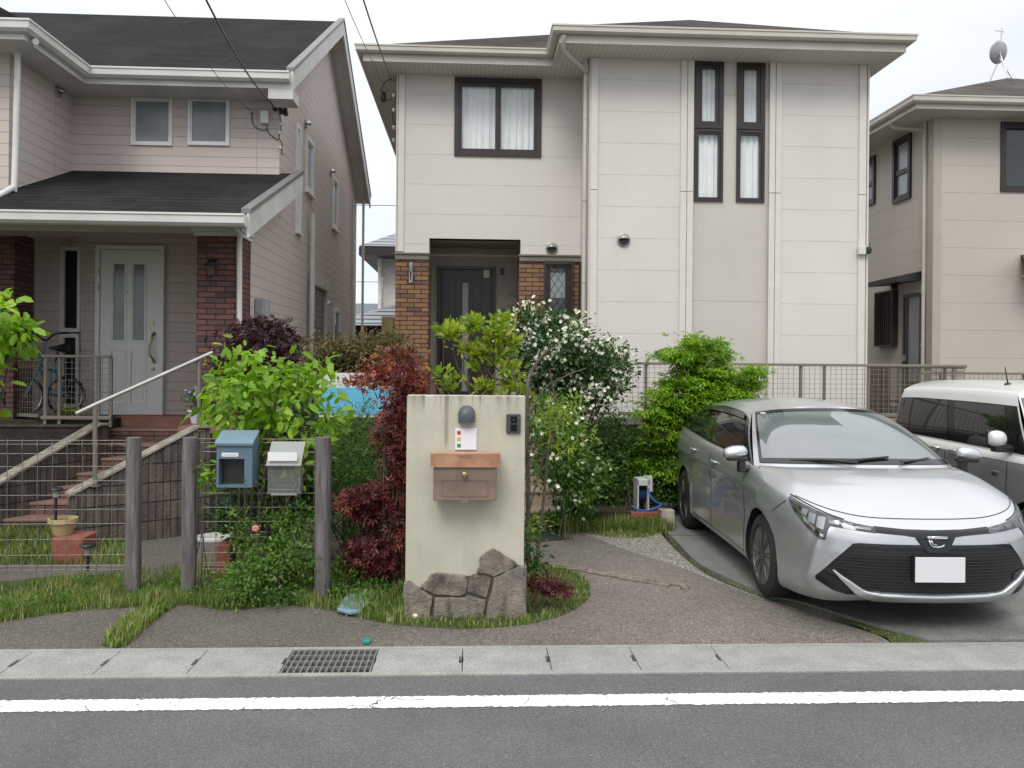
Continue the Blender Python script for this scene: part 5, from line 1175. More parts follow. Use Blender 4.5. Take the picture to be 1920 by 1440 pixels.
c = n.mix(n.rng(n.noise(1, 5, .6, vec=n.stretch(n.pos(), (9, 9, 1.6))), .5, .66, 0, .75), c, (.030, .026, .024)); n.col(c); n.bump(n.math('ADD', n.noise(9, 7, .65), n.math('MULTIPLY', n.noise(60, 4), .3)), .035)
stn = n.m
mb = MB(); P_ = [at(px, py, YPI) for px, py in ((757, 1094), (786, 1104), (800, 1092), (818, 1077), (874, 1080), (895, 1078), (902, 1050), (925, 1031), (968, 1058), (984, 1064), (986, 1165), (757, 1165))]; mb.prism([(p.x, YPI-.001, p.z) for p in P_], [(p.x, YPI-.012, p.z) for p in P_]); mb.build('mortar_bed', plain('dark_mortar', (.085, .075, .062), .9, var=.2), gp_)
def stone(pix, proud):
    rj = random.Random(pix[0][0]+pix[0][1]); pj = []
    for i_, (x_, y_) in enumerate(pix):
        x2, y2 = pix[(i_+1) % len(pix)]; pj += [(x_, y_), (x_*.66+x2*.34+rj.uniform(-1.6, 1.6), y_*.66+y2*.34+rj.uniform(-1.6, 1.6)), (x_*.33+x2*.67+rj.uniform(-1.6, 1.6), y_*.33+y2*.67+rj.uniform(-1.6, 1.6))]
    P_ = [at(px, py, YPI-.01) for px, py in pj]; cx = sum(p.x for p in P_)/len(P_); cz = sum(p.z for p in P_)/len(P_)
    mb = MB(); mb.prism([(p.x, YPI+.004, p.z) for p in P_], [(cx+(p.x-cx)*.985, YPI-proud, cz+(p.z-cz)*.985) for p in P_]); mb.build('facing_stone', stn, gp_, bevel=.008)
stone([(757, 1092), (764, 1089), (774, 1093), (786, 1102), (800, 1110), (812, 1118), (806, 1160), (757, 1162)], .035)
stone([(788, 1099), (798, 1090), (806, 1079), (818, 1074), (848, 1077), (872, 1078), (877, 1086), (874, 1110), (864, 1117), (820, 1115), (800, 1107)], .028)
stone([(880, 1083), (890, 1076), (915, 1080), (921, 1084), (913, 1120), (876, 1111)], .022)
stone([(893, 1074), (900, 1062), (899, 1047), (912, 1035), (925, 1028), (944, 1040), (969, 1056), (962, 1064), (926, 1081), (918, 1078)], .026)
stone([(925, 1083), (966, 1064), (974, 1059), (985, 1063), (987, 1160), (909, 1160), (917, 1122)], .038)
stone([(815, 1119), (865, 1120), (880, 1116), (911, 1124), (905, 1162), (809, 1162)], .030)
mb = MB(); mb.box(xb+.001, xb+.02, YPI-.02, YPI+.15, -.02, Z(1062, YPI)); mb.build('facing_stone', stn, gp_)
# dome lamp
q = at(875, 778, YPI); dl = thing('dome_lamp', 'dark grey half-dome wall lamp near the top of the cream pillar', 'lamp', (q.x, YPI, q.z))
mb = MB(); rows = []; w2 = at(891, 778, YPI-.03).x-q.x; zt = Z(761, YPI-.03); zb2 = Z(792, YPI-.03); zc2 = zt-w2
for i in range(13):
    t = math.pi*i/12; row = []
    for k in range(9):
        ph = math.pi/2*k/8; row.append((q.x+w2*math.cos(t)*(math.cos(ph)*.0+1)*(1 if k == 0 else math.cos(ph*.0)), YPI-.001, zc2))
    rows.append(row)
mb = MB(); nphi = 10; rows = []
outl = [(-w2, zb2)]+[(-w2, zb2+(zc2-zb2)*.5), (-w2, zc2)]+[(-w2*math.cos(a_), zc2+w2*math.sin(a_)) for a_ in [math.pi*k/14 for k in range(1, 14)]]+[(w2, zc2), (w2, zb2+(zc2-zb2)*.5), (w2, zb2)]
for k in range(nphi+1):
    f = k/nphi; s_ = math.cos(f*math.pi/2)**.55 if f < 1 else 0; dep = .075*math.sin(f*math.pi/2)
    rows.append([(q.x+x*max(s_, .02), YPI-.002-dep, zb2+(z-zb2)*(max(s_, .02)) if z > zb2 else z) for x, z in outl])
mb.grid(rows); mb.build('shade', plain('lamp_grey', (.075, .078, .09), .4, var=.1), dl, smooth=True)
mb = MB(); mb.box(q.x-w2*.9, q.x+w2*.9, YPI-.04, YPI-.002, zb2+.004, zb2+.012); mb.build('base', M['black'], dl)
# white notice plate with three coloured squares
a, b = at(853, 843, YPI), at(894, 803, YPI); wp_ = thing('notice_plate', 'white square plate with red, yellow and green squares above the copper mailbox', 'plate', (a.x, YPI, a.z))
mb = MB(); mb.box(a.x, b.x, YPI-.014, YPI-.002, a.z, b.z); mb.build('plate', plain('plate_white', (.74, .75, .80), .25, var=.02), wp_, bevel=.002)
for nm, c, py in (('red_square', (.62, .03, .025), 811.5), ('yellow_square', (.55, .47, .01), 823.5), ('green_square', (.02, .25, .11), 835.5)):
    q = at(860.5, py, YPI-.015); mb = MB(); mb.box(q.x-.0125, q.x+.0125, YPI-.0165, YPI-.0143, q.z-.0125, q.z+.0125); mb.build(nm, plain(nm, c, .4, var=.05), wp_)
# intercom
a, b = at(949, 812, YPI), at(976, 776, YPI); ic = thing('intercom', 'dark grey video intercom at the upper right of the cream pillar', 'intercom', (a.x, YPI, a.z))
mb = MB(); mb.box(a.x, b.x, YPI-.022, YPI-.002, a.z, b.z); mb.build('case', plain('intercom_grey', (.06, .062, .065), .4), ic, bevel=.005)
a2, b2_ = at(957, 808, YPI), at(969, 780, YPI); mb = MB(); mb.box(a2.x, b2_.x, YPI-.026, YPI-.0225, a2.z, b2_.z); mb.build('screen', plain('intercom_black', (.006, .006, .007), .15), ic, bevel=.001)
mb = MB(); c_ = at(963, 787, YPI); mb.lathe([(.010, YPI-.027), (.008, YPI-.030)], (c_.x, 0, c_.z), 14, 'Y'); mb.build('lens', M['dark_glass'], ic)
mb = MB(); zz = Z(794.5, YPI)
for px in (959.5, 963, 966.5): c_ = at(px, 794.5, YPI); mb.box(c_.x-.003, c_.x+.003, YPI-.0285, YPI-.0265, zz-.0015, zz+.0025)
mb.build('button', M['steel'], ic)
mb = MB(); c_ = at(973, 783, YPI); mb.box(c_.x-.002, c_.x+.002, YPI-.0235, YPI-.0222, c_.z-.006, c_.z+.006); mb.build('mark', M['galv'], ic)
# copper mailbox
ym2 = YPI; yff = YPI-.19
cb_ = thing('mailbox', 'copper-flapped brown mailbox with brass knob mounted on the cream pillar', 'mailbox', (.0, YPI, 1.2))
cop = plain('copper_flap', (.46, .27, .155), .5, .15, var=.16, scale=9, c2=(.32, .15, .09)); brn = plain('bronze_body', (.25, .175, .13), .55, .15, var=.12, scale=7, c2=(.16, .112, .09))
a, b = at(812, 939, yff), at(932, 872, yff); mb = MB(); mb.box(a.x, b.x, yff, YPI-.002, a.z, b.z+.06); mb.build('body', brn, cb_, bevel=.008)
fa, fb = at(808, 875, yff-.01), at(937, 848, yff-.01)
mb = MB(); pf = [(yff-.015, fa.z), (yff-.015, fb.z-.008), (yff-.007, fb.z), (YPI-.003, Z(847.5, YPI)), (YPI-.003, fa.z+.03), (yff-.004, fa.z+.0)]
mb.prism([(fa.x, y, z) for y, z in pf], [(fb.x, y, z) for y, z in pf]); fl = mb.build('flap', cop, cb_, bevel=.003)
mb = MB(); mb.box(fa.x-.003, fb.x+.003, yff-.0185, yff-.0152, fa.z-.003, fa.z+.004); mb.box(fa.x-.003, fa.x+.004, yff-.0185, yff-.0152, fa.z+.004, fb.z-.01); mb.box(fb.x-.004, fb.x+.003, yff-.0185, yff-.0152, fa.z+.004, fb.z-.01); mb.build('rolled_edge', cop, fl)
def text3d(body, size, loc, mat, parent, ext=.001, name='lettering', rot=(R(90), 0, 0)):
    cu = bpy.data.curves.new(name, 'FONT'); cu.body = body; cu.size = size; cu.extrude = ext; cu.align_x = 'CENTER'; cu.align_y = 'CENTER'
    o = bpy.data.objects.new(name, cu); SC.collection.objects.link(o); C.view_layer.update()
    me = bpy.data.meshes.new_from_object(o.evaluated_get(C.evaluated_depsgraph_get())); bpy.data.objects.remove(o)
    o = bpy.data.objects.new(name, me); SC.collection.objects.link(o); me.materials.clear(); me.materials.append(mat); o.parent = parent; o.location = Vector(loc)-rootloc(parent); o.rotation_euler = rot; return o
q = at(872, 856, yff-.02); text3d('PANEL', .034, (q.x, yff-.0162, q.z), brn, fl, .0012)
q = at(871, 889, yff); mb = MB(); mb.lathe([(.008, yff-.001), (.008, yff-.02), (.019, yff-.022), (.022, yff-.030), (.019, yff-.038), (.010, yff-.042)], (q.x, 0, q.z), 20, 'Y'); mb.build('knob', M['brass'], cb_, smooth=True, angle=40)
a, b = at(828, 931, yff), at(915, 900, yff)
mb = MB()
for (u0, u1, v0, v1) in ((a.x, b.x, a.z, a.z+.004), (a.x, b.x, b.z-.004, b.z), (a.x, a.x+.004, a.z+.004, b.z-.004), (b.x-.004, b.x, a.z+.004, b.z-.004)): mb.box(u0, u1, yff-.004, yff-.0005, v0, v1)
mb.build('name_frame', brn, cb_)
mb = MB(); a = at(815, 938, yff); b = at(929, 934, yff); mb.box(a.x, b.x, yff-.009, yff-.0005, a.z, b.z+.004); c_ = at(871, 939, yff); mb.box(c_.x-.026, c_.x+.026, yff-.0125, yff-.0095, c_.z-.014, c_.z+.012); mb.build('bottom_latch', brn, cb_, bevel=.002)

# ---------------------------------------------------------------- small things
sgn = thing('signboard', 'white and sky blue signboard standing behind the hedge and the red shrub', 'sign', (-1.25, 8.3, .8))
a, b = at(598, 782, 8.3), at(760, 700, 8.3); zm = Z(727, 8.3, 680)
mb = MB(); mb.box(a.x, b.x, 8.3, 8.33, a.z, b.z); mb.build('board', plain('sign_white', (.62, .63, .62), .5, var=.03), sgn)
mb = MB(); mb.box(a.x+.0, b.x, 8.294, 8.2985, a.z+.03, zm); mb.build('blue_field', plain('sign_blue', (.13, .44, .66), .5, var=.04), sgn)
mb = MB(); rr = random.Random(1); xx = a.x+.1
for row, (py, h) in enumerate(((716, .03), (722, .014))):
    xx = a.x+.06
    while xx < b.x-.06:
        wv = rr.uniform(.012, .03); zc3 = Z(py, 8.3, 680); mb.box(xx, xx+wv*.3, 8.2955, 8.2985, zc3-h/2, zc3+h/2); mb.box(xx+wv*.3, xx+wv, 8.2955, 8.2985, zc3+h*.1, zc3+h*.3); xx += wv+rr.uniform(.01, .03)
mb.build('faded_print', plain('print_grey', (.42, .43, .42), .6), sgn)
for x in (a.x+.1, b.x-.1): mb = MB(); mb.box(x-.02, x+.02, 8.331, 8.36, 0, b.z); mb.build('leg', M['galv'], sgn)
# yellow pot with solar light on red paver
q = gnd(123, 1022, .02); q.y = 7.6; q = at(123, 1020, 7.6)
rp2 = MB(); c0, c1 = at(95, 1036, 7.45), at(156, 1004, 7.45); rp2.box(c0.x, c1.x, 7.45, 7.75, .0, c1.z-.02); tag(rp2.build('red_paver', M['redbrick'], bevel=.01), 'red paving block under the yellow flowerpot', 'paver')
pt_ = thing('flowerpot', 'yellow tapered flowerpot on a red paving block by the wire fence', 'pot', (at(119, 1000, 7.6).x, 7.6, c1.z-.02)); pc = at(118, 1000, 7.6)
zz0 = c1.z-.018; zz1 = Z(971, 7.6, 118); mb = MB(); r1 = .115; mb.lathe([(r1*.66, zz0), (r1*.92, zz1-.05), (r1*.94, zz1-.045), (r1*1.07, zz1-.04), (r1*1.07, zz1), (r1*.95, zz1), (r1*.93, zz1-.04)], (pc.x, 7.6, 0), 24); mb.build('pot', plain('pot_yellow', (.50, .40, .20), .6, var=.1), pt_, smooth=True, angle=35)
mb = MB(); mb.lathe([(r1*.94, zz1-.035), (r1*.94, zz1-.03)], (pc.x, 7.6, 0), 20); mb.build('soil', M['soil'], pt_)
def solar(px, py_top, py_bot, y, label, s=1.0):
    t = at(px, py_top, y); b = at(px, py_bot, y); o = thing('solar_light', label, 'garden light', b, 'black solar garden lights')
    mb = MB(); mb.lathe([(.075*s, t.z-.02), (.078*s, t.z-.01), (.07*s, t.z), (.02, t.z+.006)], (t.x, y, 0), 20); mb.build('cap', M['black'], o, smooth=True, angle=40)
    mb = MB(); mb.lathe([(.03*s, t.z-.11*s), (.045*s, t.z-.03), (.045*s, t.z-.021)], (t.x, y, 0), 14); mb.build('lens', paneMat('solar_lens', (.35, .36, .34), .2), o, smooth=True, angle=40)
    mb = MB(); mb.tube([(t.x, y, t.z-.11*s), (t.x, y, b.z)], [.014, .012], 8); mb.build('stake', M['black'], o)
solar(105, 915, 975, 7.6, 'black solar garden light stuck in the yellow flowerpot', .75); solar(165, 1020, 1070, 6.75, 'black solar garden light low in the grass behind the wire fence', .8)
# white manhole disk, red blocks
q = gnd(401, 1010); mb = MB(); mb.lathe([(.185, .0), (.185, .02), (.16, .026), (.155, .022), (.02, .022)], (q.x, q.y, .004), 32)
for k in range(10):
    t = 2*math.pi*k/10; mb.box(q.x+.1*math.cos(t)-.012, q.x+.1*math.cos(t)+.012, q.y+.1*math.sin(t)-.012, q.y+.1*math.sin(t)+.012, .024, .031)
tag(mb.build('inspection_cover', plain('cover_white', (.60, .60, .58), .5), smooth=True, angle=30), 'round white inspection cover in the dark garden path', 'cover')
for (u0, u1, v0, v1, yy, lab) in ((405, 430, 1062, 1022, 7.0, 'upright red block in the grass by the wire fence, in front of the white cover'), (430, 455, 1050, 1005, 7.35, 'second red block behind the upright one near the green shrub')):
    a, b = at(u0, v0, yy), at(u1, v1, yy); mb = MB(); mb.box(a.x, b.x, yy, yy+.2, 0, b.z); tag(mb.build('red_block', M['redbrick'], bevel=.008), lab, 'block')
# pale blue lid lying in weeds
P = [gnd(px, py, .05) for px, py in ((632, 1140), (650, 1113), (680, 1112), (694, 1122), (680, 1143), (655, 1146))]
mb = MB(); mb.slab([(p.x, p.y, .05) for p in P], .03); tag(mb.build('plastic_lid', plain('lid_blue', (.20, .30, .38), .4, var=.15), bevel=.01), 'pale blue plastic water meter lid in the weeds left of the pillar', 'lid')
for (px, py, r_, lab) in ((733, 1162, .022, 'small squarish white stone at the paving edge left of the pillar'), (778, 1155, .026, 'small round white stone by the foot of the pillar')):
    q = gnd(px, py, .02); bm = bmesh.new(); bmesh.ops.create_icosphere(bm, subdivisions=2, radius=r_)
    rr = random.Random(px)
    for v in bm.verts: v.co *= rr.uniform(.85, 1.1); v.co.z *= .7
    me = bpy.data.meshes.new('stone'); bm.to_mesh(me); bm.free(); me.materials.append(M['paint_w']); o = bpy.data.objects.new('white_stone', me); o.location = q; SC.collection.objects.link(o); tag(o, lab, 'stone')
# water tap unit with blue hose, brick
q = at(1205, 945, 9.2); x, y = q.x, 9.2; zt = Z(893, 9.2, 1205); 
tp = thing('hose_reel', 'white hose reel with blue hose behind the silver car', 'hose reel', (x, y, 0))
wg = plain('reel_white', (.55, .56, .54), .5)
mb = MB(); mb.box(x-.085, x-.065, y-.12, y+.12, .17, zt-.02); mb.box(x+.03, x+.05, y-.12, y+.12, .17, zt); mb.box(x-.085, x+.05, y-.12, y-.10, zt-.09, zt-.02); mb.box(x-.085, x+.05, y-.10, y+.12, zt-.035, zt-.02); mb.box(x+.051, x+.09, y-.10, y+.02, zt-.16, zt+.01); mb.build('frame', wg, tp, bevel=.012)
mb = MB()
for k in range(9): mb.lathe([(.075, x-.06+k*.0105), (.082, x-.055+k*.0105), (.075, x-.05+k*.0105)], (0, y, zt-.20), 20, 'X')
mb.build('coiled_hose', plain('hose_navy', (.03, .07, .16), .4), tp, smooth=True, angle=60)
mb = MB(); pts = [(x-.14, 8.6, .25), (x-.11, 8.55, .17), (x-.03, 8.5, .125), (x+.06, 8.48, .125), (x+.14, 8.55, .16), (x+.19, 8.7, .21), (x+.12, 8.9, .3), (x+.07, y-.05, zt-.18)]
mb.tube(smoothpts([at(px, py, yy) for px, py, yy in ((1184, 948, 8.8), (1195, 955, 8.75), (1212, 957, 8.7), (1228, 953, 8.7), (1240, 946, 8.75), (1228, 940, 8.85), (1218, 928, 8.95), (1216, 915, 9.0))], 6), .010, 8); mb.build('trailing_hose', plain('hose_blue', (.03, .10, .40), .35), tp, smooth=True)
a, b = at(1240, 975, 8.85), at(1262, 957, 8.85); mb = MB(); mb.box(a.x, b.x+.02, 8.85, 9.0, .02, b.z); tag(mb.build('kerb_block', M['cap'], bevel=.008), 'small beige block just behind the rear wheel of the silver car', 'block')
mb = MB(); mb.box(1.75, 2.2, 9.0, 9.055, 0, .175); tag(mb.build('bed_edging', M['redbrick'], bevel=.01), 'low reddish edging along the shrub bed behind the silver car', 'edging')
# planter on the landing with flowers
q = at(364, 782, 9.2); PY = 9.85; q = at(368, 782, PY); q.x += .05; fp = thing('planter', 'white planter with mixed flowers by the upper handrail post', 'planter', (q.x, PY, 1.06)); zz1 = Z(772, PY, 364)+.02
mb = MB(); mb.lathe([(.10, 1.062), (.13, zz1-.02), (.145, zz1-.015), (.145, zz1), (.125, zz1)], (q.x, PY, 0), 20); mb.build('pot', M['frame_wh'], fp, smooth=True, angle=40)
planter_q = Vector((q.x, PY, zz1))
# bicycle on the porch
bc = thing('bicycle', 'blue bicycle with black saddle and wicker basket behind the porch railing', 'bicycle', (X(80, 10.9), 10.9, 1.05))
blu = plain('bike_blue', (.035, .20, .30), .3, .3, var=.05); tan = plain('wicker', (.36, .25, .14), .8, var=.25, scale=60)
A = at(124, 760, 11.45); B = at(45, 765, 11.0); A.z = 1.05+.25; B.z = 1.05+.25; ax = (B-A).normalized(); up = Vector((0, 0, 1)); r_ = .25
for cpos in (A, B):
    w_ = MB(); ring = [cpos+ax*math.cos(t)*r_+up*math.sin(t)*r_ for t in [2*math.pi*k/28 for k in range(29)]]; w_.tube(ring, .018, 6, cap=False); wh = w_.build('wheel', M['black'], bc, smooth=True)
    w_ = MB(); w_.tube([cpos+ax*math.cos(t)*(r_-.028)+up*math.sin(t)*(r_-.028) for t in [2*math.pi*k/28 for k in range(29)]], .007, 5, cap=False)
    for k in range(14): t = 2*math.pi*k/14; w_.tube([cpos, cpos+ax*math.cos(t)*(r_-.03)+up*math.sin(t)*(r_-.03)], .0015, 4)
    w_.tube([cpos+ax.cross(up)*.05, cpos-ax.cross(up)*.05], .02, 8); w_.build('rim', M['steel'], wh)
hd_ = B-ax*.22+up*.42; bb = A.lerp(B, .40)+up*.02; st2 = A.lerp(B, .28)+up*.45
w_ = MB()
for p0, p1_ in ((bb, st2), (bb, hd_-up*.08), (st2-up*.12, hd_-up*.02), (A, bb), (A, st2-up*.1), (B, hd_)): w_.tube([p0, p1_], .016, 8)
w_.tube([hd_, hd_-ax*.05+up*.32], .012, 8); w_.build('frame', blu, bc, smooth=True, angle=50)
w_ = MB(); w_.tube([st2, st2-ax*.04+up*.16], .012, 8); c_ = st2-ax*.05+up*.19; w_.tube([c_-ax*.13, c_-ax*.06, c_+ax*.02, c_+ax*.13], [.05, .065, .035, .015], 10); w_.build('saddle', M['black'], bc, smooth=True)
w_ = MB(); h0 = hd_-ax*.05+up*.32; sd2 = ax.cross(up); w_.tube(smoothpts([h0+sd2*.26-ax*.18+up*.10, h0+sd2*.22+up*.08, h0+up*.0, h0-sd2*.22+up*.08, h0-sd2*.26-ax*.18+up*.10], 5), .013, 8); w_.build('handlebar', M['black'], bc, smooth=True)
w_ = MB(); bk = B+up*.48-ax*.0
for k in range(7):
    f = k/6; s_ = .10+.05*f; z = up*(.26*f-.1); rg = [bk+z+ax*a_*s_+sd2*b_*s_*1.2 for a_, b_ in ((-1, -1), (1, -1), (1, 1), (-1, 1), (-1, -1))]; w_.tube(rg, .006, 5, cap=False)
for k in range(24):
    t = k/24*4; i = int(t); fr_ = t-i; cn_ = [(-1, -1), (1, -1), (1, 1), (-1, 1), (-1, -1)]; a_ = cn_[i][0]+(cn_[i+1][0]-cn_[i][0])*fr_; b_ = cn_[i][1]+(cn_[i+1][1]-cn_[i][1])*fr_
    w_.tube([bk-up*.1+ax*a_*.10+sd2*b_*.12, bk+up*.16+ax*a_*.15+sd2*b_*.18], .005, 4)
w_.build('basket', tan, bc)
# ================================================================ VEGETATION
def npmesh(name, V, F4, tint, mat, parent, smooth=False):
    me = bpy.data.meshes.new(name); nv, nf = len(V), len(F4); k = F4.shape[1]
    off = np.array(rootloc(parent)) if parent else np.zeros(3)
    me.vertices.add(nv); me.vertices.foreach_set('co', (V-off).astype(np.float32).ravel())
    me.loops.add(nf*k); me.loops.foreach_set('vertex_index', F4.astype(np.int32).ravel())
    me.polygons.add(nf); me.polygons.foreach_set('loop_start', np.arange(0, nf*k, k, dtype=np.int32))
    try: me.polygons.foreach_set('loop_total', np.full(nf, k, dtype=np.int32))
    except Exception: pass
    at_ = me.attributes.new('tint', 'FLOAT', 'FACE'); at_.data.foreach_set('value', np.clip(tint, 0, 1).astype(np.float32))
    me.materials.append(mat); me.update(calc_edges=True); me.validate()
    if smooth: me.polygons.foreach_set('use_smooth', [True]*nf)
    o = bpy.data.objects.new(name, me); SC.collection.objects.link(o)
    if parent: o.parent = parent
    return o
SH = {  # leaf outlines (u along, v across, w lift), faces as quads
 'oval': (np.array([(0,0,0),(.3,.22,.05),(.72,.20,.03),(1,0,-.10),(.72,-.20,.03),(.3,-.22,.05)]), [(0,1,2,3),(0,3,4,5)]),
 'round': (np.array([(0,0,0),(.25,.32,.05),(.7,.30,.03),(1,0,-.08),(.7,-.30,.03),(.25,-.32,.05)]), [(0,1,2,3),(0,3,4,5)]),
 'slim': (np.array([(0,0,0),(.4,.11,.03),(1,0,-.08),(.4,-.11,.03)]), [(0,1,2,3)]),
 'star': (np.array([(0,0,0),(.5,.19,.02),(1,0,-.06),(.5,-.19,.02),(.42,.34,.02),(.66,.70,-.05),(.12,.44,.02),(.42,-.34,.02),(.66,-.70,-.05),(.12,-.44,.02)]), [(0,1,2,3),(0,4,5,6),(0,9,8,7)]),
 'quad': (np.array([(0,0,0),(.45,.34,.04),(1,0,-.03),(.45,-.34,.04)]), [(0,1,2,3)]),
}
def leaves(name, mat, parent, P, D, N, L, tint, shape='oval', label=None):
    """P base points, D directions, N normals, L lengths"""
    sv, sf = SH[shape]; n = len(P); D = D/np.linalg.norm(D, axis=1, keepdims=True)
    B = np.cross(N, D); B /= np.maximum(np.linalg.norm(B, axis=1, keepdims=True), 1e-6); W = np.cross(D, B)
    V = P[:, None, :]+L[:, None, None]*(sv[None, :, 0:1]*D[:, None, :]+sv[None, :, 1:2]*B[:, None, :]+sv[None, :, 2:3]*W[:, None, :])
    F = np.array(sf); F = (F[None]+(np.arange(n)*len(sv))[:, None, None]).reshape(-1, 4)
    return npmesh(name, V.reshape(-1, 3), F, np.repeat(tint, len(sf)), mat, parent)
def clumps(rng, blobs, k, shell=.55):
    w_ = np.array([b[3]*b[4]*b[5] for b in blobs])**.75; w_ /= w_.sum(); idx = rng.choice(len(blobs), k, p=w_); out_ = []
    for i in idx:
        b = blobs[i]; v = rng.normal(size=3); v /= np.linalg.norm(v); r_ = rng.uniform(shell, 1.0)**.6
        out_.append((b[0]+v[0]*b[3]*r_, b[1]+v[1]*b[4]*r_, b[2]+v[2]*b[5]*r_, v[0], v[1], v[2]))
    return np.array(out_)
def bush(name, label, cat, base, blobs, n, L, mat, seed, shape='oval', k=60, cr=.12, up=.5, droop=0.0, shell=.55, group=None, stems=None, stem_mat='bark', stem_r=.012, jitter=1.0, zmin=.02, flat=.7, inner=True, part='foliage', nstem=14, root=None, tintmid=.5, ymin=None):
    rng = np.random.default_rng(seed); o = root or thing(name, label, cat, base, group)
    Cc = clumps(rng, blobs, k, shell); ci = rng.integers(0, k, n)
    g = rng.normal(size=(n, 3))*cr*np.array([1, 1, flat]); P = Cc[ci, :3]+g
    m_ = P[:, 2] > zmin; 
    if ymin is not None: m_ &= P[:, 1] > ymin
    P = P[m_]; ci = ci[m_]; n = len(P); g = g[m_]
    out_ = Cc[ci, 3:]; rnd = rng.normal(size=(n, 3))*.7
    N_ = out_*.5+np.array([0, -.15, up])+rnd*.55*jitter; D_ = rng.normal(size=(n, 3))*.8+out_*.6+g/cr*.35; D_[:, 2] -= droop; 
    Ls = L*rng.uniform(.45, 1.32, n); ct = rng.normal(0, .17, k)
    tint = tintmid+ct[ci]+rng.normal(0, .16, n)
    leaves(part, mat, o, P, D_, N_, Ls, tint, shape)
    # woody stems from the base to clump centres
    if stems is not False:
        mb = MB(); base = Vector(base); sel = rng.choice(k, min(nstem, k), replace=False)
        for s_ in sel:
            t = Vector(Cc[s_, :3]); mid = base.lerp(t, .5)+Vector(rng.normal(size=3)*.04)+Vector((0, 0, .06)); j = base+Vector((rng.normal()*.05, rng.normal()*.05, 0))
            mb.tube(smoothpts([j, mid, t], 4), [stem_r*(1-.8*i/8) for i in range(9)], 5, cap=False)
        mb.build('stem', M[stem_mat], o, smooth=True)
    return o, Cc
def B(px0, px1, py0, py1, Y, dy=None, Yr=None):
    """ellipsoid spanning a picture-measured outline at distance Y"""
    a, b = at(px0, (py0+py1)/2, Y), at(px1, (py0+py1)/2, Y); zt, zb = Z(py0, Y, (px0+px1)/2), Z(py1, Y, (px0+px1)/2)
    rx = (b.x-a.x)/2; return ((a.x+b.x)/2, Y, (zt+zb)/2, rx, dy or rx*.9, (zt-zb)/2)

L_lime = leafmat('leaf_lime', (.10, .20, .012), (.22, .40, .02), (.38, .56, .05), trans=.45)
L_mid = leafmat('leaf_mid', (.035, .09, .012), (.075, .17, .02), (.15, .27, .04))
L_dark = leafmat('leaf_dark', (.016, .045, .010), (.032, .085, .016), (.07, .14, .03))
L_purple = leafmat('leaf_purple', (.022, .006, .010), (.055, .012, .02), (.11, .03, .035), trans=.2)
L_red = leafmat('leaf_red', (.055, .014, .018), (.17, .030, .034), (.36, .10, .045), trans=.3)
L_bronze = leafmat('leaf_bronze', (.03, .05, .010), (.10, .09, .025), (.27, .14, .06))
L_yel = leafmat('leaf_yellowgreen', (.13, .22, .015), (.28, .38, .03), (.46, .42, .07), trans=.4)
L_grass = leafmat('grass_blade', (.07, .12, .02), (.18, .26, .05), (.42, .38, .18), rough=.6)
# 1 tree leaning in at the left edge
bush('tree', 'lime green broad-leaved tree reaching in at the left edge of the photo', 'tree', (X(-60, 7.6), 7.6, 0), [B(-210, 38, 560, 665, 7.6), B(-170, 20, 545, 615, 7.6, .3), B(-40, 52, 580, 635, 7.5, .15), B(-160, -12, 640, 780, 7.7, .3)], 1500, .13, L_lime, 1, k=60, cr=.10, up=.6, droop=.5, stem_r=.02, jitter=.8)
# 2 magnolia-like shrub
bush('shrub', 'bright lime shrub with large oval leaves behind the blue mailbox', 'shrub', (X(470, 7.0), 7.0, 0), [B(395, 520, 690, 815, 7.0, .35), B(480, 640, 690, 830, 7.0, .35), B(388, 470, 655, 730, 6.95, .2), B(440, 560, 665, 760, 7.05, .3), B(560, 645, 670, 740, 7.0, .2), B(430, 600, 780, 905, 7.1, .3)], 1250, .105, L_lime, 2, k=75, cr=.085, up=.5, droop=.55, stem_r=.014, jitter=.8, nstem=20)
bush('shrub', 'small lime sprig poking through the wire beside the second log post', 'shrub', (X(385, 6.6), 6.6, 0), [B(362, 402, 860, 935, 6.55, .06)], 60, .07, L_lime, 22, k=9, cr=.04, droop=.4, nstem=4, stem_r=.005)
# 3 purple maple
bush('shrub', 'dark purple-leaved dwarf maple in front of the pinkish side wall', 'shrub', (X(488, 9.4), 9.4, .2), [B(405, 560, 616, 720, 9.4, .4), B(440, 535, 612, 670, 9.4, .3)], 8500, .055, L_purple, 3, shape='star', k=90, cr=.085, up=.3, droop=.6, zmin=.9)
# 4 hedge arch with young reddish leaves
bush('hedge', 'small-leaved hedge with bronze young tips above the blue and white signboard', 'hedge', (X(640, 9.0), 9.0, .3), [B(555, 650, 640, 690, 9.0, .3), B(620, 720, 640, 695, 9.0, .3), B(690, 775, 640, 700, 9.0, .3), B(575, 680, 665, 730, 9.0, .25), B(590, 640, 690, 745, 8.95, .15)], 13000, .040, L_bronze, 4, k=150, cr=.075, up=.5, zmin=.9, flat=.8)
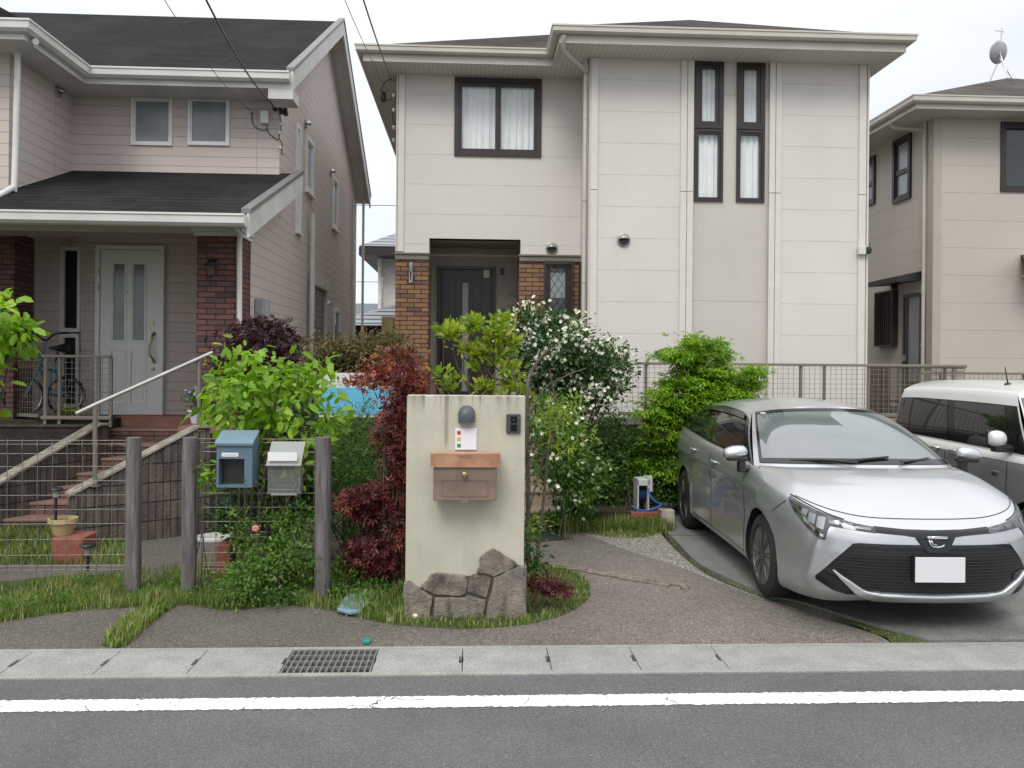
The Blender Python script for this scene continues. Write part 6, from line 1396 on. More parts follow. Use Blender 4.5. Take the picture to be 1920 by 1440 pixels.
# green undergrowth below the sign and behind the letter box
bush('shrub', 'fine-leaved green shrub between the third log post and the red shrub', 'shrub', (X(660, 7.9), 7.9, 0), [B(590, 720, 770, 930, 7.9, .35), B(600, 700, 850, 1000, 7.7, .3), B(560, 640, 800, 980, 7.6, .3)], 9000, .045, L_mid, 5, shape='slim', k=120, cr=.10, up=.5)
bush('shrub', 'tall thin green sprig rising in front of the blue signboard', 'shrub', (X(680, 8.1), 8.1, .3), [B(668, 694, 735, 860, 8.1, .08)], 260, .05, L_mid, 55, shape='slim', k=16, cr=.03, nstem=6, stem_r=.005)
bush('shrub', 'dark green leafy shrub filling the wire mesh behind the clear letter box', 'shrub', (X(520, 7.3), 7.3, 0), [B(420, 600, 880, 1020, 7.3, .3), B(480, 600, 830, 960, 7.35, .25)], 4200, .055, L_dark, 6, shape='oval', k=70, cr=.09)
# rose-like shrub at the fence foot
bush('rose_bush', 'light green rose bush growing through the wire at the third log post', 'bush', (X(520, 6.3), 6.3, 0), [B(460, 600, 1010, 1130, 6.3, .22), B(425, 520, 1050, 1130, 6.25, .2), B(440, 480, 905, 1060, 6.42, .10), B(490, 525, 930, 1080, 6.42, .09), B(520, 590, 950, 1080, 6.4, .14)], 5200, .034, L_mid, 7, shape='oval', k=150, cr=.055, up=.6, stem_mat='bark', nstem=24, stem_r=.007, tintmid=.62)
q = at(479, 991, 6.2); rf_ = MB()
for k in range(14):
    t = k*2.4; rr_ = .008+.002*k**.5; rf_.lathe([(.001, 0), (.012, .004), (.014, .012)], (q.x+rr_*math.cos(t), q.y-.01, q.z+rr_*math.sin(t)), 6, 'Y')
tag(rf_.build('rose', plain('rose_pink', (.65, .22, .20), .6), smooth=True), 'single pink rose bloom on the bush by the wire mesh', 'flower')
bush('shrub', 'green weedy shrub at the foot of the third log post', 'shrub', (X(640, 6.4), 6.4, 0), [B(600, 665, 1050, 1140, 6.45, .15), B(635, 760, 1090, 1160, 6.5, .2)], 1800, .04, L_mid, 8, k=50, cr=.05, nstem=10, stem_r=.005)
# 6 red nandina
ro, _ = bush('shrub', 'dark red-leaved shrub left of the cream pillar', 'shrub', (X(730, 6.7), 6.7, 0), [B(712, 785, 730, 900, 6.7, .16), B(700, 790, 870, 1090, 6.7, .2), B(645, 725, 915, 965, 6.65, .14), B(655, 735, 1000, 1085, 6.6, .16), B(745, 792, 740, 960, 6.65, .16), B(665, 710, 950, 990, 6.7, .1)], 5200, .050, L_red, 9, k=105, cr=.055, up=.4, droop=.2, nstem=22, tintmid=.42, stem_r=.01, shape='star', shell=.3)
bush('shrub', '', '', (X(740, 6.7), 6.7, 0), [B(705, 785, 655, 740, 6.8, .14), B(655, 715, 692, 724, 6.8, .1), B(750, 805, 700, 750, 6.8, .1)], 1100, .048, L_red, 10, k=50, cr=.06, nstem=10, stem_r=.008, root=ro, part='upper_foliage', tintmid=.72, shape='star')
# 7 young nandina: leaf tufts at the ends of visible stems
tufts = [(845, 628, 9), (838, 610, 5), (884, 614, 8), (905, 606, 5), (930, 628, 10), (945, 605, 6), (842, 722, 9), (828, 705, 6), (888, 660, 8), (868, 650, 5), (928, 668, 9), (955, 690, 7), (966, 716, 9), (905, 726, 8), (958, 650, 8), (940, 735, 6), (975, 735, 6), (895, 690, 5)]
nd = thing('shrub', 'upright shrub with yellow-green leaf tufts rising behind the cream pillar', 'shrub', (X(905, 6.5), 6.5, 0))
bl = [(lambda q: (q.x, q.y, q.z, .006*s_, .008*s_, .006*s_))(at(px, py, 6.45+.12*((px*7) % 5)/5)) for px, py, s_ in tufts]
bush('', '', '', (0, 0, 0), bl, 1750, .058, L_yel, 11, shape='oval', k=64, cr=.032, up=.3, droop=-.9, shell=.1, root=nd, stems=False, tintmid=.42, jitter=1.2)
mb = MB()
for i, (px, py, s_) in enumerate(tufts):
    hub = [(880, 735), (898, 710), (955, 735)][i % 3] if py < 700 else (900+(px-900)*.5, 760)
    y_ = 6.5; P_ = smoothpts([at(880+(i % 5)*16, 900, y_), at(hub[0], hub[1], y_), at((hub[0]+px)/2+((i*13) % 9-4), (hub[1]+py)/2+8, y_), at(px, py, 6.45+.12*((px*7) % 5)/5)], 4); mb.tube(P_, [.011-.007*k_/(len(P_)-1) for k_ in range(len(P_))], 6, cap=False)
mb.build('stem', M['bark'], nd, smooth=True)
# 8 white flowering climber
wr, wc = bush('rose_bush', 'large arching bush covered in small white roses beside the amber brick entrance', 'bush', (X(1060, 9.3), 9.3, .3), [B(955, 1105, 592, 735, 9.3, .5), B(1035, 1160, 635, 755, 9.2, .45), B(952, 1040, 585, 660, 9.35, .35), B(1000, 1110, 680, 765, 9.3, .4), B(1090, 1168, 655, 725, 9.2, .3), B(1080, 1155, 705, 765, 9.15, .25)], 17000, .05, L_dark, 12, k=200, cr=.105, up=.5, nstem=24, stem_r=.014, zmin=.9, tintmid=.5)
def blossoms(parent, Cc, n, r, seed, mat, cr=.09, front=True, name='blossom'):
    rng = np.random.default_rng(seed); ci = rng.integers(0, len(Cc), n); P = Cc[ci, :3]+rng.normal(size=(n, 3))*cr+Cc[ci, 3:]*.06
    P = P[(Cc[ci, 4] < .25)]; n = len(P); PP = np.repeat(P, 5, 0); m_ = len(PP)
    N0 = rng.normal(size=(n, 3))*.4+np.array([0, -.9, .5]); N0 = np.repeat(N0/np.linalg.norm(N0, axis=1, keepdims=True), 5, 0); U = np.cross(N0, [0.1, .2, 1.]); U /= np.linalg.norm(U, axis=1, keepdims=True); V_ = np.cross(N0, U)
    t = np.tile(np.arange(5)*2*np.pi/5, n)[:, None]; D_ = U*np.cos(t)+V_*np.sin(t)+N0*.35
    o = leaves(name, mat, parent, PP, D_, N0, np.full(m_, r)*rng.uniform(.8, 1.15, m_), np.full(m_, .5)+rng.normal(0, .2, m_), 'round'); o['kind'] = 'stuff'; return o
L_white = leafmat('petal_white', (.62, .60, .42), (.78, .78, .66), (.86, .86, .80), trans=.3)
sel = wc[(wc[:, 0] > X(960, 9.3))]
rngb = np.random.default_rng(5); sub = sel[rngb.choice(len(sel), int(len(sel)*.72), replace=False)]
blossoms(wr, sub, 1900, .026, 13, L_white, cr=.065)
o2, c2_ = bush('rose_bush', 'lower straggling white-flowered bush right of the cream pillar', 'bush', (X(1060, 8.4), 8.4, 0), [B(1000, 1090, 790, 900, 8.4, .3), B(1040, 1120, 840, 940, 8.6, .3), B(990, 1060, 750, 830, 8.4, .25)], 5600, .05, L_mid, 14, k=90, cr=.10, nstem=5, stem_r=.006)
blossoms(o2, c2_, 130, .026, 15, L_white)
# 9 lime maple
bush('tree', 'bright yellow-green young maple in front of the cream house and its fence', 'tree', (X(1325, 9.8), 9.8, .1), [B(1235, 1400, 690, 780, 9.8, .5), B(1270, 1370, 625, 740, 9.8, .4), B(1240, 1320, 630, 690, 9.8, .3), B(1330, 1425, 660, 750, 9.8, .35), B(1200, 1280, 730, 790, 9.7, .3), B(1195, 1310, 760, 900, 9.6, .4), B(1225, 1400, 740, 900, 9.8, .4), B(1240, 1380, 700, 860, 9.6, .35)], 15000, .070, L_lime, 16, shape='star', k=230, cr=.085, up=1.3, droop=.35, flat=.26, nstem=12, stem_r=.014, jitter=.6, tintmid=.5, shell=.35, ymin=9.38)
# 10 low green masses in the bed
for i, (a, b, c, d, yy, lab, mt, tm_) in enumerate(((1080, 1200, 790, 905, 9.8, 'rounded green azalea mass below the mesh fence, right of the tan steps', L_mid, .45), (1160, 1275, 830, 950, 9.6, 'low green shrub behind the hose reel', L_mid, .35), (1060, 1160, 870, 975, 9.4, 'dark feathery green shrub beside the sloping white cap', L_dark, .7), (1130, 1210, 880, 960, 9.2, 'mid green shrub left of the hose reel', L_mid, .4), (1220, 1310, 880, 960, 9.9, 'dark green shrub behind the rear wheel of the silver car', L_dark, .6), (1035, 1100, 800, 880, 9.9, 'small pale-tipped shrub above the tan steps', L_mid, .7))):
    bush('shrub', lab, 'shrub', (X((a+b)/2, yy), yy, 0), [B(a, b, c, d, yy, .4), B(a+15, b-15, c-8, d, yy+.1, .3)], 5200, .042, mt, 30+i, k=80, cr=.085, up=.5, nstem=10, stem_r=.008, tintmid=tm_, shape='slim' if i == 2 else 'quad', group='low shrubs in the bed below the mesh fence', zmin=.18, ymin=9.38)
# 13 slender stems right of the pillar
so_ = thing('shrub', 'tall bare-stemmed shrub with sparse yellow-green leaves at the right edge of the cream pillar', 'shrub', (X(1000, 6.3), 6.3, 0))
mb = MB()
for pts, r_ in (([(990, 1070), (990, 900), (988, 740), (1000, 690), (1035, 650)], .021), ([(1005, 1062), (1020, 930), (1028, 840), (1040, 760), (1030, 690)], .014), ([(992, 960), (1015, 870), (1040, 800)], .008), ([(990, 850), (975, 760), (960, 690)], .008), ([(1026, 850), (1060, 770), (1085, 745)], .006), ([(990, 780), (1020, 730), (1060, 705), (1100, 690)], .008)):
    P = smoothpts([at(px, py, 6.3+(.08 if i % 2 else 0)) for i, (px, py) in enumerate(pts)], 4); mb.tube(P, [r_*(1-.6*i/len(P)) for i in range(len(P))], 7, cap=False)
mb.build('stem', M['bark'], so_, smooth=True)
bush('', '', '', (X(1000, 6.3), 6.3, 0), [B(1000, 1060, 760, 830, 6.3, .12), B(1040, 1100, 745, 790, 6.3, .1), B(1010, 1050, 850, 880, 6.2, .08), B(985, 1010, 940, 1050, 6.25, .06), B(1060, 1110, 780, 830, 6.4, .1), B(1040, 1095, 820, 860, 6.4, .1)], 620, .055, L_yel, 17, shape='slim', k=34, cr=.05, up=.7, root=so_, stems=False, shell=.2, tintmid=.35)
bush('', '', '', (X(1000, 6.3), 6.3, 0), [B(982, 1012, 1000, 1075, 6.1, .08)], 260, .045, L_dark, 18, k=14, cr=.04, root=so_, stems=False, part='lower_foliage')
for i, (a, b, c, d, yy, lab) in enumerate(((995, 1040, 1070, 1110, 6.05, 'small dark red plant in the turf by the right foot of the pillar'), (1035, 1062, 1096, 1112, 6.0, 'tiny red plant in the turf farther right of the pillar'))):
    bush('plant', lab, 'plant', (X((a+b)/2, yy), yy, 0), [B(a, b, c, d, yy, .08)], 220, .035, L_red, 40+i, k=16, cr=.03, nstem=6, stem_r=.003, shape='star', tintmid=.3)
bush('plant', 'leafy green plants at the foot of the tan entrance steps', 'plant', (X(1020, 8.7), 8.7, 0), [B(990, 1060, 965, 1000, 8.7, .12), B(1050, 1110, 950, 990, 8.9, .15)], 900, .05, L_mid, 44, k=30, cr=.05, nstem=8, stem_r=.004)
bush('plant', 'yellow-green plants behind the porch railing', 'plant', (X(105, 10.85), 10.85, 1.1), [B(78, 108, 772, 790, 10.85, .1), B(115, 145, 765, 790, 10.85, .1), B(150, 175, 775, 795, 10.85, .1)], 500, .05, L_yel, 45, k=20, cr=.04, nstem=6, stem_r=.004, zmin=1.08)
fo, fc = bush('plant', 'purple and white flowers growing in the white planter', 'plant', planter_q, [B(352, 392, 735, 775, 9.85, .12)], 420, .045, L_mid, 46, k=18, cr=.04, nstem=6, stem_r=.004, zmin=1.1)
blossoms(fo, fc, 26, .022, 47, leafmat('petal_violet', (.28, .18, .50), (.45, .36, .66), (.75, .72, .8)), cr=.04); 
for o_ in fo.children:
    if o_.name.startswith('blossom'): o_['kind'] = 'stuff'
bush('shrub', 'green shrubs by the far garden edge behind the pillar', 'shrub', (X(850, 9.0), 9.0, 0), [B(760, 960, 760, 980, 9.2, .4)], 3500, .05, L_mid, 48, k=60, cr=.1)
bush('shrub', 'dark shrub mass behind the red-leaved shrub', 'shrub', (X(700, 8.6), 8.6, 0), [B(600, 780, 790, 980, 8.7, .4)], 5000, .05, L_dark, 49, k=80, cr=.1, tintmid=.6)
bush('hedge', 'low dark planting along the left side of the cream house', 'hedge', (-1.9, 11.5, .9), [(-2.0, 11.4, 1.2, .5, .8, .45)], 2500, .05, L_dark, 50, k=40, cr=.12, zmin=.9)
# grass
def grass(name, label, region, n, h, seed, mat=L_grass, w0=.005, inside=None, z0=.0):
    rng = np.random.default_rng(seed); P = []
    while len(P) < n:
        x, y = region(rng); P.append((x, y))
    P = np.array(P); n = len(P); patch = np.sin(P[:, 0]*5.1+seed)*np.sin(P[:, 1]*6.3+1)*.25+np.sin(P[:, 0]*13)*.12
    H = h*rng.uniform(.35, 1.15, n)*(1+patch); th = rng.uniform(0, 2*np.pi, n); ln_ = rng.uniform(.1, .6, n)
    d = np.stack([np.cos(th), np.sin(th)], 1); s_ = np.stack([-np.sin(th), np.cos(th)], 1); wv = w0*rng.uniform(.6, 1.5, n)
    def pt(f, b, sgn): return np.stack([P[:, 0]+d[:, 0]*H*ln_*b+s_[:, 0]*wv*sgn, P[:, 1]+d[:, 1]*H*ln_*b+s_[:, 1]*wv*sgn, z0+H*f], 1)
    V = np.stack([pt(0, 0, -1), pt(0, 0, 1), pt(.55, .3, .8), pt(.55, .3, -.8), pt(1-.0, 1, .1), pt(1-.0, 1, -.1)], 1).reshape(-1, 3)
    F = (np.array([(0, 1, 2, 3), (3, 2, 4, 5)])[None]+(np.arange(n)*6)[:, None, None]).reshape(-1, 4)
    t = .45+patch*.6+rng.normal(0, .28, n); o = npmesh(name, V, F, np.repeat(t, 2), mat, None); tag(o, label, 'grass', kind='stuff'); return o
edge = [(p.x, p.y) for p in apron_l]
def edge_y(x):
    if x <= edge[0][0]: return edge[0][1]
    for a, b in zip(edge, edge[1:]):
        if a[0] <= x <= b[0]: return a[1]+(b[1]-a[1])*(x-a[0])/max(1e-6, b[0]-a[0])
    return edge[-1][1]
xr_ = gnd(760, 1150).x
def verge(rng):
    x = rng.uniform(-4.6, xr_)
    while math.sin(x*3.1+1)*math.sin(x*7.7)+rng.normal()*.35 > .62: x = rng.uniform(-4.6, xr_)
    y0 = edge_y(x)+.03+rng.normal()*.035; return x, y0+abs(rng.normal())*.28 if rng.random() < .6 else y0+rng.uniform(0, 1.15)
grass('grass', 'tall green grass verge under the wire fence', verge, 19000, .085, 1, w0=.0032)
def inpoly(x, y, P):
    c = False; j = len(P)-1
    for i in range(len(P)):
        if (P[i][1] > y) != (P[j][1] > y) and x < (P[j][0]-P[i][0])*(y-P[i][1])/(P[j][1]-P[i][1]+1e-12)+P[i][0]: c = not c
        j = i
    return c
isle = [(p.x, p.y) for p in gpoly([(640, 1152), (760, 1173), (860, 1179)], n=3)]+[(p.x, p.y) for p in arc]+[(p.x, p.y) for p in gpoly([(950, 1050), (760, 1060), (650, 1100)], n=3)]
def region_poly(P):
    xs = [p[0] for p in P]; ys = [p[1] for p in P]
    def f(rng):
        while True:
            x, y = rng.uniform(min(xs), max(xs)), rng.uniform(min(ys), max(ys))
            if inpoly(x, y, P): return x, y
    return f
grass('grass', 'short grass round the foot of the cream pillar', region_poly(isle), 11000, .045, 2, w0=.0035)
gap = [(p.x, p.y) for p in gpoly([(195, 1214), (235, 1214), (290, 1165), (330, 1138)], n=3)]+[(p.x, p.y) for p in gpoly([(300, 1130), (245, 1160), (195, 1205)], n=3)]
grass('grass', 'diagonal tuft line of grass growing in the paving joint', region_poly(gap), 1500, .075, 3)
patch_ = [(p.x, p.y) for p in gpoly([(1060, 985), (1110, 1003), (1180, 1010), (1240, 1000), (1215, 965), (1150, 955), (1075, 955)], n=2)]
grass('grass', 'short grass patch between the gravel and the shrub bed', region_poly(patch_), 6500, .045, 4, w0=.0045)
def bedge(rng): return rng.uniform(.95, 2.15), rng.uniform(8.72, 9.08)
grass('grass', 'longer grass along the edge of the shrub bed', bedge, 4500, .13, 5)
def joint(rng):
    i = rng.integers(0, len(gL)-1); t = rng.random(); return gL[i][0]*(1-t)+gL[i+1][0]*t+rng.normal()*.012-.03, gL[i][1]*(1-t)+gL[i+1][1]*t
grass('grass', 'thin line of moss and grass along the parking slab edge', joint, 1000, .014, 6, w0=.003)
wedge = [(p.x, p.y) for p in gpoly([(1672, 1208), (1662, 1196), (1600, 1172), (1700, 1196), (1750, 1208)], n=2)]
grass('grass', 'mossy green wedge between the paving and the slab in front of the silver car', region_poly(wedge), 1500, .016, 7, w0=.0035)
def fg(rng): a = gnd(rng.uniform(-40, 240), rng.uniform(995, 1060), 0); return a.x, a.y
grass('grass', 'rough grass between the wire fence and the red steps', fg, 3500, .10, 8)
def ww(rng): x = rng.uniform(-4.4, xr_-.2); return x, edge_y(x)+rng.uniform(.05, .7)
rng = np.random.default_rng(77)
wd = []
for i in range(110):
    x, y = ww(rng); wd.append((x, y, rng.uniform(.02, .10), .03, .03, rng.uniform(.02, .07)))
wo, _ = bush('weeds', 'broad-leaved weeds scattered through the grass verge', 'weeds', (-2, 6.2, 0), wd, 3600, .028, L_mid, 78, k=220, cr=.025, stems=False, shape='oval', zmin=.005, tintmid=.65)
for ch in wo.children:
    pass
wk = wo.children[0]; wk.parent = None; wk.location = wo.location; wk.name = 'weeds'; tag(wk, 'broad-leaved weeds scattered through the grass verge', 'weeds', kind='stuff'); bpy.data.objects.remove(wo)
wk.name = 'weeds'

# dead leaves and crumbs blown along the verge edge and the gutter
rng = np.random.default_rng(91); P = []
for i in range(420):
    if i % 3 == 0: x = rng.uniform(-4.6, xr_); y = edge_y(x)-abs(rng.normal())*.10
    elif i % 3 == 1: a = arc[rng.integers(0, len(arc))]; x, y = a.x+rng.normal()*.06+.02, a.y+rng.normal()*.05
    else: x = rng.uniform(-4.6, 4.5); y = YD+abs(rng.normal())*.05
    P.append((x, y, .012))
P = np.array(P); n_ = len(P); D_ = rng.normal(size=(n_, 3)); D_[:, 2] *= .15; N_ = rng.normal(size=(n_, 3))*.25+np.array([0, 0, 1.])
lt = leaves('leaf_litter', leafmat('dead_leaf', (.05, .03, .016), (.15, .09, .045), (.30, .20, .11), trans=.1), None, P, D_, N_, rng.uniform(.008, .026, n_), rng.uniform(0, 1, n_), 'oval'); tag(lt, 'dry brown leaf crumbs along the paving edges and gutter', 'litter', kind='stuff')
# ================================================================ CARS
def interp_pts(keys, t):     # keys: list of tuples, t in [0, len-1] catmull
    n = len(keys); i = max(0, min(n-2, int(math.floor(t)))); f = t-i
    p = [np.array(keys[max(0, min(n-1, j))], float) for j in (i-1, i, i+1, i+2)]
    return .5*(2*p[1]+(p[2]-p[0])*f+(2*p[0]-5*p[1]+4*p[2]-p[3])*f*f+(3*p[1]-p[0]-3*p[2]+p[3])*f**3)
class Body:
    def __init__(s, plan, zs, zb, ins_f, ins_s, yblend=(.3, .8)):
        D = []
        for i in range((len(plan)-1)*16+1):
            t = i/16; D.append(list(interp_pts(plan, t))+list(interp_pts([(a, b) for a, b in zip(zs, zb)], t)))
        D = np.array(D); D[0, 0] = 0; D[:, 0] = np.maximum(D[:, 0], 0); seg = np.linalg.norm(np.diff(D[:, :2], axis=0), axis=1); s.a = np.concatenate([[0], np.cumsum(seg)]); s.D = D; s.L = s.a[-1]
        s.ins_f, s.ins_s, s.yb = ins_f, ins_s, yblend; s.disp = None
    def pl(s, a): a = abs(a); return [np.interp(a, s.a, s.D[:, k]) for k in range(4)]
    def nrm(s, a):
        x0, y0 = s.pl(max(0, a-.03))[:2]; x1, y1 = s.pl(min(s.L, a+.03))[:2]; d = np.array([x1-x0, y1-y0]); d /= np.linalg.norm(d)+1e-9
        n = np.array([d[1], -d[0]])
        if a < .03: n = np.array([0., -1.])
        return n
    def pt(s, a, v, off=0):     # a signed arc, v 0..1 (may pass)
        sg = 1 if a >= 0 else -1; x, y, zs, zb = s.pl(a); n = s.nrm(abs(a)); off = off+(s.disp(abs(a), zb+(zs-zb)*v) if s.disp else 0); f = np.clip((y-s.yb[0])/(s.yb[1]-s.yb[0]), 0, 1)
        i0 = np.interp(v, [q[0] for q in s.ins_f], [q[1] for q in s.ins_f]); i1 = np.interp(v, [q[0] for q in s.ins_s], [q[1] for q in s.ins_s]); i_ = i0*(1-f)+i1*f-off
        xx = max(0, x-n[0]*i_); return Vector((sg*xx, y-n[1]*i_, zb+(zs-zb)*v))
    def az(s, a, z, off=0):
        x, y, zs, zb = s.pl(a); return s.pt(a, (z-zb)/(zs-zb), off)
    def a_of_y(s, y, lo=None):
        m_ = s.D[:, 0] > .5; return float(np.interp(y, s.D[m_][:, 1], s.a[m_]))
def strip(body, mats, name, parent, a0, a1, lower, upper, off=.004, na=40, nz=8, mirror=False, thick=0, smooth=True):
    """panel lying on the body between two height curves (interpolation tables over the arc)"""
    sides = (1, -1) if mirror else (1,); objs = []
    for sg in sides:
        rows = []
        for i in range(na+1):
            a = a0+(a1-a0)*i/na; l_ = np.interp(abs(a), *zip(*lower)); u_ = np.interp(abs(a), *zip(*upper)); u_ = max(u_, l_+.001)
            rows.append([body.az(sg*a, l_+(u_-l_)*j/nz, off) for j in range(nz+1)])
        mb = MB(); mb.grid(rows)
        objs.append(mb.build(name, mats, parent, smooth=smooth, local=True, solid=thick))
    return objs
def wheel(parent, x, y, R_, wd, rim_r, sg, spoke='multi', zc=None):
    zc = zc or R_; w_ = MB(); prof = [(rim_r-.01, -wd/2+.01), (R_*.86, -wd/2), (R_-.012, -wd/2+.018), (R_, -wd/2+.05), (R_, wd/2-.05), (R_-.012, wd/2-.018), (R_*.86, wd/2), (rim_r+.004, wd/2-.002), (rim_r-.006, wd/2-.02)]
    w_.lathe([(r, h*sg) for r, h in prof], (x, y, zc), 48, 'X'); o = w_.build('wheel', M['tyre'], parent, smooth=True, local=True, angle=35)
    r = MB(); face = x+sg*(wd/2-.018)
    r.lathe([(rim_r-.002, sg*.006), (rim_r-.012, sg*.008), (rim_r-.02, -sg*.01), (rim_r-.03, -sg*.09), (rim_r-.03, -sg*.095)], (face, y, zc), 48, 'X')
    r.build('rim', M['rim'], o, smooth=True, local=True, angle=40)
    b = MB(); b.lathe([(rim_r-.035, 0), (rim_r-.035, .002)], (face-sg*.085, y, zc), 32, 'X'); b.build('brake', M['black'], o, local=True)
    sp_ = MB(); N_ = 20
    for k in range(N_):
        t = 2*math.pi*k/N_+(.06 if k % 2 else -.06); c_, s_ = math.cos(t), math.sin(t)
        p0 = Vector((face+sg*.004, y+c_*.035, zc+s_*.035)); p1_ = Vector((face+sg*.0, y+c_*(rim_r-.012), zc+s_*(rim_r-.012))); sp_.bar(p0, p1_, .013, .016, (sg, 0, 0))
    sp_.lathe([(.055, -sg*.03), (.055, sg*.004), (.035, sg*.012), (.028, sg*.010)], (face, y, zc), 24, 'X')
    sp_.build('spokes', M['rim_face'], o, local=True, smooth=True, angle=30)
    return o

def build_shell(root, body, arches, R_arch, mat, name='body', a_step=.022, nv=34):
    mb = MB(); na = int(body.L/a_step); A = np.linspace(0, body.L, na+1)
    for sg in (1, -1):
        G = [[body.pt(sg*max(a, 1e-6), j/nv) for j in range(nv+1)] for a in A]
        Vs = []; keep = []
        for i in range(na+1):
            for j in range(nv+1):
                p = G[i][j]
                if p.x*sg > .45:
                    for (yc, zc) in arches:
                        d = math.hypot(p.y-yc, p.z-zc)
                        if abs(d-R_arch) < .020 and d > 1e-6:
                            k = R_arch/d; p = Vector((p.x, yc+(p.y-yc)*k, zc+(p.z-zc)*k)); G[i][j] = p
        vs = [p for r_ in G for p in r_]; fs = []
        for i in range(na):
            for j in range(nv):
                q = [i*(nv+1)+j, (i+1)*(nv+1)+j, (i+1)*(nv+1)+j+1, i*(nv+1)+j+1]; c_ = sum((vs[k] for k in q), Vector())/4
                if c_.x*sg > .45 and any(math.hypot(c_.y-yc, c_.z-zc) < R_arch-.002 for yc, zc in arches): continue
                fs.append(q if sg > 0 else q[::-1])
        mb.add(vs, fs)
    return mb
def arch_liner(root, body, arches, R_arch, xo, depth=.26):
    for (yc, zc) in arches:
        for sg in (1, -1):
            mb = MB(); rows = []
            for i in range(29):
                t = -.35+(math.pi+.7)*i/28; y, z = yc+R_arch*math.cos(t), zc+R_arch*math.sin(t)
                a = body.a_of_y(y); x = abs(body.az(a, max(z, .2)).x)
                rows.append([(sg*(x-.001), y, z), (sg*(x-.02), y*1.0, z), (sg*(x-depth), y, z)])
            mb.grid(rows); c = [r_[2] for r_ in rows]; mb.add(c, [tuple(range(len(c)))]); mb.build('wheel_arch', M['black'], root, local=True, recalc=False)
M['tyre'] = plain('tyre', (.022, .022, .022), .8, var=.15, scale=20); M['rim'] = plain('rim_metal', (.32, .31, .29), .3, .9, var=.05); M['rim_face'] = plain('rim_dark', (.10, .10, .10), .35, .7, var=.1)
def carpaint(name, c, metal, rough=.32, flake=True):
    n = NT(name); n.col(n.mix(n.rng(n.noise(1.2, 3), .35, .7, 0, .5), c, tuple(k*.93 for k in c))); n.b.inputs['Metallic'].default_value = metal; n.rough(rough); n.b.inputs['Coat Weight'].default_value = .65; n.b.inputs['Coat Roughness'].default_value = .05
    if flake: n.bump(n.noise(900, 2), .0004, .6)
    return n.m
silver = carpaint('silver_paint', (.50, .51, .525), .72, .33); M['chrome'] = plain('chrome', (.75, .75, .76), .08, 1.0, var=.02); M['gloss_black'] = plain('gloss_black', (.010, .010, .011), .12, var=.1)
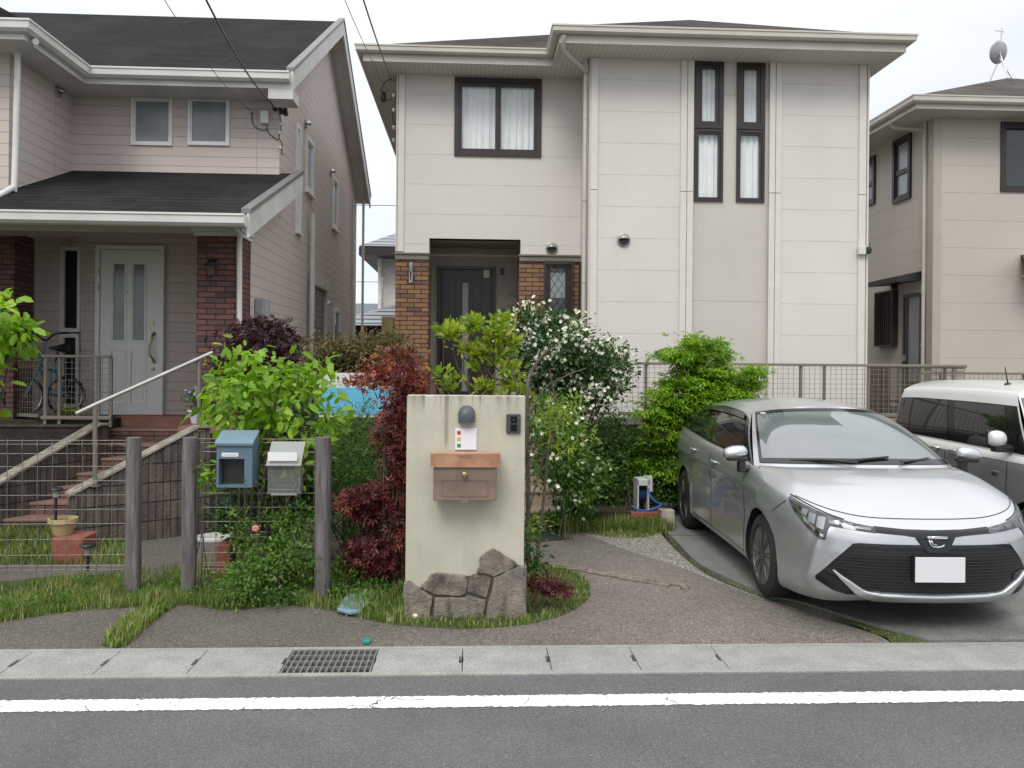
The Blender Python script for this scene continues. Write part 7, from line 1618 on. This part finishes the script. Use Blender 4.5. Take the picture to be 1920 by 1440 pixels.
def make_hatchback(loc, rz):
    root = thing('car', 'silver hatchback parked nose to the street with a blank white number plate', 'car', loc, None, rz)
    plan = [(0, 0), (.25, .010), (.45, .045), (.62, .115), (.74, .225), (.83, .41), (.872, .62), (.890, .85), (.893, 1.2), (.886, 1.9), (.888, 2.6), (.893, 3.2), (.888, 3.6), (.86, 3.95), (.79, 4.2), (.6, 4.33), (.3, 4.37), (0, 4.375)]
    zs = [.700, .703, .715, .748, .785, .832, .868, .902, .948, .985, 1.005, 1.035, 1.055, 1.06, 1.04, 1.0, .99, .99]
    zb = [.205, .205, .200, .18, .165, .16, .165, .185, .185, .185, .185, .185, .19, .20, .22, .24, .25, .25]
    insf = [(0, .075), (.05, .045), (.12, .02), (.3, .0), (.6, .0), (.78, .012), (.9, .03), (.96, .045), (1, .075)]
    inss = [(0, .05), (.05, .022), (.12, .018), (.3, .016), (.5, .022), (.66, .006), (.74, .0), (.86, .012), (.93, .028), (.975, .048), (1, .075)]
    bd = Body(plan, zs, zb, insf, inss)
    def disp(a, z):
        # cheek crease from the lamp tip down to the grille corner, and a hollow beneath the lamp
        t = np.clip((z-.33)/.29, 0, 1); ac = .83-.10*t; d = .020*math.exp(-((a-ac)/.045)**2)*(1 if .30 < z < .66 else max(0, 1-abs(z-(.30 if z < .5 else .66))/.06))
        d -= .012*math.exp(-((a-.98)/.10)**2)*math.exp(-((z-.50)/.12)**2)
        # waist crease along the doors
        if a > 1.6: d += .010*math.exp(-((z-(.80+.03*(a-1.6)/2))/.022)**2)-.008*math.exp(-((z-.70)/.06)**2)
        # flare round the wheel openings
        x_, y_ = bd.pl(a)[:2]
        for yc in (.935, 3.575):
            r_ = math.hypot(y_-yc, z-.32); d += .012*math.exp(-((r_-.375)/.04)**2) if a > .9 else 0
        return d
    bd.disp = disp
    WF, WR, RW = (.935, .32), (3.575, .32), .317; arches = [WF, WR]; RA = .355
    mb = build_shell(root, bd, arches, RA, silver)
    aA = bd.a_of_y(1.30)
    # hood
    cowl = [(0, .985, .985), (.25, .995, .985), (.48, 1.03, .983), (.68, 1.12, .976), (.815, 1.30, .958)]
    def hood(s, k, off=0):
        C_ = bd.pt(max(1e-6, s*aA), 1.0); T_ = Vector(interp_pts(cowl, s*4)); T_.x = C_.x+(T_.x-C_.x); p = C_.lerp(T_, k); f = 1-(1-k)**1.75; p.z = C_.z+(T_.z-C_.z)*f+.012*math.sin(math.pi*k)*(1-s)
        # faint ridges that run from the lamps to the screen pillars
        p.z += .010*math.exp(-((s-.62)/.10)**2)*math.sin(math.pi*min(1, k*1.05))
        p.z += off; return p
    NS, NK = 44, 26
    for sg in (1, -1):
        rows = [[Vector((sg*p.x, p.y, p.z)) for p in [hood(i/NS, j/NK) for j in range(NK+1)]] for i in range(NS+1)]; mb.grid(rows)
    # greenhouse
    aE = bd.L
    roofk = [(.575, 2.13, 1.352), (.595, 2.5, 1.378), (.60, 2.9, 1.385), (.592, 3.3, 1.365), (.57, 3.65, 1.325), (.53, 3.88, 1.30), (.30, 3.98, 1.335), (0, 4.0, 1.345)]
    basek_a = [aA, bd.a_of_y(2.0), bd.a_of_y(2.62), bd.a_of_y(3.2), bd.a_of_y(3.75), bd.a_of_y(4.12), bd.L-.3, bd.L-.001]
    def side(g, t, off=0):
        a = float(interp_pts([(q,) for q in basek_a], g*7)[0]); Bp = bd.pt(a, 1.0); 
        if Bp.y > 4.2: Bp.y = 4.2+(Bp.y-4.2)*.4
        Rp = Vector(interp_pts(roofk, g*7)); p = Bp.lerp(Rp, t); n_ = Vector(((Bp.x > .3)*1.0, .55 if g > .72 else 0, .35)).normalized(); return p+n_*(.030*4*t*(1-t)+off)
    hdrk = [(0, 1.96, 1.405), (.2, 1.965, 1.402), (.38, 1.99, 1.392), (.50, 2.05, 1.374), (.575, 2.13, 1.352)]
    def screen(s, t, off=0):
        Bp = Vector(interp_pts(cowl, s*4)); Rp = Vector(interp_pts(hdrk, s*4)); p = Bp.lerp(Rp, t); return p+Vector((.35*s, -.35, .85)).normalized()*(.045*4*t*(1-t)*(1-.3*s)+off)
    def zc(y): return float(np.interp(y, [1.9, 2.2, 2.6, 3.0, 3.5, 4.0], [1.405, 1.438, 1.456, 1.450, 1.412, 1.345]))
    def cap(g, k):
        Rp = Vector(interp_pts(hdrk, g*4)) if g <= 1 else Vector(interp_pts(roofk, (g-1)*7)); f = 1-(1-k)**2.2; return Vector((Rp.x*(1-k), Rp.y, Rp.z+(zc(Rp.y)-Rp.z)*f))
    for sg in (1, -1):
        fl = lambda p: Vector((sg*p.x, p.y, p.z))
        mb.grid([[fl(side(i/60, j/14)) for j in range(15)] for i in range(61)])
        mb.grid([[fl(screen(i/60, j/14)) for j in range(15)] for i in range(61)])
        mb.grid([[fl(cap(2*i/120, j/12)) for j in range(13)] for i in range(121)])
    mb.build('body', silver, root, smooth=True, local=True, angle=48)
    arch_liner(root, bd, arches, RA, .88)
    # underside
    u = MB(); u.box(-.62, .62, .30, 4.1, .19, .32); u.box(-.80, .80, 1.35, 3.15, .185, .32); u.build('underbody', M['black'], root, local=True)
    # screens and windows
    n = NT('windscreen_glass'); n.rough(.03); n.b.inputs['IOR'].default_value = 2.1; n.col((.12, .14, .14)); scr = n.m
    n = NT('side_glass'); n.rough(.03); n.b.inputs['IOR'].default_value = 1.75; n.col((.012, .014, .014)); sdg = n.m
    mb = MB(); mb.grid([[ (lambda p: Vector((math.copysign(p.x, i) if i else 0, p.y, p.z)))(screen(min(abs(i)/20*.90, 1), .045+.90*j/16, .004)) for j in range(17)] for i in range(-20, 21)])
    ws = mb.build('windscreen', scr, root, smooth=True, local=True)
    def wband(t0, t1, name, off):
        mb = MB(); mb.grid([[ (lambda p: Vector((math.copysign(p.x, i) if i else 0, p.y, p.z)))(screen(min(abs(i)/20*.905, 1), t0+(t1-t0)*j/4, off)) for j in range(5)] for i in range(-20, 21)]); return mb.build(name, M['gloss_black'], ws, smooth=True, local=True)
    wband(.035, .10, 'lower_band', .0055); wband(.88, .955, 'upper_band', .0055)
    for s0 in (1, -1):
        mb = MB(); mb.grid([[ (lambda p: Vector((s0*p.x, p.y, p.z)))(screen(.885+.035*i/2, .04+.915*j/14, .0058)) for j in range(15)] for i in range(3)]); mb.build('screen_trim', M['gloss_black'], ws, smooth=True, local=True)
    def win(g0, g1, lo, up, name, mt, off, parent=root, n_=24):
        for sg in (1, -1):
            rows = []
            for i in range(n_+1):
                g = g0+(g1-g0)*i/n_; l_ = np.interp(g, *zip(*lo)); u_ = max(l_+.004, np.interp(g, *zip(*up))); rows.append([(lambda p: Vector((sg*p.x, p.y, p.z)))(side(g, l_+(u_-l_)*j/8, off)) for j in range(9)])
            mb = MB(); mb.grid(rows); mb.build(name, mt, parent, smooth=True, local=True)
    lo_ = [(0, .10), (.05, .055), (.3, .045), (.6, .07), (.70, .14)]; up_ = [(0, .72), (.06, .88), (.12, .90), (.45, .90), (.58, .84), (.66, .60), (.70, .20)]
    win(.018, .69, [(a, b-.03) for a, b in lo_], [(a, b+.035) for a, b in up_], 'window_trim', M['gloss_black'], .003)
    win(.05, .285, lo_, up_, 'front_window', sdg, .0055); win(.305, .50, lo_, up_, 'rear_window', sdg, .0055); win(.515, .655, lo_, up_, 'quarter_window', sdg, .0055)
    win(.05, .50, [(0, .78), (.5, .78)], [(0, .80), (.06, .90), (.5, .90)], 'rain_visor', plain('visor_smoke', (.05, .042, .036), .2), .022)
    # panel gaps as narrow dark grooves lying on the skin
    def seam(pts, r=.0035, nm='panel_gap'):
        mb = MB(); mb.tube(pts, r, 5, cap=False); return mb.build(nm, M['black'], root, local=True, smooth=True)
    for sg in (1, -1):
        for (y0, z0, z1, lean) in ((1.36, .24, .955, .0), (2.42, .24, 1.0, .05), (3.18, .62, 1.035, .16)):
            seam([bd.az(sg*bd.a_of_y(y0+lean*((z-z0)/(z1-z0))), z, .0005) for z in np.linspace(z0, z1, 12)])
        seam([bd.az(sg*bd.a_of_y(y), .245, .0005) for y in np.linspace(1.36, 3.15, 20)])
        seam([bd.az(sg*bd.a_of_y(3.18-.06*math.sin(z*9)), z, .0005) for z in np.linspace(.245, .62, 8)])
        seam([Vector((sg*p.x, p.y, p.z)) for p in [hood(.93-.02*(k/10), .0+.98*k/10, .0008) for k in range(1, 11)]])
        seam([bd.az(sg*a, float(np.interp(a, [.62, .9, 1.12, 1.18], [.0, .0, 0, 0]))+bd.pl(a)[2]-.004, .001) for a in np.linspace(.6, 1.12, 14)], .005)
        # bumper to wing joint
        seam([bd.az(sg*a, z, .0005) for a, z in zip(np.linspace(1.12, 1.27, 8), np.linspace(.80, .70, 8))])
    seam([Vector((s_*p.x, p.y, p.z)) for s_, p in [((1 if i >= 0 else -1), hood(abs(i)/20*.56, .075*(1-(abs(i)/20)**3)+.005, .0008)) for i in range(-20, 21)]], .0035)
    # nose: grille, trims, lamps
    n = NT('grille_mesh'); n.rough(.35); sp = n.n('ShaderNodeSeparateXYZ'); tcn = n.n('ShaderNodeTexCoord'); n.l(tcn.outputs['Object'], sp.inputs[0]); cb = n.n('ShaderNodeCombineXYZ'); n.l(sp.outputs['X'], cb.inputs[0]); n.l(sp.outputs['Z'], cb.inputs[1])
    b = n.n('ShaderNodeTexBrick'); b.inputs['Scale'].default_value = 1; b.inputs['Brick Width'].default_value = .062; b.inputs['Row Height'].default_value = .021; b.inputs['Mortar Size'].default_value = .0032; b.inputs['Mortar Smooth'].default_value = .4; b.inputs['Color1'].default_value = (.004, .004, .004, 1); b.inputs['Color2'].default_value = (.006, .006, .006, 1); b.inputs['Mortar'].default_value = (.022, .022, .023, 1); n.l(cb.outputs[0], b.inputs[0]); n.col(b.outputs['Color']); n.bump(b.outputs['Fac'], .012)
    gl = [(0, .235), (.42, .235), (.60, .25), (.775, .325)]; gu = [(0, .585), (.50, .585), (.56, .575), (.775, .335)]
    g_ = strip(bd, n.m, 'grille', root, -.775, .775, gl, gu, .004, 80, 14)[0]
    strip(bd, M['gloss_black'], 'grille_surround', root, -.565, .565, [(0, .575), (.50, .575), (.565, .562)], [(0, .597), (.50, .597), (.565, .585)], .008, 60, 2)
    for sg in (1, -1):
        strip(bd, M['gloss_black'], 'fog_garnish', root, sg*.56, sg*.775, [(.56, .242), (.66, .262), (.775, .322)], [(.56, .40), (.65, .42), (.70, .415), (.775, .345)], .010, 16, 6)
        strip(bd, silver, 'grille_edge', root, sg*.545, sg*.80, [(.545, .585), (.80, .322)], [(.545, .612), (.80, .352)], .012, 20, 2)
    lip = strip(bd, silver, 'chin_trim', root, -.655, .655, [(0, .205), (.40, .205), (.50, .235), (.655, .405)], [(0, .25), (.36, .258), (.47, .285), (.58, .36), (.655, .412)], .040, 80, 6, thick=.035)[0]
    strip(bd, M['gloss_black'], 'nose_band', root, -.40, .40, [(0, .635), (.10, .64), (.2, .655), (.40, .668)], [(0, .688), (.2, .692), (.40, .706)], .006, 50, 5)
    em = MB(); 
    pts = [(-.135, .645), (.135, .645), (.085, .565), (.06, .545), (-.06, .545), (-.085, .565)]; fy = lambda x, z, o_: bd.az(x, z, o_)
    em.prism([fy(x, z, .002) for x, z in pts], [fy(x*.97, z, .014) for x, z in pts]); eb = em.build('emblem_base', M['gloss_black'], root, local=True, bevel=.003)
    em = MB()
    def flatbar(P_, w_):
        P_ = [Vector((p[0], bd.az(0, .61, .020).y+.0, p[1])) for p in P_]; em.tube(P_, w_, 6)
    flatbar([(-.066, .652), (-.062, .643), (.062, .643), (.066, .652), (-.066, .652)], .0055); flatbar([(-.056, .630), (-.045, .600), (-.030, .588), (.0, .584), (.030, .588), (.045, .600)], .006); flatbar([(-.040, .628), (-.030, .606), (-.015, .600), (.0, .599)], .004)
    em.build('emblem', M['chrome'], eb, local=True, smooth=True)
    lens = NT('lamp_cover'); lens.rough(.05); lens.b.inputs['IOR'].default_value = 1.6; lens.col(lens.mix(lens.rng(lens.noise(14, 3), .35, .65), (.02, .022, .024), (.10, .105, .11)))
    lf_ = [(.39, .664), (.52, .676), (.66, .690), (.695, .690), (.705, .598), (.75, .600), (.85, .650), (.98, .738), (1.10, .826)]; lu_ = [(.39, .700), (.52, .718), (.64, .742), (.80, .776), (1.0, .820), (1.10, .842)]
    for sg in (1, -1):
        h_ = strip(bd, lens.m, 'headlight', root, sg*.39, sg*1.10, lf_, lu_, .006, 60, 6)[0]
        strip(bd, M['chrome'], 'running_light', h_, sg*.72, sg*.985, [(.72, .615), (.76, .625), (.86, .683), (.93, .735), (.985, .775)], [(.72, .632), (.76, .645), (.86, .705), (.93, .755), (.985, .796)], .009, 24, 2)
        for a0, a1, z0, z1 in ((.875, .925, .735, .775), (.80, .86, .69, .755), (.725, .785, .665, .742), (.63, .70, .702, .728), (.54, .60, .692, .716), (.42, .52, .682, .698)):
            strip(bd, plain('lamp_cell', (.36, .37, .39) if a0 > .7 else (.20, .21, .22), .25, .7), 'lamp_cell', h_, sg*a0, sg*a1, [(a0, z0), (a1, z0+.008)], [(a0, z1), (a1, z1+.006)], .0085, 6, 2)
    # plate
    pl_ = MB(); pc = bd.az(0, .45, .03); pl_.box(-.165, .165, pc.y-.012, pc.y-.004, .362, .527); nlp = pl_.build('number_plate', plain('plate_blank', (.66, .66, .67), .4, var=.01), root, local=True, bevel=.003)
    pl_ = MB(); pl_.box(-.17, .17, pc.y-.0035, pc.y+.02, .357, .532); pl_.build('plate_holder', M['black'], root, local=True)
    # mirrors
    for sg in (1, -1):
        c_ = Vector((sg*.965, 1.33, 1.055)); mm_ = MB(); rows = []
        for i in range(13):
            u_ = i/12*math.pi; rr_ = math.sin(u_)**.6; rows.append([c_+Vector((-sg*math.cos(u_)*.098, -.07*rr_*max(math.cos(t), -.5), (.062 if math.sin(t) > 0 else .045)*rr_*math.sin(t)+.012*math.cos(u_))) for t in [2*math.pi*k/18 for k in range(19)]])
        mm_.grid(rows); mo_ = mm_.build('mirror', silver, root, local=True, smooth=True)
        mm_ = MB(); mm_.box(min(sg*.885, sg*.94), max(sg*.885, sg*.94), 1.285, 1.365, .90, 1.03); mm_.box(min(sg*.87, sg*1.03), max(sg*.87, sg*1.03), 1.278, 1.372, .995, 1.03); mm_.tube([(sg*.84, 1.32, .93), (sg*.91, 1.33, .93)], .03, 8); mm_.build('mirror_base', M['black'], mo_, local=True, bevel=.01)
        for y0, z0 in ((2.28, .872), (3.08, .905)):
            hd2 = MB(); P_ = [bd.az(sg*bd.a_of_y(y0-.085+.17*k/6), z0+.004*k/6, .006+.028*math.sin(math.pi*k/6)) for k in range(7)]; hd2.tube(P_, [.008, .012, .014, .014, .014, .012, .008], 8); hd2.build('door_handle', silver, root, local=True, smooth=True)
    # wipers, fin, stickers
    wp = MB(); P_ = lambda x, t, o_: (lambda p: Vector((x, p.y, p.z)))(screen(min(1, abs(x)/.815), t, o_))
    wp.tube([P_(-.10, .02, .03), P_(-.35, .05, .03), P_(-.58, .045, .025)], .008, 6); wp.tube([P_(.18, .10, .02), P_(-.12, .055, .022), P_(-.42, .06, .018)], .010, 6); wp.build('wiper', M['black'], root, local=True)
    wp = MB(); wp.tube([P_(.25, .03, .03), P_(.5, .07, .02), P_(.66, .09, .02)], .008, 6); wp.tube([P_(.30, .045, .016), P_(.52, .09, .016), P_(.70, .12, .014)], .010, 6); wp.build('wiper', M['black'], root, local=True)
    fn = MB(); fn.prism([(-.018, 3.62, 1.395), (.018, 3.62, 1.395), (.022, 3.80, 1.375), (-.022, 3.80, 1.375)], [(-.004, 3.74, 1.462), (.004, 3.74, 1.462), (.005, 3.80, 1.462), (-.005, 3.80, 1.462)]); fn.build('aerial_fin', silver, root, local=True, bevel=.004)
    stk = plain('sticker_pale', (.42, .50, .46), .5)
    for x0, x1, t0, t1 in ((-.72, -.62, .13, .24), (-.34, -.28, .24, .33), (.40, .49, .17, .25), (-.57, -.53, .86, .90)):
        mb = MB(); mb.quad(P_(x0, t0, .0062), P_(x1, t0, .0062), P_(x1, t1, .0062), P_(x0, t1, .0062)); mb.build('sticker', stk, ws, local=True)
    for (yc, zc_) in arches:
        for sg in (1, -1): wheel(root, sg*.775, yc, RW, .20, .222, sg)
    return root
make_hatchback((3.075, 5.33, 0.022), -.030)

def make_van(loc, rz):
    root = thing('car', 'two-tone small van, grey below and white above, behind the silver hatchback', 'car', loc, None, rz)
    grey = carpaint('grey_paint', (.20, .20, .205), .3, .4); wht = carpaint('white_paint_van', (.62, .62, .60), .0, .3, False)
    plan = [(0, 0), (.3, .012), (.5, .05), (.62, .12), (.69, .26), (.725, .5), (.7375, .85), (.7375, 1.6), (.7375, 2.4), (.732, 2.9), (.705, 3.2), (.62, 3.34), (.3, 3.385), (0, 3.395)]
    zs = [.90, .905, .91, .925, .945, .965, .985, 1.0, 1.01, 1.015, 1.015, 1.01, 1.0, 1.0]; zb = [.2]*14
    insf = [(0, .05), (.1, .01), (.4, 0), (.8, .005), (.93, .02), (1, .06)]; inss = [(0, .03), (.08, .01), (.3, .004), (.6, .0), (.85, .004), (.95, .015), (1, .045)]
    bd = Body(plan, zs, zb, insf, inss); arches = [(.70, .29), (3.395-.56, .29)]; RA = .32
    build_shell(root, bd, arches, RA, grey).build('body', grey, root, smooth=True, local=True, angle=45)
    aA = bd.a_of_y(.75); strip(bd, wht, 'belt_stripe', root, -bd.L+.01, bd.L-.01, [(0, .84), (.8, .88), (1.3, .925), (9, .945)], [(a, z) for a, z in zip(bd.a, bd.D[:, 2])], .003, 160, 3)
    arch_liner(root, bd, arches, RA, .73)
    u = MB(); u.box(-.66, .66, .12, 3.3, .17, .32); u.build('underbody', M['black'], root, local=True)
    cowl = [(0, .50, 1.0), (.25, .51, 1.0), (.45, .55, 1.0), (.60, .62, 1.0), (.68, .75, .995)]
    hdr = [(0, .98, 1.575), (.2, .985, 1.572), (.4, 1.0, 1.562), (.52, 1.02, 1.548), (.60, 1.08, 1.53)]
    rf_ = [(.60, 1.08, 1.53), (.62, 1.6, 1.54), (.62, 2.2, 1.54), (.61, 2.7, 1.535), (.60, 3.0, 1.52), (.56, 3.17, 1.51), (.3, 3.24, 1.52), (0, 3.25, 1.52)]
    bk = [aA, bd.a_of_y(1.4), bd.a_of_y(2.1), bd.a_of_y(2.7), bd.a_of_y(3.05), bd.a_of_y(3.25), bd.L-.3, bd.L-.001]
    mb = MB()
    def hood(s, k): C_ = bd.pt(max(1e-6, s*aA), 1.0); T_ = Vector(interp_pts(cowl, s*4)); p = C_.lerp(T_, k); p.z += .02*math.sin(math.pi*k)*(1-s); return p
    def side(g, t, off=0):
        Bp = bd.pt(float(interp_pts([(q,) for q in bk], g*7)[0]), 1.0); Rp = Vector(interp_pts(rf_, g*7)); p = Bp.lerp(Rp, t); n_ = Vector((1 if Bp.x > .3 else 0, .6 if g > .68 else 0, .2)).normalized(); return p+n_*(.02*4*t*(1-t)+off)
    def screen(s, t, off=0):
        Bp = Vector(interp_pts(cowl, s*4)); Rp = Vector(interp_pts(hdr, s*4)); return Bp.lerp(Rp, t)+Vector((.3*s, -.6, .6)).normalized()*(.03*4*t*(1-t)+off)
    def cap(g, k):
        Rp = Vector(interp_pts(hdr, g*4)) if g <= 1 else Vector(interp_pts(rf_, (g-1)*7)); zc = 1.645-.03*((Rp.y-2)/1.2)**2; f = 1-(1-k)**3.4; return Vector((Rp.x*(1-k), Rp.y, Rp.z+(zc-Rp.z)*f))
    hb = MB(); gh = MB()
    for sg in (1, -1):
        fl = lambda p: Vector((sg*p.x, p.y, p.z))
        hb.grid([[fl(hood(i/24, j/12)) for j in range(13)] for i in range(25)])
        gh.grid([[fl(side(i/60, j/12)) for j in range(13)] for i in range(61)]); gh.grid([[fl(screen(i/60, j/12)) for j in range(13)] for i in range(61)]); gh.grid([[fl(cap(2*i/120, j/14)) for j in range(15)] for i in range(121)])
    hb.build('bonnet', wht, root, smooth=True, local=True); gh.build('roof', wht, root, smooth=True, local=True, angle=50)
    n = NT('van_glass'); n.rough(.03); n.b.inputs['IOR'].default_value = 1.7; n.col((.012, .013, .013)); vg = n.m
    n = NT('van_screen'); n.rough(.03); n.b.inputs['IOR'].default_value = 2.0; n.col((.05, .06, .062)); vs_ = n.m
    def win(g0, g1, t0, t1, name, mt, off, tf=None):
        for sg in (1, -1):
            rows = [[(lambda p: Vector((sg*p.x, p.y, p.z)))(side(g0+(g1-g0)*i/20, (t0)+((tf(g0+(g1-g0)*i/20) if tf else t1)-t0)*j/8, off)) for j in range(9)] for i in range(21)]; mb = MB(); mb.grid(rows); mb.build(name, mt, root, smooth=True, local=True)
    win(.01, .80, .03, .80, 'window_band', M['gloss_black'], .003); win(.06, .24, .05, .78, 'front_window', vg, .006); win(.27, .46, .05, .78, 'rear_window', vg, .006); win(.48, .68, .05, .78, 'quarter_window', vg, .006)
    mb = MB(); mb.grid([[ (lambda p: Vector((math.copysign(p.x, i) if i else 0, p.y, p.z)))(screen(abs(i)/16*.95, .04+.88*j/12, .004)) for j in range(13)] for i in range(-16, 17)]); mb.build('windscreen', vs_, root, smooth=True, local=True)
    for sg in (1, -1):
        for y0 in (1.02, 2.02, 3.0):
            mb = MB(); mb.tube([bd.az(sg*bd.a_of_y(y0), z, .004) for z in np.linspace(.62 if y0 > 2.5 else .26, .99, 10)], .003, 5, cap=False); mb.build('panel_gap', M['black'], root, local=True)
        for y0 in (1.86, 2.22):
            mb = MB(); P_ = [bd.az(sg*bd.a_of_y(y0-.085+.17*k/6), .935, .008+.028*math.sin(math.pi*k/6)) for k in range(7)]; mb.tube(P_, [.009, .013, .015, .015, .015, .013, .009], 8); h_ = mb.build('door_handle', M['chrome'], root, local=True, smooth=True)
            mb = MB(); a_ = bd.a_of_y(y0); mb.grid([[bd.az(sg*(a_-.05+.1*i/6), .905+.06*j/4, .006) for j in range(5)] for i in range(7)]); mb.build('handle_cup', wht, h_, local=True, smooth=True)
        c_ = Vector((sg*.83, 1.02, 1.13)); mm_ = MB(); rows = []
        for i in range(13):
            u_ = i/12*math.pi; rr_ = math.sin(u_)**.5; rows.append([c_+Vector((-sg*math.cos(u_)*.075, -.07*rr_*max(math.cos(t), -.4), .075*rr_*math.sin(t))) for t in [2*math.pi*k/16 for k in range(17)]])
        mm_.grid(rows); mo_ = mm_.build('mirror', wht, root, local=True, smooth=True)
        mm_ = MB(); mm_.box(min(sg*.69, sg*.86), max(sg*.69, sg*.86), .98, 1.07, 1.01, 1.06); mm_.box(min(sg*.76, sg*.90), max(sg*.76, sg*.90), 1.045, 1.075, 1.05, 1.20); mm_.build('mirror_base', M['black'], mo_, local=True, bevel=.01)
        mb = MB(); p = bd.az(sg*bd.a_of_y(1.18), .80, .003); mb.box(min(p.x, p.x+sg*.006), max(p.x, p.x+sg*.006), p.y-.05, p.y+.05, .775, .82); mb.build('side_badge', M['chrome'], root, local=True, bevel=.008)
        for (yc, zc) in arches: wheel(root, sg*.645, yc, .288, .155, .19, sg)
    strip(bd, M['black'], 'grille', root, -.5, .5, [(0, .42), (.5, .42)], [(0, .62), (.5, .62)], .004, 30, 4)
    for sg in (1, -1): strip(bd, M['chrome'], 'headlight', root, sg*.48, sg*.68, [(.48, .66), (.68, .68)], [(.48, .82), (.68, .84)], .006, 12, 5)
    mb = MB(); mb.lathe([(.035, 0), (.03, .02), (.01, .03)], (-.42, 1.5, 1.60), 12); mb.tube([(-.42, 1.5, 1.62), (-.49, 1.44, 1.78)], [.008, .004], 6); mb.build('aerial', M['black'], root, local=True, smooth=True, angle=40)
    return root
make_van((5.56, 6.25, 0.022), -.012)
